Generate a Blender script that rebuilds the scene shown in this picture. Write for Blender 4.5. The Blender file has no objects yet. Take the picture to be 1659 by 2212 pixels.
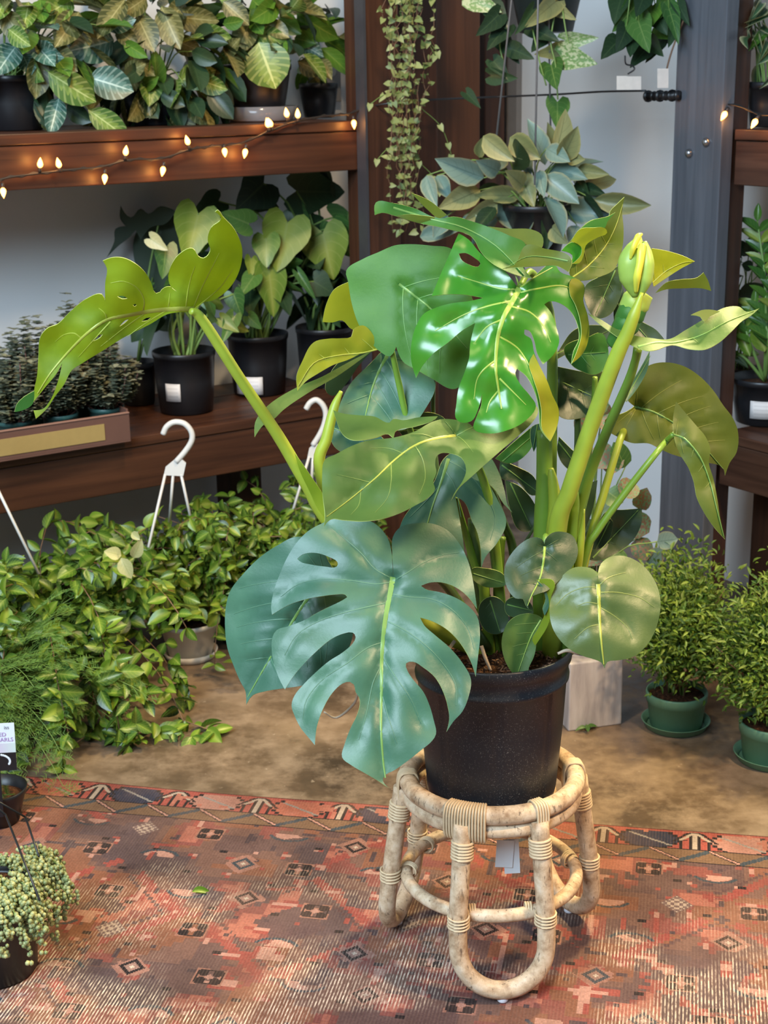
import bpy, bmesh, math, random
import numpy as np
from mathutils import Vector, Matrix
from mathutils.geometry import delaunay_2d_cdt

# ------------------------------------------------------------------ camera, world, lights, exposure
SC = bpy.context.scene
COL = SC.collection
IW, IH, FPX = 1659.0, 2212.0, 3200.0
PITCH, ROLL, CAMH = math.radians(16.6), math.radians(1.0), 1.66
_f = Vector((0, math.cos(PITCH), -math.sin(PITCH)))
_u = Vector((0, math.sin(PITCH), math.cos(PITCH)))
_r = Vector((1, 0, 0))
CUP = _u * math.cos(ROLL) + _r * math.sin(ROLL)
CRI = _r * math.cos(ROLL) - _u * math.sin(ROLL)
CAM = Vector((0, 0, CAMH))
cd = bpy.data.cameras.new('camera')
cam = bpy.data.objects.new('camera', cd)
COL.objects.link(cam)
cd.sensor_fit = 'HORIZONTAL'
cd.sensor_width = 36.0
cd.lens = FPX / IW * 36.0
cd.clip_start = 0.05
M3 = Matrix((CRI, CUP, -_f)).transposed()
cam.matrix_world = Matrix.Translation(CAM) @ M3.to_4x4()
cd.dof.use_dof = True
cd.dof.focus_distance = 2.62
cd.dof.aperture_fstop = 11.0
SC.camera = cam

wd = bpy.data.worlds.new('world')
SC.world = wd
wd.use_nodes = True
wd.node_tree.nodes['Background'].inputs[0].default_value = (0.62, 0.72, 0.88, 1)
wd.node_tree.nodes['Background'].inputs[1].default_value = 0.09


def lamp(name, kind, loc, target, energy, color, size=1.0, size_y=None, spot=None, blend=0.6):
    l = bpy.data.lights.new(name, kind)
    l.energy = energy
    l.color = color
    if kind == 'AREA':
        l.size = size
        if size_y:
            l.shape = 'RECTANGLE'
            l.size_y = size_y
    elif kind == 'SPOT':
        l.shadow_soft_size = size
        l.spot_size = math.radians(spot)
        l.spot_blend = blend
    else:
        l.shadow_soft_size = size
    o = bpy.data.objects.new(name, l)
    COL.objects.link(o)
    o.location = loc
    o.rotation_euler = (Vector(target) - Vector(loc)).to_track_quat('-Z', 'Y').to_euler()
    return o


lamp('window_daylight', 'AREA', (-1.9, -0.7, 3.5), (0.3, 3.0, 0.6), 330, (0.64, 0.83, 1.0), 2.8, 2.0)
lamp('track_spot_backlight', 'SPOT', (1.15, 3.55, 2.75), (0.15, 2.5, 0.85), 330, (1.0, 0.80, 0.40), 0.10, spot=75)
lamp('track_spot_rug', 'SPOT', (1.7, 1.6, 2.75), (0.75, 2.75, 0.0), 270, (1.0, 0.70, 0.40), 0.12, spot=64)
lamp('track_spot_baskets', 'SPOT', (-0.5, 2.3, 2.75), (-0.75, 3.5, 0.2), 85, (1.0, 0.70, 0.36), 0.10, spot=72)
lamp('track_spot_shelf', 'SPOT', (0.0, 3.2, 2.9), (-0.45, 4.6, 1.3), 88, (1.0, 0.74, 0.45), 0.10, spot=75)

vs = SC.view_settings
vs.view_transform = 'Standard'
vs.look = 'None'
vs.gamma = 1.0
vs.use_curve_mapping = False
vs.exposure = 0.40

# ------------------------------------------------------------------ pixel -> direction helpers
AZ = math.radians(56.5)
U1 = Vector((math.sin(AZ), math.cos(AZ), 0))       # along the left wall, away to the right
U2 = Vector((-math.cos(AZ), math.sin(AZ), 0))      # along the right wall, away to the left


def ray(px, py):
    return _f + CRI * ((px - IW / 2) / FPX) - CUP * ((py - IH / 2) / FPX)


def PY(px, py, y):
    d = ray(px, py)
    return CAM + d * (y / d.y)


def PF(px, py, z=0.0):
    d = ray(px, py)
    return CAM + d * ((z - CAMH) / d.z)


def PT(px, py, t):
    d = ray(px, py)
    return CAM + d * (t / d.dot(U2))


def PS(px, py, s):
    d = ray(px, py)
    return CAM + d * (s / d.dot(U1))


def WS(s, t, z=0.0):
    p = U1 * s + U2 * t
    return Vector((p.x, p.y, z))


def mpp(y, z):                                     # metres per pixel at a point
    d = Vector((0, y, z)) - CAM
    return d.dot(_f) / FPX


# ------------------------------------------------------------------ node material helpers
def newmat(name, rough=0.5, spec=0.5, coat=0.0):
    m = bpy.data.materials.new(name)
    m.use_nodes = True
    nt = m.node_tree
    b = nt.nodes['Principled BSDF']
    b.inputs['Roughness'].default_value = rough
    b.inputs['Specular IOR Level'].default_value = spec
    b.inputs['Coat Weight'].default_value = coat
    return m, nt, b


def nd(nt, typ, **kw):
    n = nt.nodes.new(typ)
    for k, v in kw.items():
        setattr(n, k, v)
    return n


def mth(nt, op, a, b=None, c=None, clamp=False):
    n = nt.nodes.new('ShaderNodeMath')
    n.operation = op
    n.use_clamp = clamp
    for i, v in enumerate((a, b, c)):
        if v is None:
            continue
        if isinstance(v, (int, float)):
            n.inputs[i].default_value = v
        else:
            nt.links.new(v, n.inputs[i])
    return n.outputs[0]


def c4(c):
    return tuple(c) + (1,) if len(c) == 3 else c


def mix(nt, fac, a, b, typ='MIX'):
    n = nt.nodes.new('ShaderNodeMix')
    n.data_type = 'RGBA'
    n.blend_type = typ
    for s, v in ((n.inputs[0], fac), (n.inputs[6], a), (n.inputs[7], b)):
        if isinstance(v, (int, float)):
            s.default_value = v
        elif isinstance(v, (tuple, list)):
            s.default_value = c4(v)
        else:
            nt.links.new(v, s)
    return n.outputs[2]


def noise(nt, scale, detail=3.0, rough=0.55, coord='Object', stretch=None):
    tc = nd(nt, 'ShaderNodeTexCoord')
    src = tc.outputs[coord]
    if stretch:
        mp = nd(nt, 'ShaderNodeMapping')
        mp.inputs['Scale'].default_value = stretch
        nt.links.new(src, mp.inputs[0])
        src = mp.outputs[0]
    n = nd(nt, 'ShaderNodeTexNoise')
    n.inputs['Scale'].default_value = scale
    n.inputs['Detail'].default_value = detail
    n.inputs['Roughness'].default_value = rough
    nt.links.new(src, n.inputs['Vector'])
    return n.outputs['Fac']


def ramp(nt, fac, stops):
    r = nd(nt, 'ShaderNodeValToRGB')
    e = r.color_ramp.elements
    while len(e) < len(stops):
        e.new(0.5)
    for el, (p, c) in zip(e, stops):
        el.position = p
        el.color = c4(c) if not isinstance(c, (int, float)) else (c, c, c, 1)
    nt.links.new(fac, r.inputs[0])
    return r.outputs[0]


def bump(nt, bsdf, height, strength=0.3, dist=0.002):
    b = nd(nt, 'ShaderNodeBump')
    b.inputs['Strength'].default_value = strength
    b.inputs['Distance'].default_value = dist
    nt.links.new(height, b.inputs['Height'])
    nt.links.new(b.outputs[0], bsdf.inputs['Normal'])


def setcol(nt, b, c):
    if isinstance(c, (tuple, list)):
        b.inputs['Base Color'].default_value = c4(c)
    else:
        nt.links.new(c, b.inputs['Base Color'])


def plain(name, col, rough=0.5, spec=0.5, var=0.12, scale=30.0, metallic=0.0):
    m, nt, b = newmat(name, rough, spec)
    b.inputs['Metallic'].default_value = metallic
    n = noise(nt, scale)
    setcol(nt, b, mix(nt, n, tuple(x * (1 - var) for x in col), tuple(min(1, x * (1 + var)) for x in col)))
    return m


def translucent(nt, b, col, amount):
    t = nd(nt, 'ShaderNodeBsdfTranslucent')
    if isinstance(col, (tuple, list)):
        t.inputs[0].default_value = c4(col)
    else:
        nt.links.new(col, t.inputs[0])
    ms = nd(nt, 'ShaderNodeMixShader')
    ms.inputs[0].default_value = amount
    nt.links.new(b.outputs[0], ms.inputs[1])
    nt.links.new(t.outputs[0], ms.inputs[2])
    out = [n for n in nt.nodes if n.type == 'OUTPUT_MATERIAL'][0]
    nt.links.new(ms.outputs[0], out.inputs[0])


def leafmat(name, dark, light, edge=None, edge_w=0.25, kind='plain', rough=0.4, trans=0.22, tcol=None, vein=None, spec=0.5, hue=0.12):
    """leaf colour from its own UV (u across, v along) with a little random shift for each leaf"""
    m, nt, b = newmat(name, rough, spec)
    uv = nd(nt, 'ShaderNodeUVMap')
    sp = nd(nt, 'ShaderNodeSeparateXYZ')
    nt.links.new(uv.outputs[0], sp.inputs[0])
    u, v = sp.outputs[0], sp.outputs[1]
    a = mth(nt, 'MULTIPLY', mth(nt, 'ABSOLUTE', mth(nt, 'SUBTRACT', u, 0.5)), 2.0)
    oi = nd(nt, 'ShaderNodeObjectInfo')
    at = nd(nt, 'ShaderNodeAttribute', attribute_name='rnd')
    rr = mth(nt, 'FRACT', mth(nt, 'ADD', oi.outputs['Random'], at.outputs['Fac']))
    base = mix(nt, rr, dark, light)
    if kind == 'prayer':
        w = mth(nt, 'SINE', mth(nt, 'MULTIPLY', mth(nt, 'SUBTRACT', v, mth(nt, 'MULTIPLY', a, 0.24)), 44.0))
        ln = mth(nt, 'GREATER_THAN', w, 0.55)
        inner = mth(nt, 'LESS_THAN', mth(nt, 'ADD', a, mth(nt, 'MULTIPLY', w, 0.13)), 0.42)
        base = mix(nt, mth(nt, 'MULTIPLY', inner, 0.62), base, edge)
        base = mix(nt, mth(nt, 'MULTIPLY', ln, 0.34), base, vein)
        mid = mth(nt, 'LESS_THAN', a, 0.055)
        base = mix(nt, mid, base, vein)
    elif kind == 'margin':
        base = mix(nt, mth(nt, 'MULTIPLY', mth(nt, 'SUBTRACT', a, 1 - edge_w, clamp=True), 1.0 / edge_w), base, edge)
    elif kind == 'centre':
        base = mix(nt, mth(nt, 'SUBTRACT', 1.0, mth(nt, 'DIVIDE', a, edge_w), clamp=True), base, edge)
    elif kind == 'blotch':
        n = noise(nt, 9.0, 2.0)
        base = mix(nt, ramp(nt, n, [(0.46, 0.0), (0.56, 1.0)]), base, edge)
    if vein is not None and kind != 'prayer':
        mid = mth(nt, 'LESS_THAN', a, 0.05)
        w = mth(nt, 'SINE', mth(nt, 'MULTIPLY', mth(nt, 'SUBTRACT', v, mth(nt, 'MULTIPLY', a, 0.3)), 38.0))
        lat = mth(nt, 'GREATER_THAN', w, 0.93)
        base = mix(nt, mth(nt, 'MULTIPLY', mth(nt, 'MAXIMUM', mid, mth(nt, 'MULTIPLY', lat, 0.5)), 0.7), base, vein)
    setcol(nt, b, base)
    if trans:
        translucent(nt, b, tcol if tcol else base, trans)
    return m


def bigleaf(name, c1, c2, rough, trans, tcol, spec=0.5, coat=0.0, bstr=0.25, blot=None):
    """leathery aroid leaf: mottled colour, fine relief, lets warm light through"""
    m, nt, b = newmat(name, rough, spec, coat)
    b.inputs['Coat Roughness'].default_value = 0.12
    n = noise(nt, 9.0, 4.0)
    base = mix(nt, ramp(nt, n, [(0.32, 0.0), (0.68, 1.0)]), c1, c2)
    if blot:
        base = mix(nt, ramp(nt, noise(nt, 160.0, 2.0), [(0.62, 0.0), (0.75, 0.35)]), base, blot)
    setcol(nt, b, base)
    bump(nt, b, noise(nt, 190.0, 4.0, 0.65), bstr, 0.0010)
    translucent(nt, b, tcol, trans)
    return m


# ------------------------------------------------------------------ object helpers
def link(name, me, parent=None, mats=()):
    o = bpy.data.objects.new(name, me)
    COL.objects.link(o)
    if parent is not None:
        o.parent = parent
    for m in mats:
        me.materials.append(m)
    return o


def empty(name, label, cat, loc=(0, 0, 0), group=None, kind=None):
    o = bpy.data.objects.new(name, None)
    COL.objects.link(o)
    o.location = loc
    o.empty_display_size = 0.05
    tag(o, label, cat, group, kind)
    return o


def tag(o, label=None, cat=None, group=None, kind=None):
    if label:
        o['label'] = label
    if cat:
        o['category'] = cat
    if group:
        o['group'] = group
    if kind:
        o['kind'] = kind
    return o


def bm_obj(name, bm, mat, parent=None, smooth=True, bevel=0.0):
    """bmesh holds WORLD coordinates; the mesh is stored relative to the parent's location"""
    me = bpy.data.meshes.new(name)
    if parent is not None:
        bmesh.ops.translate(bm, verts=bm.verts, vec=-world_loc(parent))
    bmesh.ops.recalc_face_normals(bm, faces=bm.faces)
    bm.to_mesh(me)
    bm.free()
    if smooth:
        me.polygons.foreach_set('use_smooth', [True] * len(me.polygons))
    o = link(name, me, parent, (mat,))
    if bevel:
        md = o.modifiers.new('bevel', 'BEVEL')
        md.width = bevel
        md.segments = 2
        md.limit_method = 'ANGLE'
    return o


def world_loc(o):
    p = Vector(o.location)
    while o.parent is not None:
        o = o.parent
        p = p + Vector(o.location)
    return p


def add_box(bm, o, ax, ay, az):
    """box from corner o along three edge vectors"""
    o, ax, ay, az = Vector(o), Vector(ax), Vector(ay), Vector(az)
    v = [bm.verts.new(o + ax * i + ay * j + az * k) for k in (0, 1) for j in (0, 1) for i in (0, 1)]
    for f in ((0, 2, 3, 1), (4, 5, 7, 6), (0, 1, 5, 4), (2, 6, 7, 3), (0, 4, 6, 2), (1, 3, 7, 5)):
        bm.faces.new([v[i] for i in f])


def box_obj(name, o, ax, ay, az, mat, parent=None, bevel=0.003):
    bm = bmesh.new()
    add_box(bm, o, ax, ay, az)
    return bm_obj(name, bm, mat, parent, smooth=False, bevel=bevel)


def ws_box(name, s0, s1, t0, t1, z0, z1, mat, parent=None, bevel=0.003):
    return box_obj(name, WS(s0, t0, z0), U1 * (s1 - s0), U2 * (t1 - t0), Vector((0, 0, z1 - z0)), mat, parent, bevel)


def add_tube(bm, pts, rad, seg=8, closed=False, cap=True):
    pts = [Vector(p) for p in pts]
    n = len(pts)
    rad = [rad] * n if isinstance(rad, (int, float)) else rad
    tang = []
    for i in range(n):
        a = pts[(i - 1) % n] if (closed or i > 0) else pts[0]
        b = pts[(i + 1) % n] if (closed or i < n - 1) else pts[-1]
        tang.append((b - a).normalized())
    ref = Vector((0, 0, 1)) if abs(tang[0].z) < 0.9 else Vector((1, 0, 0))
    nrm = (ref - tang[0] * ref.dot(tang[0])).normalized()
    rings = []
    for i in range(n):
        t = tang[i]
        nrm = (nrm - t * nrm.dot(t))
        nrm = nrm.normalized() if nrm.length > 1e-6 else t.orthogonal().normalized()
        bi = t.cross(nrm)
        rings.append([bm.verts.new(pts[i] + (nrm * math.cos(2 * math.pi * k / seg) + bi * math.sin(2 * math.pi * k / seg)) * rad[i]) for k in range(seg)])
    for i in range(n if closed else n - 1):
        a, b = rings[i], rings[(i + 1) % n]
        off = 0
        if closed and i == n - 1:
            off = min(range(seg), key=lambda q: (a[0].co - b[q].co).length)
        for k in range(seg):
            bm.faces.new((a[k], a[(k + 1) % seg], b[(k + 1 + off) % seg], b[(k + off) % seg]))
    if cap and not closed:
        bm.faces.new(rings[0][::-1])
        bm.faces.new(rings[-1])


def smooth_pts(pts, sub=6):
    pts = [Vector(p) for p in pts]
    if len(pts) < 3:
        return pts
    out = []
    q = [pts[0] * 2 - pts[1]] + pts + [pts[-1] * 2 - pts[-2]]
    for i in range(1, len(q) - 2):
        p0, p1, p2, p3 = q[i - 1:i + 3]
        for k in range(sub):
            t = k / sub
            out.append(0.5 * ((2 * p1) + (p2 - p0) * t + (2 * p0 - 5 * p1 + 4 * p2 - p3) * t * t + (3 * p1 - p0 - 3 * p2 + p3) * t ** 3))
    out.append(pts[-1])
    return out


def tube_obj(name, pts, rad, mat, parent=None, seg=8, sub=0, closed=False):
    if sub:
        n0 = len(pts)
        pts = smooth_pts(pts, sub)
        if not isinstance(rad, (int, float)):
            rad = list(np.interp(np.linspace(0, n0 - 1, len(pts)), range(n0), rad))
    bm = bmesh.new()
    add_tube(bm, pts, rad, seg, closed)
    return bm_obj(name, bm, mat, parent)


def add_lathe(bm, c, prof, seg=40, rib=None):
    """profile of (radius, z) turned about the vertical through c"""
    c = Vector(c)
    rings = []
    for (r, z) in prof:
        rings.append([bm.verts.new(c + Vector((math.cos(2 * math.pi * k / seg) * (r + (rib(k, z) if rib else 0)), math.sin(2 * math.pi * k / seg) * (r + (rib(k, z) if rib else 0)), z))) for k in range(seg)])
    for a, b in zip(rings, rings[1:]):
        for k in range(seg):
            bm.faces.new((a[k], a[(k + 1) % seg], b[(k + 1) % seg], b[k]))
    return rings


def lathe_obj(name, c, prof, mat, parent=None, seg=40, cap0=True, cap1=False, rib=None):
    bm = bmesh.new()
    r = add_lathe(bm, c, prof, seg, rib)
    if cap0:
        bm.faces.new(r[0][::-1])
    if cap1:
        bm.faces.new(r[-1])
    return bm_obj(name, bm, mat, parent)


def pot_profile(r0, r1, h, lip=0.02, th=0.004):
    """nursery pot: tapered wall, rolled rim, open top with an inner wall down to the soil"""
    return [(r0 * 0.9, 0), (r0, 0.004), (r0 + (r1 - r0) * 0.5, h * 0.5), (r1 * 0.965, h - lip), (r1 * 0.99, h - lip), (r1, h - lip * 0.5), (r1, h - 0.002), (r1 - 0.002, h), (r1 - th, h - 0.001), (r1 * 0.955 - th, h * 0.80)]


# ------------------------------------------------------------------ small leaf meshes (unit length, base at origin, tip +Y, face +Z)
def leaf_verts(shape='oval', nu=4, nv=6, fold=0.12, arch=0.15, wave=0.0, seed=0):
    rg = random.Random(seed)
    V, UV, Fc = [], [], []
    ph = rg.uniform(0, 6)
    for j in range(nv + 1):
        v = j / nv
        if shape == 'oval':
            w = 0.5 * math.sin(math.pi * min(1, v) ** 0.85) ** 0.75 if 0 < v < 1 else 0.0
        elif shape == 'lance':
            w = 0.5 * math.sin(math.pi * v ** 0.85) ** 0.85 if 0 < v < 1 else 0.0
        elif shape == 'round':
            w = 0.5 * math.sqrt(max(0, 1 - (2 * v - 1) ** 2)) ** 0.9
        elif shape == 'heart':
            w = 0.5 * (1 - v ** 1.9) ** 0.72 * (0.82 + 0.22 * math.sin(math.pi * min(1, v * 1.6)))
        else:
            w = 0.5 * math.sin(math.pi * v) ** 0.6
        w = max(w, 0.012)
        for i in range(nu + 1):
            u = i / nu * 2 - 1
            x = u * w
            y = v
            if shape == 'heart':
                y = v - 0.24 * (1 - v) ** 2 * math.sin(math.pi * min(1.0, abs(u) * 0.80)) * (1 if abs(u) > 0 else 0)
            z = abs(u) * w * fold * 2 - arch * v * v + wave * math.sin(v * 9 + ph + u) * abs(u) * 0.3
            V.append((x, y, z))
            UV.append((i / nu, v))
    for j in range(nv):
        for i in range(nu):
            a = j * (nu + 1) + i
            Fc.append((a, a + 1, a + nu + 2, a + nu + 1))
    return np.array(V, 'f'), np.array(UV, 'f'), Fc


def mesh_from(name, V, UV, Fc, rnd=None):
    me = bpy.data.meshes.new(name)
    me.from_pydata([tuple(v) for v in V], [], Fc)
    uvl = me.uv_layers.new(name='UVMap')
    idx = np.empty(len(me.loops), 'i')
    me.loops.foreach_get('vertex_index', idx)
    uvl.data.foreach_set('uv', np.asarray(UV, 'f')[idx].ravel())
    me.polygons.foreach_set('use_smooth', [True] * len(me.polygons))
    if rnd is not None:
        at = me.attributes.new('rnd', 'FLOAT', 'POINT')
        at.data.foreach_set('value', np.asarray(rnd, 'f'))
    me.update()
    return me


_leafcache = {}


def leaf_mesh(shape, variant=0, **kw):
    key = (shape, variant, tuple(sorted(kw.items())))
    if key not in _leafcache:
        V, UV, Fc = leaf_verts(shape, seed=variant, **kw)
        me = mesh_from('leaf_' + shape, V, UV, Fc)
        me.materials.append(None)
        _leafcache[key] = me
    return _leafcache[key]


def leaf_matrix(base, tip, width, normal=None, roll=0.0):
    base, tip = Vector(base), Vector(tip)
    y = tip - base
    L = y.length
    y.normalize()
    n = Vector(normal) if normal is not None else (CAM - (base + tip) / 2).normalized()
    z = n - y * n.dot(y)
    z = z.normalized() if z.length > 1e-4 else y.orthogonal().normalized()
    z = Matrix.Rotation(roll, 3, y) @ z
    x = y.cross(z)
    m = Matrix((x * width, y * L, z * L)).transposed().to_4x4()
    m.translation = base
    return m


def leaf_obj(parent, me, mat, mw, name='leaf'):
    o = bpy.data.objects.new(name, me)
    COL.objects.link(o)
    o.parent = parent
    o.matrix_local = Matrix.Translation(-world_loc(parent)) @ mw
    o.material_slots[0].link = 'OBJECT'
    o.material_slots[0].material = mat
    return o


def join_cloud(name, V, UV, Fc, mats, material, parent, kind='stuff', seed=1):
    """many tiny copies of one small shape joined into one mesh"""
    A = np.array([[list(r) for r in m] for m in mats], 'f')
    off = world_loc(parent) if parent is not None else Vector((0, 0, 0))
    n, k = len(A), len(V)
    P = np.einsum('nij,kj->nki', A[:, :3, :3], V) + A[:, None, :3, 3] - np.array(off)[None, None]
    F_ = np.array(Fc, 'i')
    allF = (F_[None] + (np.arange(n) * k)[:, None, None]).reshape(-1, F_.shape[1])
    rs = np.random.RandomState(seed)
    me = bpy.data.meshes.new(name)
    me.vertices.add(n * k)
    me.vertices.foreach_set('co', P.reshape(-1))
    nf, fs = allF.shape
    me.loops.add(nf * fs)
    me.loops.foreach_set('vertex_index', allF.ravel())
    me.polygons.add(nf)
    me.polygons.foreach_set('loop_start', np.arange(nf, dtype='i') * fs)
    me.polygons.foreach_set('use_smooth', np.ones(nf, bool))
    uvl = me.uv_layers.new(name='UVMap')
    uvl.data.foreach_set('uv', np.tile(np.asarray(UV, 'f'), (n, 1))[allF.ravel()].ravel())
    at = me.attributes.new('rnd', 'FLOAT', 'POINT')
    at.data.foreach_set('value', np.repeat(rs.rand(n), k).astype('f'))
    me.update(calc_edges=True)
    me.validate()
    o = link(name, me, parent, (material,))
    o['kind'] = kind
    return o


def leaves_capped(parent, shape, mats, lst, cap=300, seed=0, name='leaf', stuffname='foliage', **kw):
    """lst of (matrix, material index): nearest ones become objects, the rest one joined part"""
    lst = sorted(lst, key=lambda e: (e[0].translation - CAM).length)
    rg = random.Random(seed)
    mv = [leaf_mesh(shape, k, **kw) for k in range(3)]
    for m, mi in lst[:cap]:
        leaf_obj(parent, rg.choice(mv), mats[mi], m, name)
    rest = lst[cap:]
    if rest:
        V, UV, Fc = leaf_verts(shape, seed=1, **kw)
        for k in range(len(mats)):
            sub = [m for m, mi in rest if mi == k]
            if sub:
                join_cloud(stuffname, V, UV, Fc, sub, mats[k], parent, seed=seed + k)


def text_obj(name, body, size, mat, parent, mw):
    cu = bpy.data.curves.new(name, 'FONT')
    cu.body = body
    cu.size = size
    cu.extrude = 0.00005
    cu.materials.append(mat)
    cu.align_x = 'RIGHT'
    t = bpy.data.objects.new(name, cu)
    COL.objects.link(t)
    bpy.context.view_layer.update()
    me = bpy.data.meshes.new_from_object(t)
    bpy.data.objects.remove(t)
    me.transform(mw)
    me.transform(Matrix.Translation(-world_loc(parent)))
    if not me.materials:
        me.materials.append(mat)
    o = bpy.data.objects.new(name, me)
    COL.objects.link(o)
    o.parent = parent
    return o

# ------------------------------------------------------------------ materials of the setting
def wood(name, c_dark, c_light, axis, rough=0.45, spec=0.4):
    m, nt, b = newmat(name, rough, spec)
    tc = nd(nt, 'ShaderNodeTexCoord')
    vr = nd(nt, 'ShaderNodeVectorRotate', rotation_type='Z_AXIS')
    vr.inputs['Angle'].default_value = -math.atan2(U1.y, U1.x)
    nt.links.new(tc.outputs['Object'], vr.inputs['Vector'])
    mp = nd(nt, 'ShaderNodeMapping')
    mp.inputs['Scale'].default_value = {'u1': (1.2, 26, 26), 'u2': (26, 1.2, 26), 'z': (26, 26, 1.2)}[axis]
    nt.links.new(vr.outputs[0], mp.inputs[0])
    n = nd(nt, 'ShaderNodeTexNoise')
    n.inputs['Scale'].default_value = 1.6
    n.inputs['Detail'].default_value = 6
    n.inputs['Distortion'].default_value = 0.6
    nt.links.new(mp.outputs[0], n.inputs['Vector'])
    g = ramp(nt, n.outputs['Fac'], [(0.30, c_dark), (0.72, c_light)])
    big = noise(nt, 2.2, 2.0)
    setcol(nt, b, mix(nt, mth(nt, 'MULTIPLY', big, 0.6), g, tuple(x * 0.55 for x in c_dark)))
    bump(nt, b, n.outputs['Fac'], 0.25, 0.003)
    return m


WOOD_H = wood('dark_stained_wood', (0.040, 0.014, 0.007), (0.115, 0.042, 0.018), 'u1')
WOOD_R = wood('dark_stained_wood_side', (0.042, 0.017, 0.010), (0.110, 0.050, 0.030), 'u2')
WOOD_V = wood('dark_stained_post', (0.036, 0.014, 0.008), (0.095, 0.036, 0.017), 'z')
WOOD_VB = wood('brown_corner_post', (0.10, 0.038, 0.016), (0.19, 0.075, 0.032), 'z')
WOOD_G = wood('window_lit_post', (0.085, 0.09, 0.105), (0.15, 0.155, 0.175), 'z', 0.35)  # blue-grey of the window light is put into the post's colour

wm, nt, b = newmat('white_painted_wall', 0.75, 0.3)
setcol(nt, b, mix(nt, noise(nt, 1.8, 3.0), (0.66, 0.66, 0.66), (0.80, 0.79, 0.77)))
bump(nt, b, noise(nt, 120.0, 2.0), 0.08, 0.002)
WALL = wm

fm, nt, b = newmat('stained_concrete', 0.42, 0.45)
n1 = noise(nt, 2.6, 6.0, 0.62)
n2 = noise(nt, 9.0, 8.0, 0.7)
n3 = noise(nt, 45.0, 4.0, 0.6)
base = ramp(nt, n1, [(0.30, (0.045, 0.031, 0.022)), (0.46, (0.105, 0.070, 0.046)), (0.58, (0.17, 0.118, 0.078)), (0.72, (0.25, 0.18, 0.12))])
base = mix(nt, ramp(nt, n2, [(0.44, 0.0), (0.66, 0.7)]), base, (0.30, 0.22, 0.155))
base = mix(nt, ramp(nt, n2, [(0.28, 0.7), (0.42, 0.0)]), base, (0.055, 0.040, 0.030))
base = mix(nt, ramp(nt, n3, [(0.66, 0.0), (0.76, 0.7)]), base, (0.42, 0.34, 0.26))
setcol(nt, b, base)
nt.links.new(ramp(nt, n2, [(0.3, 0.28), (0.7, 0.62)]), b.inputs['Roughness'])
bump(nt, b, n2, 0.15, 0.004)
CONC = fm

# ------------------------------------------------------------------ floor, walls
T_FACE, T_WALL, S_FACE, S_WALL = 3.95, 4.50, 3.08, 3.55
o = box_obj('floor', (-4.2, -1.0, -0.06), (9.4, 0, 0), (0, 8.2, 0), (0, 0, 0.06), CONC, None, 0)
tag(o, kind='structure')
o = ws_box('wall_left', -1.6, S_WALL + 0.08, T_WALL, T_WALL + 0.08, 0, 3.0, WALL, None, 0)
tag(o, kind='structure')
o = ws_box('wall_right', S_WALL, S_WALL + 0.08, 0.2, T_WALL, 0, 3.0, WALL, None, 0)
tag(o, kind='structure')
o = ws_box('trim_1', S_WALL - 0.025, S_WALL - 0.001, T_WALL - 0.10, T_WALL - 0.03, 0, 3.0, plain('grey_trim_paint', (0.22, 0.20, 0.185), 0.6), None, 0.002)
tag(o, kind='structure')

# ------------------------------------------------------------------ shelf units
BLACKM = plain('black_metal', (0.012, 0.012, 0.014), 0.4)
STEEL = plain('steel_bolt', (0.35, 0.35, 0.36), 0.28, metallic=0.9)
lu = empty('shelf_unit', 'dark stained two-tier timber shelf unit along the left wall with string lights', 'shelf', WS(1.9, T_FACE, 0))
S0, S1 = 0.35, 2.54
ws_box('front_beam', S0, S1, T_FACE, T_FACE + 0.04, 1.366, 1.482, WOOD_H, lu)
ws_box('front_beam', S0, S1, T_FACE, T_FACE + 0.04, 0.475, 0.605, WOOD_H, lu)
for zz in (1.484, 0.607):
    for k in range(3):
        t0 = T_FACE - 0.006 + k * 0.178
        ws_box('shelf_board', S0, S1, t0, t0 + 0.175, zz, zz + 0.03, WOOD_H, lu)
ws_box('post', 2.545, 2.665, 3.90, 4.02, 0, 3.0, WOOD_V, lu)
ws_box('post', 2.670, 2.83, 3.93, 4.02, 0, 3.0, WOOD_V, lu)
ws_box('edge_strip', 2.535, 2.543, 3.895, 3.945, 0, 3.0, plain('dull_steel_strip', (0.10, 0.10, 0.115), 0.35, metallic=0.6), lu, 0)
ws_box('post', 3.05, 3.25, 4.26, 4.34, 0, 3.0, WOOD_VB, lu)['label'] = 'warm brown corner post'
ws_box('post', 3.38, 3.47, 4.40, 4.47, 0, 3.0, WOOD_V, lu)  # dark board added in place of the deep shade in the corner
ws_box('post', S0, S0 + 0.1, T_FACE + 0.05, T_FACE + 0.15, 0, 3.0, WOOD_V, lu)
ws_box('back_leg', 2.2, 2.32, 4.25, 4.35, 0, 0.604, WOOD_V, lu)
for zz in (1.37, 0.48):
    ws_box('side_beam', 2.45, 2.53, T_FACE + 0.045, T_WALL - 0.005, zz, zz + 0.11, WOOD_R, lu)

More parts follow.
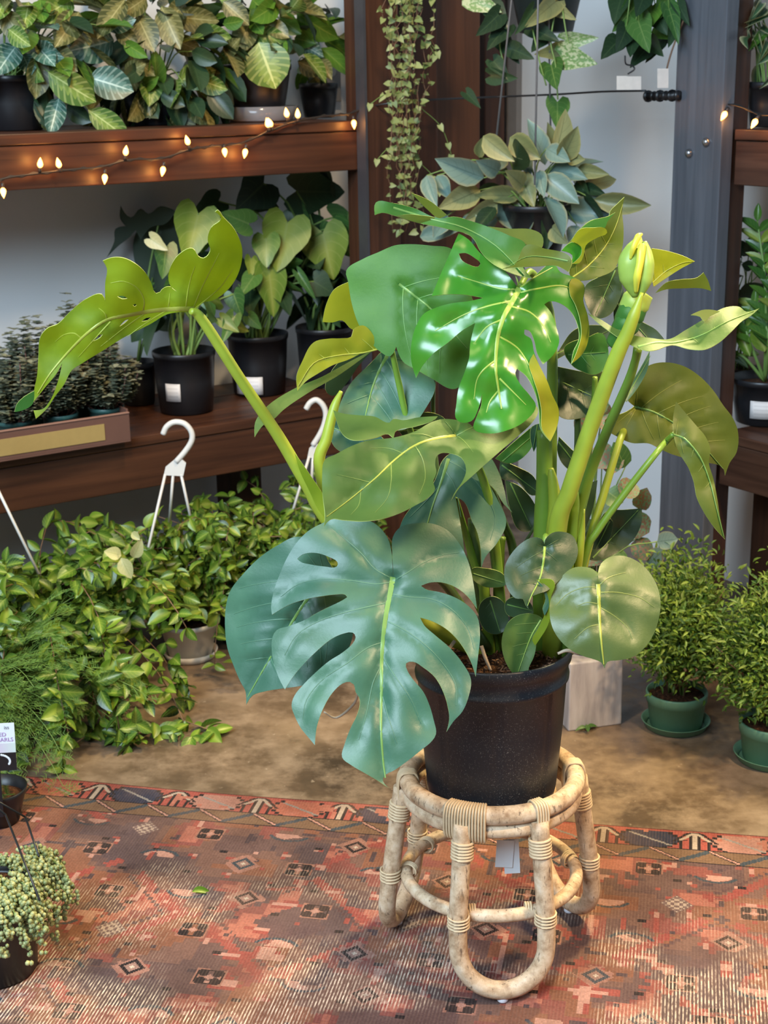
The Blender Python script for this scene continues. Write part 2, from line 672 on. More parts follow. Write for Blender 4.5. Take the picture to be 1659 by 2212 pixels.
ru = empty('shelf_unit', 'timber shelf unit against the right wall with a wide bolted grey upright', 'shelf', WS(S_FACE, 2.5, 0))
ws_box('post', 3.03, 3.075, 2.905, 3.085, 0, 3.0, WOOD_G, ru)['label'] = 'face plank with the window light put into its grey colour'
ws_box('post', 3.077, 3.14, 2.915, 3.075, 0, 3.0, WOOD_V, ru)
R0, R1 = 1.35, 2.90
ws_box('front_beam', S_FACE, S_FACE + 0.04, R0, R1, 1.345, 1.462, WOOD_R, ru)
ws_box('front_beam', S_FACE, S_FACE + 0.04, R0, R1, 0.50, 0.625, WOOD_R, ru)
for zz in (1.464, 0.627):
    for k in range(3):
        s0 = S_FACE - 0.006 + k * 0.152
        ws_box('shelf_board', s0, s0 + 0.149, R0, R1, zz, zz + 0.028, WOOD_R, ru)
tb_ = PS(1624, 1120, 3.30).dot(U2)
ws_box('shade_board', 3.30, 3.36, tb_ - 0.19, tb_, 0, 0.498, WOOD_V, ru)  # dark board standing in for the shadow beneath the lower shelf
for (bx, by) in ((1490, 331), (1527, 307)):
    p = PS(bx, by, 3.03)
    bm = bmesh.new()
    bmesh.ops.create_uvsphere(bm, u_segments=16, v_segments=8, radius=0.0125)
    bmesh.ops.scale(bm, vec=(1, 1, 1.0), verts=bm.verts)
    bmesh.ops.translate(bm, verts=bm.verts, vec=p - U1 * 0.002)
    bm_obj('bolt', bm, STEEL, ru)

# overhead timbers the hanging plants are hung from (above the frame)
tag(box_obj('trim_2', WS(2.2, 3.65, 2.55), U1 * 1.34, U2 * 0.06, (0, 0, 0.12), WOOD_H), kind='structure')
tag(box_obj('trim_3', WS(2.84, 3.2, 2.55), U1 * 0.06, U2 * 0.44, (0, 0, 0.12), WOOD_R), kind='structure')

# ------------------------------------------------------------------ rug: one knot = one small face, colours worked out from the weave
def vnoise(nx, ny, cell, seed):
    rs = np.random.RandomState(seed)
    gx, gy = nx // cell + 3, ny // cell + 3
    g = rs.rand(gy, gx)
    x = np.arange(nx) / cell
    y = np.arange(ny) / cell
    xi, yi = x.astype(int), y.astype(int)
    fx, fy = x - xi, y - yi
    fx, fy = fx * fx * (3 - 2 * fx), fy * fy * (3 - 2 * fy)
    a = g[np.ix_(yi, xi)] * (1 - fx) + g[np.ix_(yi, xi + 1)] * fx
    b_ = g[np.ix_(yi + 1, xi)] * (1 - fx) + g[np.ix_(yi + 1, xi + 1)] * fx
    return a * (1 - fy)[:, None] + b_ * fy[:, None]


RA, RB = Vector((-0.878, 3.316, 0)), Vector((0.845, 2.958, 0))
RE = (RB - RA).normalized()
RD = Vector((RE.y, -RE.x, 0))
RD = RD if RD.y < 0 else -RD
KN = 0.0036
NX, NY = 830, 440
rug_o = RA - RE * 0.62


def blocky(nx, ny, cell, k, seed):
    """noise in stepped k-knot blocks, like woven shapes"""
    return vnoise(nx // k + 2, ny // k + 2, cell, seed).repeat(k, 0).repeat(k, 1)[:ny, :nx]


def rug_colours():
    J, I = np.mgrid[0:NY, 0:NX]
    C = np.zeros((NY, NX, 3))
    def col(mask, c):
        C[mask] = c
    n1, n2, n3 = vnoise(NX, NY, 75, 1), vnoise(NX, NY, 26, 2), vnoise(NX, NY, 5, 3)
    red, coral, rust, mauve, navy, blk = (0.26, 0.045, 0.034), (0.36, 0.11, 0.072), (0.20, 0.072, 0.038), (0.105, 0.056, 0.052), (0.016, 0.026, 0.055), (0.010, 0.011, 0.014)
    cream, pink, teal = (0.50, 0.40, 0.31), (0.40, 0.19, 0.145), (0.030, 0.050, 0.066)
    C[:] = mauve
    b1, b2, b3 = blocky(NX, NY, 6, 5, 21), blocky(NX, NY, 4, 4, 22), blocky(NX, NY, 3, 3, 23)
    col(b1 > 0.46, (0.150, 0.072, 0.055))
    col(b1 > 0.60, rust)
    col(b1 < 0.25, (0.080, 0.050, 0.055))
    col(b2 > 0.66, (0.20, 0.052, 0.042))
    col(b2 > 0.80, (0.34, 0.10, 0.066))
    # lattice of red diamonds with stepped edges
    P = 118
    di = np.abs(((I + 20) % P) - P / 2)
    dj = np.abs(((J + 30) % P) - P / 2)
    dd = (di // 3) * 3 + (dj // 3) * 3
    col((np.abs(dd - 51) < 5) & (b3 > 0.30) & (n1 > 0.35), red)
    col((np.abs(dd - 43) < 2) & (b3 > 0.30) & (n1 > 0.35), (0.09, 0.045, 0.045))
    col((dd < 20) & (n2 > 0.45), (0.090, 0.050, 0.052))
    col(b3 > 0.80, red)
    col(b3 > 0.87, pink)
    col(b3 < 0.13, (0.060, 0.038, 0.044))
    rs = np.random.RandomState(4)
    def ring(ci, cj, kind):
        x0, x1, y0, y1 = max(0, ci - 22), min(NX, ci + 23), max(0, cj - 22), min(NY, cj + 23)
        if x1 <= x0 or y1 <= y0:
            return
        S = C[y0:y1, x0:x1]
        a, b_ = np.abs(I[y0:y1, x0:x1] - ci), np.abs(J[y0:y1, x0:x1] - cj)
        sj = J[y0:y1, x0:x1] - cj
        z = n3[y0:y1, x0:x1]
        if kind == 0:          # small hollow diamond on a pale patch
            q = a * 0.95 + b_
            S[q < 9 + 3 * (z > 0.5)] = (0.30, 0.13, 0.095)
            S[q < 7.2] = blk if rs.rand() < 0.5 else teal
            S[q < 4.4] = (0.28, 0.15, 0.12)
            S[q < 1.6] = cream
        elif kind == 1:        # dark rosette
            S[(a < 9) & (b_ < 8) & (z > 0.35)] = (0.30, 0.125, 0.085)
            S[((a - 4) ** 2 + (b_ - 3.4) ** 2 < 9) | ((a < 7) & (np.abs(b_ - 6) < 1)) | ((b_ < 6) & (np.abs(a - 7) < 1))] = blk
            S[(a + b_ < 2.5)] = pink
        elif kind == 2:        # arc
            sg = 1 if rs.rand() < 0.5 else -1
            r = np.sqrt(a ** 2 + (sj * 1.6) ** 2)
            S[(r < 10) & (sj * sg > -1) & (z > 0.4)] = pink
            S[(np.abs(r - 12) < 1.3) & (sj * sg > 1)] = teal
        elif kind == 3:
            S[(a < 3) & (b_ < 2)] = blk
        else:                  # checked diamond
            q = a + b_
            S[q < 10] = (0.14, 0.085, 0.08)
            S[(q < 9) & (((a // 2 + b_ // 2) % 2) == 0)] = (0.36, 0.26, 0.20)
    for r_ in range(11):
        for c_ in range(20):
            ci = 14 + c_ * 44 + (22 if r_ % 2 else 0) + rs.randint(-6, 7)
            cj = 52 + r_ * 38 + rs.randint(-6, 7)
            ring(ci, cj, (r_ * 2 + c_) % 3 if rs.rand() < 0.85 else 4)
            ring(ci + 20 + rs.randint(-5, 6), cj + rs.randint(8, 26), 3)
    # border: red and navy with stepped pale branches
    bj = J < 24
    W_ = 56
    C[bj] = (0.30, 0.052, 0.038)
    blockn = ((I // W_) % 3)
    st = (I % W_)
    ctr = np.abs(st - W_ / 2)
    col(bj & (blockn == 1) & (J > 3) & ((ctr // 3) * 3 < 21 - np.abs(J - 13)), navy)
    col(bj & (blockn == 2) & (J > 3) & ((ctr // 3) * 3 < 20 - np.abs(J - 13)), (0.34, 0.15, 0.115))
    col(bj & (blockn == 0) & (J > 3) & ((ctr // 3) * 3 < 20 - np.abs(J - 13)), (0.36, 0.10, 0.06))
    edge_ = np.abs((ctr // 3) * 3 - (20 - np.abs(J - 13)))
    col(bj & (edge_ < 2) & (J > 3), blk)
    col(bj & (np.abs((st - W_ / 2) - (J - 13) * 1.8) < 1.8) & (J > 6) & (J < 21), (0.22, 0.20, 0.19))
    s2 = np.minimum(st, W_ - st)
    col(bj & (s2 < 4) & (J > 2), blk)
    col(bj & (s2 < 2) & (J > 3), (0.36, 0.28, 0.22))
    col(bj & (np.abs(s2 - (J * 0.8 - 2)) < 1.4) & (J < 14) & (J > 3), (0.36, 0.28, 0.22))
    col(bj & (np.abs(s2 - 3 - (J * 0.8 - 2)) < 1.2) & (J < 16) & (J > 3), blk)
    col(bj & (s2 > 7) & (s2 < 10) & (J > 15), blk)
    col(bj & (b3 > 0.78), coral)
    col(J < 2, (0.10, 0.02, 0.02))
    gj = (J >= 24) & (J < 39)
    C[gj] = (0.150, 0.082, 0.044)
    ph = np.abs(((I + 5) % 36) - 18) * 0.70
    up = ((I + 5) % 36) < 18
    col(gj & (np.abs(ph - (J - 25)) < 2.2) & up, teal)
    col(gj & (np.abs(ph - (J - 25)) < 2.0) & ~up, blk)
    col(gj & (np.abs(ph - (J - 25)) < 0.9) & ~up, pink)
    col((J == 24) | (J == 39), blk)
    C *= (0.78 + 0.45 * n2)[..., None]
    C *= 1.12 * (0.66 + 0.34 * np.clip((vnoise(NX, NY, 48, 31) * 0.6 + vnoise(NX, NY, 14, 32) * 0.4) * 2.2 - 0.35, 0, 1))[..., None]
    lum = C.mean(-1, keepdims=True)
    C = lum + (C - lum) * 0.86
    C *= (0.85 + 0.3 * np.random.RandomState(5).rand(NY, NX))[..., None]
    wear = np.clip((n1 * 0.4 + vnoise(NX, NY, 34, 12) * 0.6 - 0.46) * 6.5, 0, 1)
    wear *= np.clip((J - 70) / 110, 0, 1)
    wear = np.clip(wear * (0.5 + 0.7 * n3), 0, 1)
    return C, wear


def build_rug():
    C, wear = rug_colours()
    x = np.arange(NX + 1) * KN
    y = np.arange(NY + 1) * KN
    X, Y = np.meshgrid(x, y)
    ox, oy = rug_o.x, rug_o.y
    wob = 0.004 * np.sin(X * 7) * np.exp(-Y * 12)
    px = ox + RE.x * X + RD.x * (Y + wob)
    py = oy + RE.y * X + RD.y * (Y + wob)
    pz = 0.007 + 0.0006 * np.sin(X * 23) * np.sin(Y * 31) + 0 * X
    pz[0, :] = 0.0005
    V = np.stack([px, py, pz], -1).reshape(-1, 3).astype('f')
    idx = np.arange((NX + 1) * (NY + 1)).reshape(NY + 1, NX + 1)
    Fq = np.stack([idx[:-1, :-1], idx[1:, :-1], idx[1:, 1:], idx[:-1, 1:]], -1).reshape(-1, 4)
    me = bpy.data.meshes.new('rug')
    me.vertices.add(len(V))
    me.vertices.foreach_set('co', V.ravel())
    me.loops.add(Fq.size)
    me.loops.foreach_set('vertex_index', Fq.astype('i').ravel())
    me.polygons.add(len(Fq))
    me.polygons.foreach_set('loop_start', np.arange(len(Fq), dtype='i') * 4)
    a = me.attributes.new('knot', 'FLOAT_COLOR', 'FACE')
    a.data.foreach_set('color', np.concatenate([C.reshape(-1, 3), np.ones((NX * NY, 1))], 1).astype('f').ravel())
    w = me.attributes.new('wear', 'FLOAT', 'FACE')
    w.data.foreach_set('value', wear.ravel().astype('f'))
    uvl = me.uv_layers.new(name='UVMap')
    uvl.data.foreach_set('uv', np.stack([X, Y], -1).reshape(-1, 2)[Fq.ravel()].astype('f').ravel())
    me.update(calc_edges=True)
    if me.polygons[0].normal.z < 0:
        me.flip_normals()
    m, nt, b = newmat('worn_knotted_wool', 0.92, 0.12)
    ka = nd(nt, 'ShaderNodeAttribute', attribute_name='knot')
    wa = nd(nt, 'ShaderNodeAttribute', attribute_name='wear')
    uv = nd(nt, 'ShaderNodeUVMap')
    sp = nd(nt, 'ShaderNodeSeparateXYZ')
    nt.links.new(uv.outputs[0], sp.inputs[0])
    st = mth(nt, 'SINE', mth(nt, 'MULTIPLY', sp.outputs[0], 2 * math.pi / 0.0066))
    stripe = ramp(nt, mth(nt, 'ADD', mth(nt, 'MULTIPLY', st, 0.5), 0.5), [(0.42, 0.0), (0.68, 1.0)])
    streak = noise(nt, 1.0, 3.0, 0.6, 'UV', (150, 3.0, 1))
    knots = ramp(nt, noise(nt, 1.0, 2.0, 0.6, 'UV', (160, 55, 1)), [(0.36, 0.25), (0.56, 1.0)])
    stripe = mth(nt, 'MULTIPLY', stripe, knots)
    wmask = mth(nt, 'MULTIPLY', wa.outputs['Fac'], ramp(nt, streak, [(0.30, 0.25), (0.60, 1.0)]))
    warp = mix(nt, stripe, (0.17, 0.10, 0.07), (0.72, 0.58, 0.45))
    pile = mix(nt, mth(nt, 'MULTIPLY', stripe, 0.06), ka.outputs['Color'], (0.50, 0.33, 0.25))
    pile = mix(nt, mth(nt, 'MULTIPLY', noise(nt, 260.0, 2.0), 0.35), pile, (0.06, 0.03, 0.025))
    keep = mth(nt, 'MULTIPLY', wmask, mth(nt, 'ADD', mth(nt, 'MULTIPLY', stripe, 0.72), 0.24))
    colr = mix(nt, keep, pile, warp)
    colr = mix(nt, ramp(nt, noise(nt, 5.0, 3.0), [(0.45, 0.0), (0.75, 0.18)]), colr, (0.34, 0.20, 0.14))
    setcol(nt, b, colr)
    bump(nt, b, st, 0.18, 0.0010)
    o = link('rug', me, None, (m,))
    tag(o, 'worn red and mauve oriental rug with a patterned border under the rattan stool', 'rug')
    return o


build_rug()

# ------------------------------------------------------------------ rattan stool
rm, nt, b = newmat('natural_rattan', 0.5, 0.4)
n1 = noise(nt, 38.0, 5.0, 0.65)
n2 = noise(nt, 150.0, 3.0, 0.6, 'Object', (1, 1, 0.25))
base = ramp(nt, n1, [(0.30, (0.30, 0.18, 0.095)), (0.52, (0.58, 0.42, 0.27)), (0.72, (0.72, 0.58, 0.42))])
base = mix(nt, ramp(nt, n2, [(0.60, 0.0), (0.70, 0.8)]), base, (0.11, 0.07, 0.045))
setcol(nt, b, base)
bump(nt, b, n1, 0.2, 0.003)
RATTAN = rm
BIND = plain('rattan_binding', (0.62, 0.46, 0.28), 0.5, var=0.2, scale=90)

SCX, SCY, RZ, RR, RT = 0.196, 2.563, 0.368, 0.160, 0.0175
stool = empty('rattan_stool', 'natural rattan plant stool with looped legs carrying the big monstera pot', 'stool', (SCX, SCY, 0.007))


def circ(R, z, n=64, a0=0.0, a1=2 * math.pi):
    return [Vector((SCX + R * math.sin(a0 + (a1 - a0) * k / n), SCY - R * math.cos(a0 + (a1 - a0) * k / n), z)) for k in range(n)]


tube_obj('top_ring', circ(RR, RZ), RT, RATTAN, stool, 14, closed=True)
tube_obj('second_ring', circ(RR - 0.002, RZ - 0.031), 0.0145, RATTAN, stool, 12, closed=True)
tube_obj('lower_hoop', circ(0.165, 0.166), 0.0125, RATTAN, stool, 12, closed=True)
tube_obj('inner_ring', circ(0.118, RZ - 0.026), 0.0055, RATTAN, stool, 8, closed=True)
for k in range(7):
    x = -0.12 + 0.04 * k
    h = math.sqrt(0.152 ** 2 - x * x)
    tube_obj('seat_slat', [(SCX + x, SCY - h, RZ - 0.0345), (SCX + x, SCY + h, RZ - 0.0345)], 0.0055, RATTAN, stool, 6)


def coil(bm, axis_a, axis_b, r, turns, wd=0.0022):
    a, b_ = Vector(axis_a), Vector(axis_b)
    d = (b_ - a)
    dn = d.normalized()
    x = dn.orthogonal().normalized()
    y = dn.cross(x)
    for t in range(turns):
        c = a + d * ((t + 0.5) / turns)
        pts = [c + (x * math.cos(q) + y * math.sin(q)) * r for q in [2 * math.pi * k / 16 for k in range(16)]]
        add_tube(bm, pts, wd, 6, closed=True)


def ring_strip(bm, ang, n, span, wd=0.0024):
    """flat cane strips laid over both rings side by side"""
    for k in range(n):
        a = ang + span * ((k + 0.5) / n - 0.5)
        c = Vector((SCX + RR * math.sin(a), SCY - RR * math.cos(a), RZ - 0.0155))
        ra = Vector((math.sin(a), -math.cos(a), 0))
        loop = []
        for q in range(20):
            th = 2 * math.pi * q / 20
            rx, rz = 0.0198, 0.0345
            ex = abs(math.cos(th)) ** 0.55 * math.copysign(1, math.cos(th))
            ez = abs(math.sin(th)) ** 0.75 * math.copysign(1, math.sin(th))
            loop.append(c + ra * (ex * rx) + Vector((0, 0, ez * rz)))
        add_tube(bm, loop, wd, 6, closed=True)


for li, (fx, fy) in enumerate(((0.203, 2.386), (-0.009, 2.640), (0.385, 2.678))):
    ang = math.atan2(fx - SCX, -(fy - SCY))
    rad = Vector((math.sin(ang), -math.cos(ang), 0))
    tan = Vector((math.cos(ang), math.sin(ang), 0))
    cc = Vector((SCX, SCY, 0))
    hw_t, hw_b = 0.070, 0.081
    top_r, bot_r = RR - 0.004, 0.200
    pts = []
    def at(h, w):
        f = (RZ - 0.02 - h) / (RZ - 0.02)
        return cc + rad * (top_r + (bot_r - top_r) * f) + tan * w + Vector((0, 0, h))
    zb = 0.030
    pts.append(at(RZ - 0.015, -hw_t))
    pts.append(at(0.26, -hw_t - 0.005))
    pts.append(at(0.17, -hw_b))
    for k in range(13):
        th = math.pi * k / 12
        pts.append(at(zb + 0.085 * (1 - math.sin(th)), -hw_b * math.cos(th)))
    pts.append(at(0.17, hw_b))
    pts.append(at(0.26, hw_t + 0.005))
    pts.append(at(RZ - 0.015, hw_t))
    tube_obj('leg', smooth_pts(pts, 4), 0.0172, RATTAN, stool, 12)
    foot = at(zb, 0)
    lathe_obj('foot_cap', (foot.x, foot.y, 0.0075), [(0.009, 0), (0.0105, 0.002), (0.0105, 0.009), (0.008, 0.012)], plain('white_plastic_cap_%d' % li, (0.75, 0.74, 0.78), 0.4), stool, 16, True, True)
    for sg in (-1, 1):
        bm = bmesh.new()
        coil(bm, at(RZ - 0.047, sg * hw_t), at(RZ - 0.082, sg * (hw_t + 0.002)), 0.0188, 6, 0.0030)
        bm_obj('leg_wrap', bm, BIND, stool)
        bm = bmesh.new()
        wide = (li == 0 and sg < 0)
        ring_strip(bm, ang + sg * hw_t / RR + (0.04 if wide else 0.0), 15 if wide else 5, 0.46 if wide else 0.155)
        bm_obj('ring_wrap', bm, BIND, stool)
        bm = bmesh.new()
        p = at(0.166, sg * (hw_b - 0.001))
        coil(bm, p + Vector((0, 0, 0.014)), p - Vector((0, 0, 0.012)), 0.0192, 4, 0.0022)
        q = cc + rad * 0.150 + tan * (sg * (hw_b - 0.022)) + Vector((0, 0, 0.166))
        coil(bm, q, q - tan * (sg * 0.014), 0.0150, 3, 0.0022)
        bm_obj('hoop_wrap', bm, BIND, stool)

# price tags tied under the seat
PAPER = plain('white_paper_tag', (0.74, 0.80, 0.84), 0.6, var=0.03)
tg = empty('price_tag', 'pair of white paper price tags hanging under the rattan stool seat', 'tag', PY(1098, 1900, 2.50))
p0 = PY(1097, 1815, 2.50)
px_ = mpp(2.5, 0.3)
for nm, (dx, w, h, dy, rot) in (('tag_card', (-0.004, 38 * px_, 66 * px_, 0.0, 0.06)), ('tag_card', (0.006, 34 * px_, 84 * px_, 0.004, -0.05))):
    bm = bmesh.new()
    add_box(bm, (-w / 2, 0, -h), (w, 0, 0), (0, 0.0006, 0), (0, 0, h))
    bmesh.ops.transform(bm, matrix=Matrix.Translation(p0 + Vector((dx, dy, 0))) @ Matrix.Rotation(rot, 4, 'Y'), verts=bm.verts)
    bm_obj(nm, bm, PAPER, tg, False)
tube_obj('string', [p0 + Vector((0, 0.001, -0.004)), p0 + Vector((0.002, 0.001, 0.014)), Vector((p0.x + 0.002, p0.y + 0.002, RZ - 0.036))], 0.0006, PAPER, tg, 5)

# ------------------------------------------------------------------ the big monstera
POTM, nt, b = newmat('dusty_black_plastic', 0.42, 0.45)
n = noise(nt, 420.0, 2.0)
n2 = noise(nt, 10.0, 4.0)
dust = mth(nt, 'MULTIPLY', ramp(nt, n, [(0.60, 0.0), (0.72, 0.9)]), ramp(nt, n2, [(0.35, 0.2), (0.65, 0.9)]))
setcol(nt, b, mix(nt, dust, (0.016, 0.017, 0.021), (0.22, 0.20, 0.18)))
BLACKP = plain('black_nursery_plastic', (0.013, 0.013, 0.015), 0.38, 0.45)
sm, nt, b = newmat('bark_potting_soil', 0.9, 0.2)
setcol(nt, b, ramp(nt, noise(nt, 130.0, 5.0, 0.7), [(0.35, (0.018, 0.009, 0.005)), (0.55, (0.09, 0.035, 0.015)), (0.68, (0.20, 0.085, 0.035))]))
bump(nt, b, noise(nt, 160.0, 4.0), 0.9, 0.01)
SOIL = sm

PZ0 = RZ - 0.029 + 0.0
PCX, PCY = SCX, SCY
PZ0 = RZ - 0.0285
mon = empty('potted_monstera', 'large split-leaf monstera in a dusty black nursery pot on the rattan stool', 'plant', (PCX, PCY, PZ0))


def ribs(k, z):
    return -0.0022 if (k % 15) < 1 and 0.01 < z < 0.24 else 0.0


PH = 0.30
prof = [(0.110, 0), (0.120, 0.005), (0.123, 0.02), (0.134, 0.15), (0.139, 0.236), (0.1435, 0.240), (0.1440, 0.246), (0.1415, 0.249), (0.1425, 0.272), (0.1475, 0.277), (0.149, 0.288), (0.149, 0.297), (0.147, PH), (0.143, PH - 0.001), (0.139, 0.26)]
pot = lathe_obj('pot', (PCX, PCY, PZ0), prof, POTM, mon, 120, rib=ribs)
bm = bmesh.new()
rs = random.Random(3)
rings = add_lathe(bm, (PCX, PCY, PZ0), [(0.1395, 0.268), (0.12, 0.274), (0.09, 0.280), (0.06, 0.283), (0.03, 0.285), (0.002, 0.286)], 60)
for v in bm.verts:
    v.co.z += rs.uniform(-0.004, 0.004)
bm_obj('soil', bm, SOIL, mon, False)
# bark chips on the soil
chips = []
for k in range(420):
    a, r = rs.uniform(0, 6.283), 0.132 * math.sqrt(rs.random())
    m = Matrix.Translation((PCX + r * math.cos(a), PCY + r * math.sin(a), PZ0 + 0.283 + rs.uniform(-0.003, 0.004))) @ Matrix.Rotation(rs.uniform(0, 6.28), 4, 'Z') @ Matrix.Rotation(rs.uniform(-0.7, 0.7), 4, 'X') @ Matrix.Diagonal((rs.uniform(0.002, 0.005), rs.uniform(0.005, 0.014), 0.002, 1))
    chips.append(m)
cv = np.array([(-.5, 0, 0), (.5, 0, 0), (.5, 1, 0), (-.5, 1, 0), (-.3, .1, .8), (.3, .1, .8), (.3, .9, .8), (-.3, .9, .8)], 'f')
cf = [(0, 3, 2, 1), (4, 5, 6, 7), (0, 1, 5, 4), (1, 2, 6, 5), (2, 3, 7, 6), (3, 0, 4, 7)]
CHIP = leafmat('bark_chip', (0.05, 0.022, 0.012), (0.24, 0.11, 0.05), trans=0, rough=0.8)
join_cloud('bark_chips', cv, cv[:, :2], cf, chips, CHIP, mon)

# leaf materials: top and underside of the blade
TOP_BLUE = bigleaf('leaf_top_bluegreen', (0.040, 0.118, 0.070), (0.070, 0.175, 0.104), 0.42, 0.06, (0.12, 0.22, 0.02), 0.52, 0.0)
TOP_OLIVE = bigleaf('leaf_top_olive', (0.050, 0.105, 0.022), (0.090, 0.165, 0.034), 0.52, 0.10, (0.20, 0.28, 0.01), 0.30, 0.0)
TOP_GLOSS = bigleaf('leaf_top_young_glossy', (0.030, 0.185, 0.014), (0.058, 0.285, 0.022), 0.27, 0.22, (0.32, 0.50, 0.01), 0.8, 0.0, 0.05)
TOP_GREEN = bigleaf('leaf_top_green', (0.040, 0.145, 0.022), (0.070, 0.205, 0.034), 0.50, 0.16, (0.22, 0.36, 0.02), 0.28, 0.0)
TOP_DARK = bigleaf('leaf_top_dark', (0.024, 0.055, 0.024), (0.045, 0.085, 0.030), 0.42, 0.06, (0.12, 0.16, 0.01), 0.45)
TOP_THIN = bigleaf('leaf_top_thin', (0.075, 0.20, 0.030), (0.12, 0.28, 0.040), 0.45, 0.50, (0.50, 0.66, 0.02), 0.45, 0.0)
UND_LIME = bigleaf('leaf_underside_lime', (0.17, 0.26, 0.018), (0.28, 0.36, 0.022), 0.55, 0.42, (0.46, 0.60, 0.012), 0.3, 0, 0.15)
UND_GOLD = bigleaf('leaf_underside_gold', (0.22, 0.27, 0.016), (0.36, 0.36, 0.020), 0.5, 0.38, (0.52, 0.46, 0.010), 0.3, 0, 0.15)
UND_OLIVE = bigleaf('leaf_underside_olive', (0.075, 0.115, 0.014), (0.13, 0.165, 0.020), 0.5, 0.25, (0.30, 0.32, 0.01), 0.35, 0, 0.15)
RIB = plain('leaf_rib_lime', (0.30, 0.42, 0.07), 0.4, var=0.1)
RIBG = plain('leaf_rib_green', (0.17, 0.31, 0.075), 0.4, var=0.1)
RIBY = plain('leaf_rib_yellow', (0.38, 0.40, 0.06), 0.4, var=0.1)
EDGE = plain('leaf_edge_pale', (0.42, 0.50, 0.14), 0.5, var=0.1)
VEIN = {'leaf_top_bluegreen': plain('vein_bluegreen', (0.085, 0.19, 0.11), 0.45), 'leaf_top_olive': plain('vein_olive', (0.17, 0.24, 0.05), 0.45), 'leaf_top_green': plain('vein_green', (0.13, 0.29, 0.08), 0.45), 'leaf_underside_olive': plain('vein_under_olive', (0.17, 0.20, 0.03), 0.45), 'leaf_top_dark': plain('vein_dark', (0.075, 0.12, 0.04), 0.45), 'leaf_top_heart': plain('vein_heart', (0.17, 0.21, 0.05), 0.45), 'leaf_underside_lime': plain('vein_under_lime', (0.36, 0.42, 0.04), 0.45)}
PETG = plain('petiole_green', (0.15, 0.27, 0.030), 0.4, var=0.25, scale=14)
PETY = plain('petiole_lime', (0.29, 0.36, 0.030), 0.45, var=0.3, scale=14)
PETD = plain('petiole_dark', (0.060, 0.105, 0.026), 0.4, var=0.25, scale=14)

CROPS = {'A': (480, 860, 2.304), 'B': (620, 420, 2.44), 'C': (1100, 420, 2.835), 'D': (900, 900, 2.765), 'E': (0, 380, 2.765), 'F': (0, 380, 1.843), 'P': (0, 0, 1.0)}


def cp(crop, pts):
    ox, oy, s = CROPS[crop]
    return [(ox + p[0] / s, oy + p[1] / s) for p in pts]


def pip(poly, P):
    x, y = P[:, 0], P[:, 1]
    ins = np.zeros(len(P), bool)
    n = len(poly)
    for i in range(n):
        x0, y0 = poly[i]
        x1, y1 = poly[(i + 1) % n]
        if y0 == y1:
            continue
        c = ((y0 > y) != (y1 > y)) & (x < (x1 - x0) * (y - y0) / (y1 - y0) + x0)
        ins ^= c
    return ins


def round_outline(pts, step=7.0, sharp=0.25):
    """closed curve through the points; points where the outline turns hard stay pointed"""
    n = len(pts)
    P = [np.array(p, float) for p in pts]
    tg = []
    for i in range(n):
        a, b_ = P[i] - P[i - 1], P[(i + 1) % n] - P[i]
        la, lb = np.linalg.norm(a), np.linalg.norm(b_)
        ca = float(a @ b_ / (la * lb + 1e-9))
        t = a / (la + 1e-9) + b_ / (lb + 1e-9)
        tg.append((np.zeros(2) if ca < sharp - 0.35 else t / (np.linalg.norm(t) + 1e-9)))
    out = []
    for i in range(n):
        j = (i + 1) % n
        d = np.linalg.norm(P[j] - P[i])
        k = max(1, int(round(d / step)))
        for q in range(k):
            t = q / k
            h00, h10, h01, h11 = 2 * t ** 3 - 3 * t * t + 1, t ** 3 - 2 * t * t + t, -2 * t ** 3 + 3 * t * t, t ** 3 - t * t
            out.append(tuple(h00 * P[i] + h10 * d * tg[i] + h01 * P[j] + h11 * d * tg[j]))
    return out


def seg_dist(P, line):
    best = np.full(len(P), 1e9)
    for (x0, y0), (x1, y1) in zip(line, line[1:]):
        d = np.array((x1 - x0, y1 - y0))
        L2 = d @ d + 1e-9
        t = np.clip(((P - (x0, y0)) @ d) / L2, 0, 1)
        q = np.array((x0, y0)) + t[:, None] * d
        best = np.minimum(best, np.hypot(*(P - q).T))
    return best


class Surf:
    """depth of a blade over its outline: tilt, bending, fold along the midrib, soft waves"""
    def __init__(s, c, Y0, gx=0, gy=0, kxx=0, kyy=0, kxy=0, fold=0.0, mid=None, wave=0.0, veins=(), bulge=0.0):
        s.c, s.Y0, s.gx, s.gy, s.kxx, s.kyy, s.kxy, s.fold, s.mid, s.wave, s.veins, s.bulge = c, Y0, gx, gy, kxx, kyy, kxy, fold, mid, wave, veins, bulge

    def Y(s, P):
        P = np.atleast_2d(np.asarray(P, float))
        dx, dy = (P[:, 0] - s.c[0]) / 100, (P[:, 1] - s.c[1]) / 100
        Y = s.Y0 + s.gx * dx + s.gy * dy + s.kxx * dx * dx + s.kyy * dy * dy + s.kxy * dx * dy
        if s.mid is not None and s.fold:
            d = seg_dist(P, s.mid)
            Y = Y - s.fold * np.tanh(d / 60.0)
        if s.bulge:
            for v in s.veins:
                Y = Y + s.bulge * np.exp(-(seg_dist(P, v) / 11.0) ** 2)
        if s.wave:
            Y = Y + s.wave * (np.sin(dx * 4.1 + dy * 2.3) + np.sin(dy * 5.2 - dx * 1.7 + 1.0)) * 0.5
        return Y

    def at(s, P, off=0.0):
        P = np.atleast_2d(np.asarray(P, float))
        ys = s.Y(P)
        res = []
        for (x, y), yy in zip(P, ys):
            q = PY(x, y, yy)
            if off:
                q = q - (q - CAM).normalized() * off
            res.append(q)
        return res


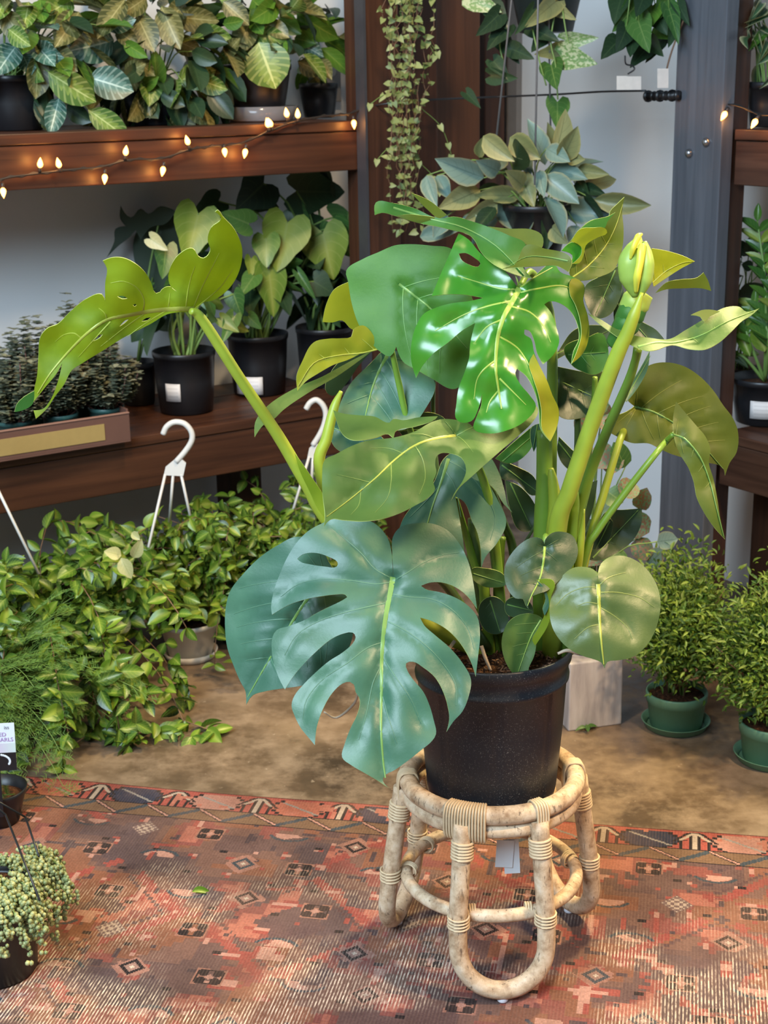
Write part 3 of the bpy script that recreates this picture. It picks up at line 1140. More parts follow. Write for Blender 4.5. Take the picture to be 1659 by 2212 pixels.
def auto_veins(poly, mid, n=6, back=2, ang=58):
    """side veins running from the midrib towards the margin, bending to the tip"""
    out = []
    M = [np.array(p, float) for p in mid]
    L = [0]
    for a, b_ in zip(M, M[1:]):
        L.append(L[-1] + np.linalg.norm(b_ - a))
    T = L[-1]
    def pos(d):
        for i in range(len(M) - 1):
            if d <= L[i + 1] or i == len(M) - 2:
                t = (d - L[i]) / (L[i + 1] - L[i])
                return M[i] + (M[i + 1] - M[i]) * t, (M[i + 1] - M[i]) / (L[i + 1] - L[i])
    for side in (-1, 1):
        starts = [(0.02 * T, 105 + 22 * k) for k in range(back)] + [(T * (0.06 + 0.78 * k / n), ang) for k in range(n)]
        for d, a in starts:
            p, t = pos(d)
            th = math.radians(a) * side
            v = np.array((t[0] * math.cos(th) - t[1] * math.sin(th), t[0] * math.sin(th) + t[1] * math.cos(th)))
            line = [p.copy()]
            q = p.copy()
            for k in range(90):
                q = q + v * 6
                if not pip(poly, q[None])[0]:
                    break
                v = v + t * (0.022 if a < 90 else 0.006)
                v /= np.linalg.norm(v)
                if k % 3 == 2:
                    line.append(q.copy())
            if len(line) > 2:
                out.append([tuple(x) for x in line[:-1]])
    return out


def ribbon(bm, surf, line, w0, w1, lift=0.0012):
    pts = [Vector((x, y, 0)) for x, y in line]
    pts = smooth_pts(pts, 4)
    P2 = np.array([(p.x, p.y) for p in pts])
    n = len(P2)
    tg = np.gradient(P2, axis=0)
    tg /= np.linalg.norm(tg, axis=1)[:, None] + 1e-9
    nr = np.stack([-tg[:, 1], tg[:, 0]], 1)
    ws_ = np.linspace(w0, w1, n)[:, None] / 2
    A = [bm.verts.new(v) for v in surf.at(P2 - nr * ws_, 0.0006)]
    B = [bm.verts.new(v) for v in surf.at(P2, 0.0006 + lift)]
    C_ = [bm.verts.new(v) for v in surf.at(P2 + nr * ws_, 0.0006)]
    for i in range(n - 1):
        bm.faces.new((A[i], B[i], B[i + 1], A[i + 1]))
        bm.faces.new((B[i], C_[i], C_[i + 1], B[i + 1]))


def traced_leaf(crop, outline, Y0, mats, mid=None, veins=None, holes=(), gx=0, gy=0, kxx=0, kyy=0, kxy=0, fold=0.0, wave=0.004, rib=RIB, rw=9, vw=3.2, nv=6, back=2, bulge=0.004, parent=None, grid=13, edge=EDGE, label=None, vein=None, base=None, name='leaf'):
    poly = round_outline(cp(crop, outline))
    P = np.array(poly)
    c = P.mean(0)
    midp = cp(crop, mid) if mid else None
    if veins is None:
        vl = auto_veins(poly, midp, nv, back) if midp and nv else []
    else:
        vl = [cp(crop, v) for v in veins]
    surf = Surf(c, Y0, gx, gy, kxx, kyy, kxy, fold, midp, wave, ([midp] if midp else []) + vl, bulge)
    if base is not None:
        surf = base
        surf.Y0 -= 0.0035
    LAST[0] = surf
    hol = [round_outline(cp(crop, h), 5) for h in holes]
    xs = np.arange(P[:, 0].min(), P[:, 0].max(), grid)
    ys = np.arange(P[:, 1].min(), P[:, 1].max(), grid)
    G = np.array([(x + (grid / 2 if j % 2 else 0), y) for j, y in enumerate(ys) for x in xs])
    G = G[pip(poly, G)]
    ring_all = [poly] + hol
    keep = np.ones(len(G), bool)
    for r_ in ring_all:
        keep &= seg_dist(G, list(r_) + [r_[0]]) > grid * 0.45
    for h in hol:
        keep &= ~pip(h, G)
    G = G[keep]
    VP = []
    for v in ([midp] if midp else []) + vl:
        if len(v) < 2:
            continue
        sv = smooth_pts([Vector((x, y, 0)) for x, y in v], 5)
        acc = None
        for q in sv:
            q2 = np.array((q.x, q.y))
            if acc is None or np.linalg.norm(q2 - acc) > 6:
                VP.append(q2)
                acc = q2
    if VP:
        VP = np.array(VP)
        okv = pip(poly, VP)
        for r_ in ring_all:
            okv &= seg_dist(VP, list(r_) + [r_[0]]) > 3.0
        for h in hol:
            okv &= ~pip(h, VP)
        VP = VP[okv]
        if len(VP) and len(G):
            dm_ = np.array([np.hypot(*(VP - g).T).min() for g in G])
            G = G[dm_ > 5.0]
        G = np.concatenate([G, VP]) if len(G) else VP
    V2, E2 = [], []
    for r_ in ring_all:
        b0 = len(V2)
        V2 += [Vector(p) for p in r_]
        E2 += [(b0 + i, b0 + (i + 1) % len(r_)) for i in range(len(r_))]
    V2 += [Vector((float(x), float(y))) for x, y in G]
    vo, eo, fo, _, _, _ = delaunay_2d_cdt(V2, E2, [], 0, 1e-4)
    VV = np.array([(v.x, v.y) for v in vo])
    cen = np.array([VV[list(f)].mean(0) for f in fo])
    ok = pip(poly, cen)
    for h in hol:
        ok &= ~pip(h, cen)
    fo = [f for f, k in zip(fo, ok) if k]
    front = surf.at(VV)
    n = len(front)
    nrm = np.zeros((n, 3))
    FA = np.array([tuple(v) for v in front])
    for f in fo:
        a, b_, c_ = (FA[i] for i in f)
        q = np.cross(b_ - a, c_ - a)
        if q @ (FA[f[0]] - np.array(CAM)) > 0:
            q = -q
        for i in f:
            nrm[i] += q
    nrm /= np.linalg.norm(nrm, axis=1)[:, None] + 1e-12
    used = sorted({i for f in fo for i in f})
    bm = bmesh.new()
    th = 0.0011
    fv = {i: bm.verts.new(FA[i]) for i in used}
    bv = {i: bm.verts.new(FA[i] - nrm[i] * th) for i in used}
    ec = {}
    for f in fo:
        a, b_, c_ = (FA[i] for i in f)
        if np.cross(b_ - a, c_ - a) @ (a - np.array(CAM)) > 0:
            f = f[::-1]
        F1 = bm.faces.new([fv[i] for i in f])
        F1.material_index = 0
        F2 = bm.faces.new([bv[i] for i in reversed(f)])
        F2.material_index = 1
        for k in range(3):
            e = (f[k], f[(k + 1) % 3])
            ec[e] = ec.get(e, 0) + 1
    for (i, j) in list(ec):
        if (j, i) not in ec:
            F3 = bm.faces.new((fv[j], fv[i], bv[i], bv[j]))
            F3.material_index = 2
            for e in F3.edges:
                e.smooth = False
    par = parent or mon
    off = world_loc(par)
    bmesh.ops.translate(bm, verts=bm.verts, vec=-off)
    me = bpy.data.meshes.new('leaf')
    bm.to_mesh(me)
    bm.free()
    me.polygons.foreach_set('use_smooth', [True] * len(me.polygons))
    o = link(name, me, par, (mats[0], mats[1], edge))
    if label:
        o['label'] = label
    if midp:
        bm = bmesh.new()
        ribbon(bm, surf, midp, rw, rw * 0.25, 0.0022)
        mo = bm_obj('midrib', bm, rib, par)
        mo.parent = o
    if vl:
        bm = bmesh.new()
        for v in vl:
            if len(v) >= 2:
                ribbon(bm, surf, v, vw, vw * 0.35, 0.0007)
        vo_ = bm_obj('veins', bm, vein or VEIN.get(mats[0].name, rib), par)
        vo_['kind'] = 'stuff'
        vo_.parent = o
    return o, surf


LAST = [None]


def petiole(pts, rad_px, mat, name='petiole', parent=None, seg=10, join=False):
    """pts of (px, py, Y); radius in pixels"""
    if join:                                        # meets the blade from behind
        pts = list(pts)
        y0 = float(LAST[0].Y([pts[0][:2]])[0]) + 0.005
        pts[0] = (pts[0][0], pts[0][1], y0)
        pts[1] = (pts[1][0], pts[1][1], max(pts[1][2], y0 + 0.02))
    P = [PY(x, y, yy) for x, y, yy in pts]
    R = [r * mpp(p.y, p.z) for r, p in zip(rad_px, P)]
    return tube_obj(name, P, R, mat, parent or mon, seg, sub=6)


T1, U = (TOP_BLUE, UND_LIME), UND_OLIVE
# front split leaf
L1 = [(852, 885), (850, 840), (846, 770), (850, 690), (890, 640), (970, 622), (1060, 628), (1130, 665), (1190, 740), (1230, 830), (1250, 920), (1268, 1048), (1225, 990), (1160, 940), (1090, 917), (1030, 919), (990, 934), (1010, 950), (1080, 965), (1150, 988), (1220, 1030), (1270, 1090), (1283, 1180), (1274, 1280), (1262, 1385), (1245, 1330), (1215, 1265), (1170, 1200), (1110, 1145), (1040, 1108), (985, 1092), (1005, 1130), (1060, 1180), (1130, 1240), (1190, 1310), (1238, 1400), (1228, 1480), (1195, 1560), (1150, 1610), (1116, 1662), (1130, 1600), (1122, 1530), (1100, 1460), (1060, 1390), (1000, 1340), (950, 1312), (915, 1320), (920, 1352), (950, 1400), (1000, 1460), (1032, 1530), (1052, 1600), (1064, 1672), (1045, 1705), (990, 1752), (930, 1800), (860, 1850), (808, 1880), (800, 1905), (832, 1942), (785, 1910), (720, 1872), (640, 1825), (597, 1788), (610, 1720), (640, 1640), (670, 1580), (686, 1520), (682, 1490), (665, 1465), (655, 1425), (635, 1412), (600, 1420), (550, 1465), (500, 1550), (470, 1640), (461, 1727), (430, 1690), (390, 1640), (360, 1580), (345, 1530), (360, 1480), (400, 1430), (460, 1370), (530, 1310), (600, 1265), (650, 1220), (664, 1190), (650, 1167), (610, 1170), (550, 1195), (480, 1250), (400, 1330), (350, 1390), (312, 1450), (285, 1400), (260, 1330), (247, 1260), (250, 1190), (270, 1155), (330, 1135), (420, 1100), (470, 1070), (540, 1035), (600, 1005), (623, 990), (612, 978), (570, 977), (500, 985), (420, 1000), (330, 1030), (248, 1078), (243, 1040), (260, 950), (285, 880), (320, 800), (370, 720), (430, 660), (500, 622), (560, 600), (640, 596), (720, 606), (780, 640), (825, 700), (843, 770), (848, 840)]
traced_leaf('A', L1, 2.30, (TOP_BLUE, UND_LIME), [(850, 890), (838, 960), (815, 1080), (800, 1200), (793, 1330), (792, 1480), (790, 1640), (800, 1800), (812, 1890)],
            [[(848, 900), (760, 850), (690, 770), (600, 690), (540, 640)], [(845, 915), (760, 925), (640, 908), (500, 900), (380, 925), (290, 990)], [(815, 1020), (720, 1040), (600, 1070), (480, 1110), (370, 1180), (310, 1280)], [(800, 1215), (720, 1245), (620, 1320), (500, 1400), (420, 1500), (400, 1600)], [(793, 1330), (750, 1420), (720, 1560), (680, 1700)],
             [(858, 905), (920, 870), (1000, 820), (1100, 780), (1180, 770)], [(845, 975), (930, 990), (1040, 1000), (1140, 1050), (1220, 1140), (1255, 1250)], [(820, 1110), (900, 1150), (1000, 1220), (1090, 1310), (1160, 1420), (1165, 1530)], [(805, 1300), (870, 1400), (940, 1500), (990, 1620)], [(795, 1480), (830, 1600), (870, 1720)]],
            holes=[[(373, 800), (400, 778), (460, 770), (530, 790), (575, 820), (570, 838), (510, 838), (440, 828), (390, 815)]],
            gy=-0.042, gx=0.0, kxx=0.006, kyy=0.002, fold=0.010, wave=0.005, rib=RIBG, rw=12, vw=3.0, bulge=0.004, grid=11)
petiole([(849, 1247, 2.33), (880, 1225, 2.40), (960, 1260, 2.47), (1050, 1400, 2.53)], [3, 8, 10, 13], PETD, join=True)
# entire leaf behind it on the left
L2 = [(470, 720), (370, 690), (280, 730), (190, 790), (100, 880), (40, 960), (18, 1040), (14, 1140), (25, 1240), (60, 1340), (90, 1410), (116, 1460), (119, 1525), (150, 1480), (210, 1460), (300, 1445), (400, 1430), (490, 1395), (570, 1330), (640, 1220), (650, 1080), (610, 940), (540, 830)]
traced_leaf('A', L2, 2.44, (TOP_BLUE, UND_OLIVE), [(520, 890), (430, 990), (350, 1110), (240, 1290), (125, 1490)], gy=-0.025, gx=-0.02, kxx=0.015, fold=0.010, rib=RIBG, rw=9, nv=5)
petiole([(705, 1246, 2.47), (800, 1230, 2.52), (950, 1300, 2.55), (1060, 1410, 2.56)], [7, 7, 9, 11], PETD, join=True)
# broad olive leaf over it
L3 = [(506, 640), (512, 590), (500, 480), (497, 400), (512, 305), (560, 282), (640, 240), (720, 212), (860, 195), (960, 165), (1040, 120), (1100, 104), (1200, 116), (1232, 128), (1260, 150), (1330, 120), (1420, 80), (1500, 52), (1566, 42), (1572, 72), (1540, 125), (1480, 182), (1400, 250), (1320, 320), (1240, 392), (1180, 445), (1140, 508), (1160, 465), (1192, 420), (1213, 370), (1210, 330), (1190, 295), (1140, 275), (1090, 274), (1067, 290), (1060, 330), (1066, 370), (1050, 420), (1060, 450), (1030, 490), (960, 535), (880, 575), (800, 600), (700, 612), (600, 606), (540, 602)]
traced_leaf('A', L3, 2.33, (TOP_OLIVE, UND_LIME), [(1165, 185), (1060, 200), (960, 235), (860, 305), (760, 400), (640, 500), (520, 590)],
            [[(1165, 185), (1140, 150), (1110, 115)], [(1165, 185), (1200, 210), (1250, 270)], [(1165, 185), (1260, 140), (1400, 100), (1530, 62)], [(1060, 200), (1000, 180), (940, 180)], [(960, 235), (1000, 310), (1010, 400), (980, 480)], [(900, 275), (830, 250), (740, 250)], [(840, 320), (840, 420), (820, 500), (760, 570)], [(740, 420), (660, 400), (570, 380)], [(690, 460), (680, 530), (640, 580)]],
            gx=0.020, gy=-0.075, kxx=0.004, kyy=0.004, fold=0.010, wave=0.012, rib=RIBY, rw=6, vw=2.2)
petiole([(986, 940, 2.42), (1010, 960, 2.47), (1060, 1100, 2.52), (1090, 1400, 2.55)], [7, 8, 10, 12], PETG, join=True)
L4 = [(553, 60), (575, 130), (600, 180), (640, 206), (700, 208), (770, 195), (828, 178), (855, 206), (860, 168), (960, 140), (1060, 104), (1072, 90), (980, 95), (900, 110), (850, 104), (832, 122), (760, 92), (680, 85), (600, 76)]
traced_leaf('A', L4, 2.44, (TOP_OLIVE, UND_OLIVE), gy=-0.14, wave=0.012, nv=0)
# blue glossy leaf in the middle of the plant
L21 = [(165, 250), (250, 200), (360, 190), (430, 230), (490, 330), (525, 440), (545, 530), (572, 572), (520, 520), (470, 440), (430, 400), (480, 490), (535, 632), (480, 755), (410, 840), (386, 905), (384, 800), (362, 690), (330, 620), (285, 510), (232, 478), (255, 600), (280, 760), (288, 850), (240, 750), (150, 680), (60, 655), (-40, 660), (-110, 690), (-80, 610), (-20, 530), (60, 460), (110, 380)]
traced_leaf('D', L21, 2.49, (TOP_BLUE, UND_OLIVE), [(190, 250), (150, 380), (100, 520), (60, 650)], [[(190, 260), (300, 330), (400, 450), (470, 600), (440, 740)], [(170, 320), (230, 420), (265, 600)], [(140, 410), (60, 500), (-40, 600)]], gx=0.02, gy=-0.03, kxx=0.008, rib=RIBG, rw=8)
petiole([(968, 990, 2.52), (1000, 1010, 2.56), (1060, 1150, 2.58), (1090, 1400, 2.58)], [7, 8, 10, 12], PETD, join=True)
# young glossy bright leaf
L5 = [(1222, 488), (1190, 455), (1150, 405), (1080, 360), (1010, 300), (960, 240), (905, 204), (880, 260), (850, 330), (810, 420), (762, 536), (850, 526), (940, 529), (1035, 545), (960, 562), (860, 575), (790, 595), (720, 630), (682, 690), (655, 790), (655, 880), (680, 968), (710, 910), (770, 840), (850, 780), (920, 720), (992, 678), (980, 720), (965, 790), (960, 860), (935, 940), (905, 1020), (893, 1100), (896, 1190), (970, 1196), (1005, 1140), (1028, 1050), (1024, 1110), (1000, 1170), (985, 1235), (1060, 1260), (1170, 1240), (1260, 1190), (1312, 1115), (1280, 1060), (1230, 1000), (1203, 940), (1212, 918), (1260, 955), (1310, 1050), (1328, 1130), (1340, 1240), (1388, 1302), (1425, 1220), (1432, 1130), (1400, 1060), (1370, 980), (1330, 900), (1302, 830), (1285, 760), (1250, 735), (1252, 712), (1275, 716), (1300, 760), (1320, 840), (1350, 895), (1400, 850), (1434, 780), (1420, 700), (1390, 620), (1356, 580), (1380, 564), (1430, 570), (1490, 610), (1530, 680), (1540, 760), (1510, 830), (1500, 894), (1560, 840), (1593, 740), (1585, 640), (1562, 560), (1567, 480), (1520, 440), (1440, 408), (1400, 360), (1340, 400), (1290, 445)]
traced_leaf('B', L5, 2.42, (TOP_GLOSS, UND_GOLD), [(1225, 492), (1190, 560), (1140, 650), (1110, 760), (1100, 900), (1110, 1000), (1130, 1130)],
            [[(1225, 492), (1210, 440), (1190, 400)], [(1215, 500), (1120, 495), (1000, 460), (900, 430)], [(1185, 560), (1050, 590), (920, 640), (780, 720)], [(1130, 660), (1050, 700), (990, 780)], [(1105, 870), (1040, 920), (1000, 980), (985, 1080)], [(1118, 1030), (1070, 1090), (1050, 1150)],
             [(1228, 492), (1300, 440), (1400, 385)], [(1230, 515), (1330, 495), (1440, 480), (1510, 510), (1555, 600)], [(1185, 590), (1280, 620), (1350, 690), (1390, 780)], [(1120, 750), (1190, 790), (1240, 840), (1320, 980), (1370, 1100)], [(1120, 970), (1190, 1040), (1260, 1110)]],
            holes=[[(905, 312), (940, 308), (990, 335), (1020, 365), (1010, 380), (960, 370), (920, 345)]],
            gx=0.012, gy=-0.028, kxx=0.016, kyy=0.003, fold=-0.010, wave=0.010, rib=RIB, rw=13, vw=4.0, bulge=0.005, grid=11)
L5S = LAST[0]
GM = ([(1300, 840), (1330, 900), (1370, 980), (1400, 1060), (1431, 1130), (1424, 1220), (1388, 1300), (1345, 1240), (1340, 1130), (1325, 1050), (1295, 960), (1275, 890)], [(1500, 445), (1522, 442), (1565, 480), (1561, 560), (1584, 640), (1592, 740), (1560, 838), (1502, 890), (1535, 810), (1552, 740), (1545, 660), (1520, 580), (1490, 520)])
import copy as _cp
for gm in GM:
    traced_leaf('B', gm, 0, (UND_GOLD, UND_GOLD), base=_cp.copy(L5S), nv=0, name='leaf_margin', label='golden folded leaf margin', grid=9)
LAST[0] = L5S
petiole([(1122, 620, 2.46), (1150, 590, 2.54), (1190, 700, 2.60), (1190, 1000, 2.60), (1180, 1400, 2.57)], [7, 8, 11, 13, 16], PETG, join=True)
# big green leaf behind on the left
L23 = [(312, 402), (400, 340), (480, 305), (570, 268), (650, 262), (760, 270), (870, 290), (920, 400), (990, 600), (1000, 800), (945, 950), (890, 1024), (760, 968), (690, 928), (610, 880), (575, 802), (545, 852), (490, 828), (430, 765), (380, 690), (340, 570), (322, 460)]
traced_leaf('B', L23, 2.57, (TOP_GREEN, UND_LIME), [(590, 472), (680, 540), (760, 605), (860, 710), (950, 812)], gx=-0.015, gy=-0.022, kxx=0.006, fold=0.008, rib=RIBG, rw=6, vw=2.2, nv=4, back=0)
petiole([(846, 755, 2.56), (862, 830, 2.58), (885, 925, 2.58), (960, 1150, 2.58), (1080, 1400, 2.57)], [6, 7, 7, 9, 10], PETG)
# blue leaf under it
L22 = [(545, 815), (500, 830), (440, 890), (340, 990), (285, 1090), (262, 1160), (400, 1190), (520, 1240), (640, 1230), (740, 1112), (782, 1010), (770, 970), (700, 895), (610, 840)]
traced_leaf('B', L22, 2.60, (TOP_BLUE, UND_OLIVE), [(530, 845), (490, 920), (450, 1020), (410, 1175)], gy=-0.05, fold=0.008, rib=RIBG, rw=8, vw=3, nv=4)
# golden undersides on the left
L24 = [(325, 462), (250, 500), (205, 585), (187, 672), (240, 675), (290, 664), (345, 712), (400, 700), (380, 600), (345, 540)]
traced_leaf('B', L24, 2.63, (UND_GOLD, TOP_THIN), gx=0.02, kxx=0.02, nv=0)
L25 = [(490, 812), (440, 720), (400, 690), (350, 712), (340, 750), (300, 758), (220, 760), (140, 780), (80, 880), (50, 960), (55, 1035), (100, 985), (170, 940), (240, 900), (320, 872), (400, 835)]
traced_leaf('B', L25, 2.53, (UND_GOLD, TOP_THIN), [(490, 812), (400, 835), (260, 850), (140, 890), (60, 1010)], gx=0.02, gy=-0.03, kxx=0.01, rib=RIBY, rw=4, vw=2, nv=3, back=0)
L25b = [(1490, 690), (1400, 735), (1280, 800), (1175, 845), (1060, 920), (1016, 980), (1014, 1040), (1050, 990), (1085, 972), (1130, 930), (1230, 862), (1350, 792)]
traced_leaf('F', L25b, 2.55, (TOP_OLIVE, UND_LIME), gx=0.02, gy=-0.05, nv=0)
L26 = [(460, 815), (350, 850), (280, 880), (230, 940), (204, 1032), (240, 1062), (310, 1000), (380, 900)]
traced_leaf('B', L26, 2.62, (TOP_DARK, UND_LIME), gx=0.02, nv=0)
# big leaf out to the left, seen from below
L27 = [(1165, 800), (1060, 815), (1000, 826), (900, 884), (740, 965), (620, 1040), (490, 1120), (430, 1160), (380, 1250), (330, 1315), (280, 1390), (214, 1450), (200, 1400), (255, 1392), (300, 1340), (345, 1230), (372, 1118), (330, 1190), (270, 1262), (230, 1312), (198, 1352), (205, 1270), (220, 1200), (230, 1080), (242, 960), (290, 906), (340, 888), (420, 810), (520, 732), (608, 708), (628, 748), (628, 640), (638, 552), (614, 508), (660, 490), (730, 489), (810, 525), (870, 580), (905, 640), (932, 702), (956, 694), (965, 680), (1012, 660), (1058, 692), (1020, 662), (1005, 600), (1030, 520), (1080, 460), (1150, 433), (1185, 480), (1215, 492), (1255, 450), (1240, 380), (1260, 310), (1320, 252), (1284, 215), (1300, 204), (1328, 240), (1400, 320), (1446, 430), (1440, 530), (1400, 630), (1340, 700), (1270, 745), (1210, 756), (1172, 785)]
traced_leaf('E', L27, 2.40, (UND_LIME, TOP_THIN), [(1160, 795), (1050, 795), (920, 805), (780, 830), (640, 860), (520, 940), (400, 1060), (300, 1180), (225, 1300)],
            [[(1160, 795), (1230, 740), (1320, 660), (1390, 560)], [(1155, 790), (1200, 680), (1260, 560), (1310, 460)], [(1110, 790), (1120, 700), (1140, 610), (1165, 540)], [(1005, 797), (1010, 740), (1015, 700)], [(855, 810), (860, 740), (820, 670), (740, 630), (660, 640)], [(640, 860), (625, 820), (590, 790)], [(480, 965), (440, 940), (380, 950), (330, 990)], [(1000, 800), (870, 880), (760, 960)], [(860, 825), (740, 910), (600, 1020)], [(660, 870), (560, 980), (470, 1080)]],
            holes=[[(700, 720), (735, 716), (762, 732), (730, 736)], [(793, 772), (808, 764), (818, 772), (804, 782)], [(845, 870), (875, 848), (902, 846), (880, 864)], [(540, 995), (580, 955), (615, 945), (600, 965)], [(712, 902), (750, 862), (770, 856), (745, 880)]],
            gx=0.015, gy=0.045, kxx=0.004, kyy=-0.010, kxy=0.006, fold=-0.006, wave=0.014, rib=RIBY, rw=11, vw=3.2, grid=11)
traced_leaf('E', [(205, 1285), (150, 1315), (98, 1368), (88, 1410), (130, 1402), (195, 1362)], 2.36, (TOP_GREEN, UND_LIME), gx=0.02, nv=0)
petiole([(412, 672, 2.41), (428, 680, 2.42), (455, 718, 2.43), (520, 820, 2.45), (600, 940, 2.48), (660, 1042, 2.49), (720, 1140, 2.50), (900, 1330, 2.54), (1060, 1420, 2.56)], [7, 11, 12, 12, 13, 14, 15, 17, 18], PETY, seg=12)
traced_leaf('P', [(636, 978), (652, 1000), (676, 1035), (700, 1075), (702, 1118), (690, 1105), (668, 1060), (648, 1018)], 2.47, (UND_LIME, UND_LIME), nv=0, label='papery stem sheath')
petiole([(737, 845, 2.55), (722, 880, 2.54), (706, 945, 2.53), (692, 1015, 2.53), (760, 1180, 2.55), (1060, 1410, 2.57)], [4, 10, 12, 13, 13, 14], PETY)
# long curling leaf across the top
L7 = [(463, 108), (468, 42), (560, 46), (680, 76), (765, 116), (812, 126), (880, 117), (970, 140), (1075, 176), (1170, 216), (1258, 266), (1225, 340), (1290, 440), (1230, 430), (1150, 400), (1080, 360), (1020, 300), (985, 235), (950, 208), (880, 190), (800, 170), (720, 155), (640, 135), (570, 112), (500, 96)]
traced_leaf('B', L7, 2.50, (TOP_GREEN, UND_OLIVE), [(560, 70), (760, 130), (930, 175), (1100, 270), (1250, 425)], gx=0.01, gy=-0.06, wave=0.014, rib=RIBG, rw=5, nv=0)
traced_leaf('B', [(1060, 168), (1170, 180), (1290, 185), (1342, 212), (1352, 250), (1335, 288), (1262, 264), (1170, 216)], 2.53, (UND_OLIVE, TOP_THIN), gy=-0.05, nv=0)
traced_leaf('B', [(1137, 390), (1200, 368), (1262, 266), (1360, 286), (1480, 318), (1502, 350), (1482, 408), (1420, 375), (1330, 378), (1230, 382)], 2.44, (UND_OLIVE, TOP_THIN), [(1480, 350), (1370, 330), (1260, 330), (1150, 388)], gy=-0.06, wave=0.01, nv=3, back=0, rib=RIBG, rw=3, vw=1.5)
traced_leaf('B', [(655, -8), (750, 32), (842, 108), (806, 126), (742, 82), (690, 30)], 2.58, (UND_OLIVE, TOP_THIN), nv=0)
traced_leaf('B', [(575, 112), (640, 135), (720, 155), (800, 160), (860, 150), (780, 122), (700, 110), (640, 105)], 2.515, (UND_OLIVE, TOP_THIN), nv=0)
# upright leaf at the top right with a rolled flap
L10 = [(706, 16), (692, 100), (700, 200), (696, 310), (672, 400), (640, 462), (560, 502), (470, 527), (400, 522), (368, 480), (385, 420), (385, 370), (318, 345), (370, 290), (440, 205), (500, 160), (612, 130), (618, 104), (660, 60)]
traced_leaf('C', L10, 2.56, (UND_OLIVE, TOP_THIN), [(385, 510), (480, 440), (580, 330), (650, 200), (695, 60)], gx=0.02, gy=-0.02, kxx=0.02, rib=RIBY, rw=4, vw=2, nv=5, back=0)
traced_leaf('C', [(385, 425), (430, 420), (456, 370), (470, 312), (545, 262), (600, 235), (585, 206), (520, 204), (432, 214), (380, 288), (440, 320), (440, 370)], 2.53, (UND_GOLD, TOP_THIN), gx=0.02, kxx=0.03, nv=0)
traced_leaf('C', [(320, 345), (385, 292), (445, 322), (456, 365), (430, 420), (388, 424), (386, 370)], 2.535, (TOP_GLOSS, UND_LIME), gx=0.01, nv=0)
traced_leaf('C', [(420, 225), (500, 162), (612, 132), (650, 110), (600, 170), (585, 205), (520, 204)], 2.545, (TOP_GREEN, UND_LIME), nv=0)
# bud: new leaf still rolled, on a thick pale stalk
BUDC = plain('new_leaf_green', (0.30, 0.42, 0.07), 0.45, var=0.3, scale=25)
BUDY = plain('new_leaf_yellow', (0.58, 0.56, 0.055), 0.45, var=0.2, scale=25)


def spindle(px_pts, rads, mat, label=None, flat=0.75):
    P = [PY(x, y, yy) for x, y, yy in px_pts]
    R = [r * mpp(2.5, 1.1) for r in rads]
    o = tube_obj('new_leaf', P, R, mat, mon, 12, sub=6)
    if label:
        o['label'] = label
    return o


spindle([(1376, 640, 2.47), (1366, 600, 2.47), (1364, 565, 2.47), (1374, 535, 2.475), (1382, 508, 2.48)], [10, 27, 28, 20, 3], BUDC, 'rolled unopened leaf')
spindle([(1384, 640, 2.455), (1394, 605, 2.45), (1398, 570, 2.45), (1396, 545, 2.455), (1392, 522, 2.46)], [5, 15, 15, 12, 5], BUDC)
spindle([(1374, 632, 2.45), (1376, 600, 2.44), (1382, 570, 2.44), (1385, 545, 2.445), (1388, 528, 2.45)], [4, 8, 8, 9, 7], BUDY)
spindle([(1362, 560, 2.452), (1368, 535, 2.447), (1378, 512, 2.452), (1386, 506, 2.46)], [3, 6, 7, 3], BUDY)
for k, (bx, by, br) in enumerate(((1372, 652, 32), (1362, 676, 31), (1352, 700, 29), (1342, 722, 26))):
    spindle([(bx - 14, by + 22, 2.52), (bx + 2, by, 2.51), (bx + 18, by - 22, 2.51)], [br * 0.8, br, br * 0.75], TOP_GREEN if k else BUDC)
petiole([(1387, 632, 2.435), (1370, 680, 2.435), (1354, 722, 2.44), (1330, 775, 2.45), (1275, 925, 2.48), (1230, 1060, 2.50), (1203, 1150, 2.52), (1190, 1420, 2.56)], [4, 13, 15, 17, 18, 19, 21, 22], PETY, seg=12)
# right-hand leaves
traced_leaf('C', [(872, 330), (960, 345), (1060, 375), (1138, 410), (1060, 450), (980, 500), (885, 565), (870, 500)], 2.66, (UND_GOLD, TOP_THIN), [(880, 540), (960, 470), (1060, 420), (1130, 411)], kxx=0.01, nv=3, back=0, rib=RIBY, rw=3, vw=1.5)
traced_leaf('C', [(895, 605), (960, 540), (1060, 520), (1150, 510), (1190, 478), (1215, 520), (1238, 592), (1180, 576), (1060, 576), (960, 582)], 2.74, (UND_OLIVE, TOP_THIN), kxx=0.01, nv=0)
L14 = [(482, 728), (560, 765), (640, 815), (700, 840), (760, 862), (860, 878), (980, 885), (1080, 830), (1180, 770), (1260, 720), (1330, 690), (1410, 688), (1452, 718), (1532, 696), (1480, 742), (1430, 772), (1350, 850), (1280, 910), (1200, 948), (1100, 946), (1000, 922), (900, 952), (858, 958), (800, 945), (700, 895), (620, 842), (540, 782)]
traced_leaf('C', L14, 2.47, (TOP_OLIVE, UND_OLIVE), [(790, 930), (900, 905), (1020, 905), (1180, 860), (1330, 780), (1500, 712)], gx=-0.005, gy=-0.10, kxx=0.006, wave=0.014, rib=RIBG, rw=4, vw=1.8, nv=4, back=0)
traced_leaf('C', [(1112, 738), (1180, 708), (1240, 706), (1290, 716), (1230, 745), (1195, 778), (1170, 748)], 2.485, (UND_OLIVE, TOP_OLIVE), gy=-0.08, nv=0)
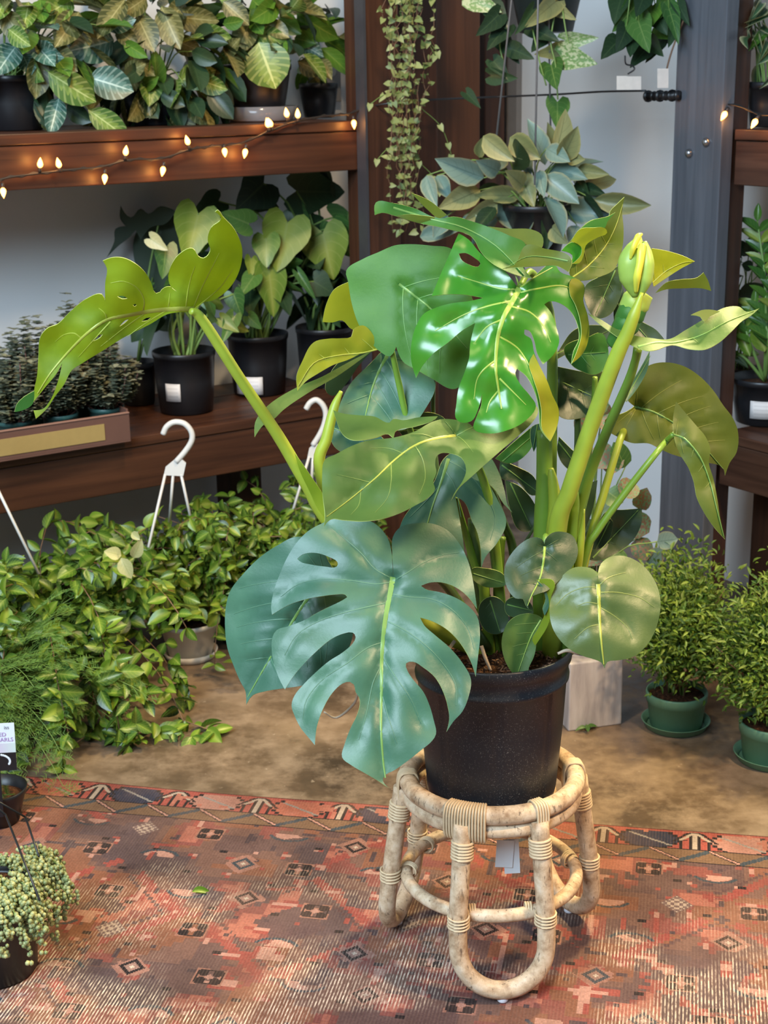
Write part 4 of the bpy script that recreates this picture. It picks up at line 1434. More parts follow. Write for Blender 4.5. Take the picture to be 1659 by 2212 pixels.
petiole([(1378, 752, 2.50), (1372, 780, 2.52), (1355, 830, 2.54), (1303, 950, 2.56), (1262, 1060, 2.57), (1235, 1180, 2.57), (1200, 1420, 2.57)], [10, 9, 10, 11, 12, 13, 14], PETG)
L15 = [(768, 1298), (720, 1248), (745, 1190), (790, 1100), (850, 1050), (940, 1028), (1060, 1048), (1160, 1108), (1250, 1200), (1310, 1290), (1370, 1370), (1402, 1460), (1392, 1580), (1350, 1645), (1322, 1722), (1308, 1672), (1230, 1645), (1100, 1620), (1000, 1592), (930, 1562), (860, 1526), (750, 1522), (660, 1482), (598, 1440), (588, 1380), (640, 1358), (715, 1332)]
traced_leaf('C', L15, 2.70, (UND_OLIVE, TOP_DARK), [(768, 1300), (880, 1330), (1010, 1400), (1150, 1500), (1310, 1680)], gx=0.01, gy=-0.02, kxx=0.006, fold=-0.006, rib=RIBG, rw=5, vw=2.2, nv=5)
petiole([(1370, 880, 2.69), (1355, 915, 2.68), (1338, 955, 2.66), (1303, 1070, 2.62), (1268, 1190, 2.60), (1215, 1420, 2.57)], [3, 8, 8, 9, 10, 12], PETY, join=True)
L16 = [(1022, 1268), (1008, 1340), (1004, 1400), (1010, 1480), (1040, 1580), (1100, 1680), (1130, 1760), (1150, 1860), (1200, 1960), (1265, 2050), (1322, 2112), (1292, 1980), (1272, 1850), (1250, 1740), (1222, 1640), (1232, 1560), (1200, 1480), (1150, 1420), (1090, 1350)]
traced_leaf('C', L16, 2.58, (UND_OLIVE, TOP_OLIVE), [(1008, 1470), (1080, 1500), (1170, 1610), (1230, 1760), (1270, 1920), (1315, 2095)], gx=0.02, gy=-0.03, kxx=0.03, fold=-0.02, rib=RIBG, rw=4, vw=1.8, nv=5, back=1)
petiole([(1455, 938, 2.58), (1438, 955, 2.58), (1415, 982, 2.58), (1350, 1065, 2.58), (1292, 1145, 2.58), (1262, 1205, 2.58), (1215, 1420, 2.57)], [6, 7, 7, 8, 8, 9, 11], PETG, join=True)
# heart leaves over the pot
L17 = [(1084, 990), (1084, 950), (1060, 915), (1000, 897), (930, 905), (870, 950), (822, 1010), (800, 1090), (794, 1170), (812, 1262), (862, 1342), (930, 1400), (1000, 1432), (1060, 1450), (1104, 1470), (1122, 1504), (1138, 1466), (1200, 1456), (1290, 1436), (1362, 1380), (1420, 1290), (1450, 1190), (1456, 1090), (1432, 1000), (1382, 920), (1312, 860), (1230, 831), (1150, 840), (1100, 880), (1083, 935)]
traced_leaf('D', L17, 2.40, (bigleaf('leaf_top_heart', (0.060, 0.105, 0.028), (0.095, 0.140, 0.034), 0.42, 0.08, (0.2, 0.26, 0.01), 0.65, 0.0), UND_LIME), [(1084, 1000), (1090, 1120), (1095, 1250), (1105, 1370), (1118, 1480)],
            [[(1086, 1020), (1000, 1020), (900, 1060), (830, 1130)], [(1090, 1120), (1020, 1110), (960, 1130)], [(1094, 1240), (1020, 1260), (940, 1330)], [(1088, 1010), (1150, 960), (1250, 930)], [(1092, 1050), (1200, 1050), (1330, 1080), (1420, 1140)], [(1096, 1140), (1180, 1190), (1260, 1260), (1290, 1330)]],
            gx=0.01, gy=-0.045, kxx=0.012, kyy=0.012, fold=-0.012, wave=0.006, rib=RIBY, rw=9, vw=3, grid=11)
petiole([(1293, 1262, 2.42), (1282, 1240, 2.47), (1255, 1280, 2.53), (1230, 1410, 2.56)], [6, 7, 8, 10], PETG, join=True)
L18 = [(764, 782), (752, 735), (700, 720), (640, 745), (580, 800), (532, 880), (524, 960), (550, 1040), (590, 1085), (638, 1092), (650, 1125), (668, 1148), (667, 1092), (720, 1060), (780, 1040), (850, 980), (920, 910), (955, 850), (962, 780), (930, 710), (870, 687), (810, 694), (768, 735)]
traced_leaf('D', L18, 2.44, (TOP_DARK, UND_LIME), [(766, 775), (755, 880), (735, 970), (690, 1060), (662, 1130)], gx=0.01, gy=-0.04, kxx=0.015, fold=-0.008, rib=RIB, rw=6, vw=2.2, nv=3, grid=11)
petiole([(1176, 1180, 2.47), (1180, 1160, 2.50), (1200, 1230, 2.55), (1190, 1410, 2.56)], [5, 7, 8, 9], PETG, join=True)
L19 = [(590, 1540), (545, 1492), (512, 1400), (510, 1320), (545, 1232), (600, 1190), (680, 1177), (748, 1203), (757, 1222), (725, 1270), (716, 1350), (702, 1430), (670, 1500), (660, 1537), (622, 1526)]
traced_leaf('D', L19, 2.45, (TOP_OLIVE, UND_LIME), [(742, 1215), (690, 1300), (650, 1400), (605, 1530)], gy=-0.02, kxx=0.02, rib=RIB, rw=4, vw=2, nv=4, back=1, grid=11)
traced_leaf('D', [(714, 974), (762, 968), (812, 976), (826, 1002), (802, 1080), (806, 1150), (782, 1250), (734, 1330), (708, 1368), (690, 1335), (722, 1270), (762, 1190), (790, 1130), (772, 1040), (746, 1000)], 2.435, (UND_LIME, TOP_BLUE), gx=-0.03, nv=0, grid=9)
traced_leaf('D', [(716, 976), (746, 1000), (772, 1040), (792, 1128), (764, 1188), (752, 1150), (770, 1090), (748, 1030)], 2.43, (TOP_BLUE, UND_LIME), nv=0, grid=9)
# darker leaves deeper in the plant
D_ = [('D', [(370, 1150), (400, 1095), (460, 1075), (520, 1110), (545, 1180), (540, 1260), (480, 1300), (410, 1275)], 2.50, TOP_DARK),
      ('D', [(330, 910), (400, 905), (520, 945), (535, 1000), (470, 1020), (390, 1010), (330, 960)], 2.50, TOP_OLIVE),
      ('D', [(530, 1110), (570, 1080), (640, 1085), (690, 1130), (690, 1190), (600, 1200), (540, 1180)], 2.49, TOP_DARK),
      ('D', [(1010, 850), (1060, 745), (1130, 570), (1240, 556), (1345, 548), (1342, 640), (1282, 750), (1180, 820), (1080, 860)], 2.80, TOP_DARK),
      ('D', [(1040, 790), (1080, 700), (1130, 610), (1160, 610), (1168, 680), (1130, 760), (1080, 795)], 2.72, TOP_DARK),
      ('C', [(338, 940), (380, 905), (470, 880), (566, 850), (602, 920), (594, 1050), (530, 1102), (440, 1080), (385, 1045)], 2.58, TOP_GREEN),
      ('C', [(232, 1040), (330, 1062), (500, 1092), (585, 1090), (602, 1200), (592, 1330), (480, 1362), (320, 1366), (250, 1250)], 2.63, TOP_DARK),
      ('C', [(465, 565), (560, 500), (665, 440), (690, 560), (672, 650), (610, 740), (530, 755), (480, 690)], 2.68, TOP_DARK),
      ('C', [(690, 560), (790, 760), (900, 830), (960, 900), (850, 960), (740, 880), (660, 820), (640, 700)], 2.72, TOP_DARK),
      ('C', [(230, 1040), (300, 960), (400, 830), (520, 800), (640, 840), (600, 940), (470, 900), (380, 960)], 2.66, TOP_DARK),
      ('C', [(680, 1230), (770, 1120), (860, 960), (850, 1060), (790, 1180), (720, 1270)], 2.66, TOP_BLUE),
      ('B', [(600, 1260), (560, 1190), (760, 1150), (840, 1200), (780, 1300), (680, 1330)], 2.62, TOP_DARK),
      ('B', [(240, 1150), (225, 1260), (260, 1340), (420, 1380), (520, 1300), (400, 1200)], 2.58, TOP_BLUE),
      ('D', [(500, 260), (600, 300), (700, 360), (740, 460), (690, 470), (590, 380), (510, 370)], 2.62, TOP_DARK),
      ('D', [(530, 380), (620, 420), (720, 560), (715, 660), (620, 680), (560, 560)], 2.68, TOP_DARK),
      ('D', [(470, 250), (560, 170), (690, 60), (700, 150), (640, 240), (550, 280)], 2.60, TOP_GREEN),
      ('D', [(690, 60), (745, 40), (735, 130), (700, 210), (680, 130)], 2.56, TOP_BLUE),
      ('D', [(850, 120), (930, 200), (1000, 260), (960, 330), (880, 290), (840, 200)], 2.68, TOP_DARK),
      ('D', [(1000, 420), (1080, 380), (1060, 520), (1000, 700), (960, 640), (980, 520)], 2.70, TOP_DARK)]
for cr, ol, y0, mt in D_:
    cx_ = sum(p[0] for p in ol) / len(ol)
    cy_ = sum(p[1] for p in ol) / len(ol)
    A_ = np.array(ol, float)
    ev = np.linalg.svd(A_ - A_.mean(0))[2][0]
    pr_ = (A_ - A_.mean(0)) @ ev
    md_ = [tuple(A_.mean(0) + ev * pr_.min() * 0.85), tuple(A_.mean(0)), tuple(A_.mean(0) + ev * pr_.max() * 0.9)]
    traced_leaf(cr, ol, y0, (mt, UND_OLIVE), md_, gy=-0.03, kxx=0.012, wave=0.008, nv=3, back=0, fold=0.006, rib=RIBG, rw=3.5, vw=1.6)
# stalks rising from the soil
for pts, rad, mt in (([(1176, 930, 2.56), (1176, 1040, 2.56), (1172, 1160, 2.56), (1172, 1420, 2.57)], [17, 18, 20, 22], PETG),
                     ([(1190, 1012, 2.535), (1194, 1040, 2.535), (1200, 1100, 2.54), (1196, 1180, 2.54), (1190, 1420, 2.56)], [6, 11, 16, 19, 22], PETY),
                     ([(1245, 1062, 2.55), (1243, 1090, 2.55), (1236, 1150, 2.55), (1216, 1420, 2.57)], [5, 9, 12, 15], PETG),
                     ([(1262, 1100, 2.54), (1256, 1160, 2.55), (1248, 1230, 2.55), (1222, 1420, 2.57)], [2, 8, 9, 11], PETY),
                     ([(1285, 815, 2.60), (1284, 860, 2.61), (1275, 950, 2.61), (1248, 1100, 2.60), (1210, 1420, 2.58)], [6, 7, 8, 10, 12], PETG),
                     ([(1248, 900, 2.63), (1245, 1000, 2.63), (1225, 1200, 2.60), (1200, 1420, 2.58)], [7, 7, 9, 11], PETD),
                     ([(985, 1075, 2.53), (1000, 1130, 2.54), (1020, 1200, 2.55), (1080, 1420, 2.56)], [5, 7, 9, 12], PETG),
                     ([(1020, 1120, 2.56), (1024, 1180, 2.56), (1030, 1250, 2.56), (1090, 1420, 2.57)], [10, 14, 17, 18], PETD),
                     ([(1060, 1050, 2.58), (1088, 1130, 2.58), (1110, 1200, 2.58), (1130, 1420, 2.58)], [7, 9, 10, 12], PETD),
                     ([(1085, 1160, 2.56), (1080, 1200, 2.56), (1078, 1300, 2.56), (1100, 1420, 2.57)], [8, 10, 12, 13], PETG),
                     ([(1160, 1130, 2.63), (1130, 1180, 2.63), (1110, 1230, 2.62), (1110, 1420, 2.60)], [3, 4, 6, 9], PETD),
                     ([(1046, 1250, 2.54), (1048, 1300, 2.54), (1060, 1420, 2.55)], [11, 12, 12], PETG),
                     ([(940, 780, 2.64), (936, 900, 2.64), (960, 1100, 2.62), (1080, 1420, 2.58)], [5, 5, 7, 10], PETD)):
    petiole(pts, rad, mt)
ROOT = plain('aerial_root', (0.45, 0.36, 0.26), 0.7)
petiole([(1040, 1395, 2.455), (1048, 1420, 2.45), (1060, 1448, 2.45)], [4, 4, 3], ROOT, 'root')
petiole([(982, 1385, 2.49), (972, 1400, 2.48), (966, 1420, 2.47)], [4, 4, 3], ROOT, 'root')
petiole([(1205, 1412, 2.47), (1225, 1405, 2.47), (1250, 1412, 2.48)], [3, 4, 3], ROOT, 'root')
petiole([(775, 1490, 2.36), (765, 1520, 2.38), (728, 1550, 2.40), (700, 1538, 2.39)], [3, 3, 2.5, 2], ROOT, 'root')

# ------------------------------------------------------------------ leaf materials of the shop plants
PR_T = leafmat('prayer_leaf_teal', (0.030, 0.085, 0.062), (0.060, 0.150, 0.110), (0.16, 0.30, 0.24), kind='prayer', vein=(0.50, 0.64, 0.54), rough=0.38)
PR_Y = leafmat('prayer_leaf_lime', (0.060, 0.140, 0.025), (0.110, 0.200, 0.030), (0.30, 0.40, 0.07), kind='prayer', vein=(0.55, 0.62, 0.22), rough=0.4)
PR_B = leafmat('prayer_leaf_backlit', (0.065, 0.075, 0.022), (0.130, 0.125, 0.035), (0.30, 0.27, 0.09), kind='prayer', vein=(0.42, 0.38, 0.16), rough=0.4)  # gold-brown look of backlit leaves, put into the colour
PR_G = leafmat('prayer_leaf_plain', (0.055, 0.150, 0.020), (0.115, 0.240, 0.025), vein=(0.25, 0.36, 0.06))
PH_Y = leafmat('philodendron_lime', (0.10, 0.20, 0.020), (0.21, 0.27, 0.030), (0.30, 0.34, 0.06), 0.5, kind='centre', vein=(0.32, 0.36, 0.09))
PH_G = leafmat('philodendron_green', (0.045, 0.125, 0.028), (0.090, 0.200, 0.040), vein=(0.20, 0.30, 0.08), rough=0.35)
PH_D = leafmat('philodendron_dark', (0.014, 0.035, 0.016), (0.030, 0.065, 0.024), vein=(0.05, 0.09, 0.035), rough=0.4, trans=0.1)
SI_T = leafmat('silver_leaf', (0.13, 0.22, 0.19), (0.22, 0.31, 0.25), (0.34, 0.34, 0.20), 0.22, kind='margin', vein=(0.10, 0.17, 0.14), rough=0.38, trans=0.1)
SI_G = leafmat('silver_leaf_gold', (0.17, 0.19, 0.075), (0.29, 0.29, 0.13), (0.33, 0.31, 0.12), 0.3, kind='margin', vein=(0.13, 0.14, 0.06), rough=0.4, trans=0.12)
PO_V = leafmat('pothos_variegated', (0.12, 0.24, 0.07), (0.22, 0.34, 0.12), (0.45, 0.50, 0.30), kind='blotch', rough=0.4)
HO_A = leafmat('trailing_leaf_green', (0.012, 0.042, 0.008), (0.065, 0.145, 0.012), (0.15, 0.25, 0.030), 0.7, kind='centre', rough=0.34, trans=0.15, vein=(0.36, 0.40, 0.08))
HO_B = leafmat('trailing_leaf_lime', (0.09, 0.19, 0.014), (0.20, 0.31, 0.028), (0.32, 0.40, 0.06), 0.6, kind='centre', rough=0.36, trans=0.25)
HO_C = leafmat('trailing_leaf_cream', (0.42, 0.42, 0.18), (0.55, 0.52, 0.28), vein=(0.30, 0.34, 0.10), trans=0.2)
ZZ = leafmat('zz_leaf', (0.030, 0.100, 0.020), (0.10, 0.22, 0.025), rough=0.3, vein=(0.16, 0.28, 0.05))
VAR = leafmat('cream_edged_leaf', (0.030, 0.085, 0.035), (0.060, 0.120, 0.050), (0.56, 0.52, 0.28), 0.55, kind='margin', rough=0.4)
BRN = leafmat('bronze_begonia_leaf', (0.12, 0.060, 0.030), (0.36, 0.22, 0.13), (0.10, 0.20, 0.10), kind='blotch', rough=0.5)
VIN = leafmat('tiny_vine_leaf', (0.13, 0.20, 0.06), (0.34, 0.38, 0.14), rough=0.5, trans=0.25)
SUC = leafmat('succulent_leaf', (0.090, 0.115, 0.070), (0.27, 0.28, 0.19), rough=0.45, trans=0.1)
ARA = leafmat('aralia_leaflet', (0.060, 0.150, 0.020), (0.200, 0.290, 0.036), rough=0.45, trans=0.25)
FERN = leafmat('fern_needle', (0.055, 0.135, 0.025), (0.14, 0.25, 0.045), rough=0.6, trans=0.2)
PEARL = leafmat('pearl_bead', (0.20, 0.25, 0.10), (0.44, 0.45, 0.20), (0.46, 0.45, 0.27), rough=0.35, trans=0.12)
STEMG = plain('stem_green', (0.16, 0.26, 0.06), 0.5, var=0.25)
STEMB = plain('stem_brown', (0.16, 0.085, 0.045), 0.6, var=0.25)
STEMR = plain('stem_reddish', (0.24, 0.10, 0.075), 0.6, var=0.25)
WHITEP = plain('white_plastic', (0.66, 0.64, 0.60), 0.4, var=0.05)
LABELP, nt, b = newmat('printed_price_label', 0.6)
tc = nd(nt, 'ShaderNodeTexCoord')
sp = nd(nt, 'ShaderNodeSeparateXYZ')
nt.links.new(tc.outputs['Generated'], sp.inputs[0])
ln = mth(nt, 'GREATER_THAN', mth(nt, 'SINE', mth(nt, 'MULTIPLY', sp.outputs[2], 28.0)), 0.3)
inx = mth(nt, 'MULTIPLY', mth(nt, 'GREATER_THAN', sp.outputs[0], 0.14), mth(nt, 'LESS_THAN', sp.outputs[0], 0.84))
setcol(nt, b, mix(nt, mth(nt, 'MULTIPLY', mth(nt, 'MULTIPLY', ln, inx), 0.22), (0.74, 0.70, 0.68), (0.25, 0.22, 0.22)))
GREENP = plain('green_pot_plastic', (0.12, 0.26, 0.16), 0.45, var=0.08)
TEALP = plain('teal_pot_plastic', (0.045, 0.120, 0.105), 0.42, var=0.08)
GREYP = plain('dark_grey_green_pot', (0.022, 0.036, 0.036), 0.4)


def soil_disc(c, r, parent):
    return lathe_obj('soil', c, [(r, 0), (r * 0.6, 0.006), (0.002, 0.008)], SOIL, parent, 24, False)


def pot_parts(parent, c, r0, r1, h, mat, lip=0.018, seg=40, soil=0.82):
    lathe_obj('pot', c, pot_profile(r0, r1, h, lip), mat, parent, seg)
    soil_disc((c[0], c[1], c[2] + h * soil), (r1 * 0.955 - 0.005), parent)


def hero_leaves(parent, leaves, fn, d0, scale, ox, oy, shape, mats, root=None, stem=STEMG, sr=0.0022, wscale=1.0, jit=0.05, seed=1, back=0.05, **kw):
    """leaves given as (base x, base y, tip x, tip y, width, material) in crop pixels; fn puts a pixel on the plant's own plane"""
    rg = random.Random(seed)
    mv = [leaf_mesh(shape, k, **kw) for k in range(3)]
    for (bx, by, tx, ty, w, mi) in leaves:
        d = d0 + rg.uniform(-jit, jit)
        bp = fn(ox + bx / scale, oy + by / scale, d + back)
        tp = fn(ox + tx / scale, oy + ty / scale, d - rg.uniform(0, 0.03))
        wm_ = w / scale * mpp(bp.y, bp.z) * wscale
        leaf_obj(parent, rg.choice(mv), mats[mi], leaf_matrix(bp, tp, wm_, roll=rg.uniform(-0.35, 0.35)))
        if root is not None:
            r0 = Vector(root) + Vector((rg.uniform(-0.03, 0.03), rg.uniform(-0.03, 0.03), 0))
            midp = r0.lerp(bp, 0.5) + Vector((0, 0, 0.25 * (bp - r0).length))
            if bp.z < r0.z - 0.02:
                midp.z = r0.z + 0.05
            tube_obj('stem', [r0, midp, bp], [sr * 1.3, sr, sr * 0.7], stem, parent, 6, sub=4)


def blob_leaves(parent, c, rad, n, lr, wr, shape, mats, seed, up=0.4, droop=0.4, cap=300, shell=0.55, name='leaf', weights=None, **kw):
    rg = random.Random(seed)
    lst = []
    c = Vector(c)
    for _ in range(n):
        d = Vector((rg.gauss(0, 1), rg.gauss(0, 1), rg.gauss(0, 1))).normalized()
        k = rg.uniform(shell, 1.0)
        p = c + Vector((d.x * rad[0] * k, d.y * rad[1] * k, d.z * rad[2] * k))
        out = (d + Vector((rg.uniform(-.5, .5), rg.uniform(-.5, .5), rg.uniform(-.5, .5))) + Vector((0, 0, -droop))).normalized()
        L = rg.uniform(*lr)
        nrm = (d + Vector((0, 0, up)) + Vector((rg.uniform(-.6, .6), rg.uniform(-.6, .6), rg.uniform(-.3, .3)))).normalized()
        mi = rg.choices(range(len(mats)), weights)[0] if weights else rg.randrange(len(mats))
        lst.append((leaf_matrix(p, p + out * L, L * rg.uniform(*wr), nrm), mi))
    leaves_capped(parent, shape, mats, lst, cap, seed, name, **kw)


# ------------------------------------------------------------------ prayer plants on the upper left shelf
ZS = 1.514
C1 = 2.074
PRM = [PR_T, PR_Y, PR_B, PR_G, PH_D]
pa = PT(35, 262, 4.18)
pa = empty('prayer_plant', 'prayer plant with striped teal and lime leaves at the far left of the upper shelf', 'plant', (pa.x, pa.y, ZS))
pot_parts(pa, pa.location, 0.075, 0.095, 0.15, BLACKP)
hero_leaves(pa, [(510, 180, 338, 232, 150, 0), (470, 115, 597, 92, 90, 0), (215, 320, 422, 462, 145, 1), (395, 345, 592, 402, 150, 0), (265, 440, 228, 588, 95, 0), (395, 490, 575, 618, 112, 1), (300, 470, 395, 545, 90, 4), (75, 205, -10, 312, 120, 0), (70, 190, 192, 305, 115, 2), (195, 215, 335, 312, 130, 2), (355, 55, 262, 185, 125, 2), (15, 50, 105, 185, 110, 2), (325, -10, 195, 82, 115, 1), (130, 10, 108, 112, 95, 1), (180, 0, 190, 80, 90, 3), (30, -10, -20, 70, 100, 1), (40, 130, 120, 200, 90, 1), (230, 230, 170, 330, 90, 2), (100, 240, 140, 320, 90, 0), (330, 280, 260, 300, 80, 2), (140, 300, 200, 345, 80, 2)],
            PT, 4.02, C1, 0, 0, 'ellip', PRM, Vector(pa.location) + Vector((0, 0, 0.13)), seed=2, fold=0.1, arch=0.18)
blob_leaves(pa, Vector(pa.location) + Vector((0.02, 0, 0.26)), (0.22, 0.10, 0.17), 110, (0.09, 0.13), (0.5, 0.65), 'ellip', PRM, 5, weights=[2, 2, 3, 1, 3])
pbv = PT(330, 262, 4.20)
pb = empty('prayer_plant', 'prayer plant with backlight put into its leaf colour, in the middle of the upper shelf', 'plant', (pbv.x, pbv.y, ZS))
pot_parts(pb, pb.location, 0.07, 0.09, 0.13, BLACKP)
hero_leaves(pb, [(560, 0, 445, 142, 105, 2), (655, -10, 555, 62, 90, 2), (615, 70, 685, 215, 125, 2), (725, 30, 795, 205, 125, 2), (765, 70, 980, 102, 115, 2), (895, 125, 1035, 185, 85, 1), (770, 170, 895, 235, 95, 2), (555, 190, 645, 252, 65, 3), (795, 362, 962, 318, 125, 1), (702, 405, 702, 243, 85, 3), (615, 392, 697, 352, 75, 3), (930, 388, 1045, 492, 52, 3), (520, 130, 610, 200, 80, 2), (600, 260, 680, 330, 80, 2), (830, 20, 760, 80, 90, 2), (860, 230, 960, 280, 80, 4), (640, 300, 560, 360, 80, 4), (720, 420, 820, 470, 80, 4), (860, 440, 900, 510, 80, 4), (640, 440, 700, 520, 90, 4), (560, 330, 640, 290, 80, 2)],
            PT, 4.05, C1, 0, 0, 'ellip', PRM, Vector(pb.location) + Vector((0, 0, 0.11)), seed=3, fold=0.1, arch=0.18)
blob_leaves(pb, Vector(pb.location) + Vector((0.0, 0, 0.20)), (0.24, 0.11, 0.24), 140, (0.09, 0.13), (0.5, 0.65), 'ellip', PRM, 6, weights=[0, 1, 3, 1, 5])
pcv = PT(560, 252, 4.17)
pc = empty('prayer_plant', 'prayer plant with one big pale veined leaf in a black pot beside the wall outlet', 'plant', (pcv.x, pcv.y, ZS + 0.006))
pot_parts(pc, pc.location, 0.075, 0.105, 0.165, BLACKP)
hero_leaves(pc, [(1160, 190, 1232, 388, 215, 1), (1125, 150, 1285, 172, 85, 1), (1000, 108, 1085, 98, 65, 3), (1000, 5, 1112, 105, 95, 2), (1130, -5, 1205, 82, 115, 3), (1245, 15, 1150, 85, 100, 3), (985, 0, 1080, -20, 90, 1), (1130, 90, 1170, 140, 70, 3), (1010, 250, 1060, 180, 70, 2), (1190, 100, 1290, 160, 80, 2)],
            PT, 4.03, C1, 0, 0, 'ellip', PRM, Vector(pc.location) + Vector((0, 0, 0.14)), seed=4, fold=0.1, arch=0.18)
blob_leaves(pc, Vector(pc.location) + Vector((0.0, 0, 0.28)), (0.18, 0.10, 0.15), 70, (0.08, 0.12), (0.5, 0.65), 'ellip', PRM, 8, weights=[0, 1, 3, 2, 4])
SAUC, nt, b = newmat('clear_plastic', 0.12)
b.inputs['Transmission Weight'].default_value = 0.85
b.inputs['Base Color'].default_value = (0.8, 0.84, 0.9, 1)
b.inputs['IOR'].default_value = 1.3
so = lathe_obj('saucer', (pcv.x, pcv.y, ZS + 0.001), [(0.085, 0), (0.10, 0.002), (0.122, 0.045), (0.1235, 0.045), (0.102, 0.004)], SAUC, None, 48)
so.location = (0, 0, 0)
tag(so, 'clear plastic saucer under the black pot near the string lights', 'saucer')
pdv = PT(690, 250, 4.32)
pd_ = empty('leafy_plant', 'plain green bushy plant at the right end of the upper shelf', 'plant', (pdv.x, pdv.y, ZS))
pot_parts(pd_, pd_.location, 0.05, 0.065, 0.11, BLACKP)
hero_leaves(pd_, [(1330, 55, 1505, 185, 135, 3), (1255, 80, 1335, 145, 95, 3), (1350, 200, 1445, 245, 80, 0), (1440, 215, 1583, 335, 75, 3), (1335, 275, 1455, 335, 85, 2), (1300, 0, 1420, 60, 90, 2), (1380, 110, 1480, 110, 70, 3), (1430, 270, 1480, 340, 70, 2), (1320, 170, 1400, 190, 80, 3)],
            PT, 4.16, C1, 0, 0, 'oval', [PR_T, PR_Y, PR_B, PR_G, PH_D], Vector(pd_.location) + Vector((0, 0, 0.1)), seed=5, fold=0.15, arch=0.25)
blob_leaves(pd_, Vector(pd_.location) + Vector((-0.03, -0.02, 0.26)), (0.10, 0.06, 0.14), 26, (0.08, 0.11), (0.45, 0.6), 'oval', [PR_G, PH_D, PR_B], 9, fold=0.15, arch=0.25)

# outlet box on the wall
OUTM = plain('grey_outlet_metal', (0.20, 0.19, 0.185), 0.5)
OUTL = plain('outlet_ivory', (0.42, 0.40, 0.37), 0.5)
a_, b2 = PT(668, 222, T_WALL - 0.04), PT(738, 222, T_WALL - 0.04)
top_ = PT(668, 128, T_WALL - 0.04)
ob = empty('outlet_box', 'grey metal outlet box with round sockets on the left wall', 'outlet', a_)
hh = top_.z - a_.z
box_obj('box', a_, U1 * (b2 - a_).length, U2 * 0.04, (0, 0, hh), OUTM, ob)
for i in (0.30, 0.70):
    for j in (0.30, 0.72):
        c = a_ + U1 * ((b2 - a_).length * i) + Vector((0, 0, hh * j)) - U2 * 0.002
        bm = bmesh.new()
        bmesh.ops.create_cone(bm, cap_ends=True, segments=20, radius1=0.018, radius2=0.017, depth=0.006)
        for dx in (-0.006, 0.006):
            add_box(bm, (dx - 0.001, -0.004, 0.003), (0.002, 0, 0), (0, 0.008, 0), (0, 0, 0.0012))
        bmesh.ops.transform(bm, matrix=Matrix.Translation(c) @ (-U2).to_track_quat('Z', 'Y').to_matrix().to_4x4(), verts=bm.verts)
        bm_obj('socket', bm, OUTL, ob, False)

# ------------------------------------------------------------------ string lights
BULB, nt, b = newmat('warm_bulb', 0.2)
b.inputs['Base Color'].default_value = (1, 0.55, 0.15, 1)
b.inputs['Emission Color'].default_value = (1.0, 0.36, 0.06, 1)
b.inputs['Emission Strength'].default_value = 9.0
CORD = plain('dark_cord', (0.020, 0.016, 0.014), 0.5)


def bulb(parent, base, direction, L=0.034):
    d = Vector(direction).normalized()
    q = d.to_track_quat('Z', 'Y').to_matrix().to_4x4()
    bm = bmesh.new()
    rr = add_lathe(bm, (0, 0, 0), [(0.0042, 0), (0.0050, 0.004), (0.0050, 0.013), (0.0040, 0.014)], 10)
    bm.faces.new(rr[0][::-1])
    bm.faces.new(rr[-1])
    bmesh.ops.transform(bm, matrix=Matrix.Translation(base) @ q, verts=bm.verts)
    h = bm_obj('bulb_socket', bm, CORD, parent)
    bm = bmesh.new()
    rr = add_lathe(bm, (0, 0, 0.013), [(0.0035, 0), (0.0072, 0.005), (0.0078, 0.010), (0.0055, 0.018), (0.0020, 0.025), (0.0004, 0.028)], 12)
    bm.faces.new(rr[0][::-1])
    bm.faces.new(rr[-1])
    bmesh.ops.transform(bm, matrix=Matrix.Translation(base) @ q, verts=bm.verts)
    bm_obj('bulb', bm, BULB, parent)
    gl = bpy.data.lights.new('bulb_glow', 'POINT')
    gl.energy = 0.16
    gl.color = (1.0, 0.42, 0.10)
    gl.shadow_soft_size = 0.008
    go = bpy.data.objects.new('bulb_glow', gl)
    COL.objects.link(go)
    go.location = Vector(base) + d * 0.03 + Vector((0, -0.012, 0))


sl = empty('string_lights', 'warm fairy lights on a dark cord draped along the left shelf beam', 'lights', PT(400, 330, 3.90))
cordpx = [(-60, 415), (0, 388), (72, 376), (159, 366), (217, 361), (280, 345), (347, 343), (410, 323), (458, 316), (521, 309), (579, 284), (636, 263), (700, 251), (752, 246), (792, 231)]
cpts = [PT(x, y, 3.925 if x < 560 else 3.93) for x, y in cordpx]
tube_obj('cord', cpts, 0.0030, CORD, sl, 6, sub=6)
tube_obj('cord', [p + Vector((0, 0, 0.004 * (-1) ** i)) for i, p in enumerate(smooth_pts(cpts, 3))], 0.0024, CORD, sl, 6)
for bx, by, sg in ((5, 395, -1), (86, 372, 1), (131, 372, 1), (227, 366, -1), (270, 345, 1), (355, 350, -1), (410, 322, 1), (484, 312, -.4), (532, 312, -1), (582, 284, 1), (590, 282, .8), (622, 262, 1), (644, 264, 1), (763, 250, -1)):
    p = PT(bx, by, 3.922)
    bulb(sl, p, (random.Random(bx).uniform(-.3, .3), -0.25, sg))
sr_ = empty('string_lights', 'short run of warm fairy lights on the right upper shelf', 'lights', PS(1610, 240, 3.06))
tube_obj('cord', [PS(x, y, 3.05) for x, y in ((1562, 224), (1590, 228), (1615, 236), (1640, 248), (1680, 250), (1720, 262))], 0.0022, CORD, sr_, 6, sub=5)
tube_obj('cord', [PS(x, y, 3.052) for x, y in ((1562, 227), (1595, 226), (1618, 240), (1645, 246), (1680, 253))], 0.0018, CORD, sr_, 6, sub=5)
for bx, by, dx in ((1574, 232, -.5), (1640, 248, -.5), (1700, 258, .3)):
    bulb(sr_, PS(bx, by, 3.045), (dx, -0.2, -0.8))
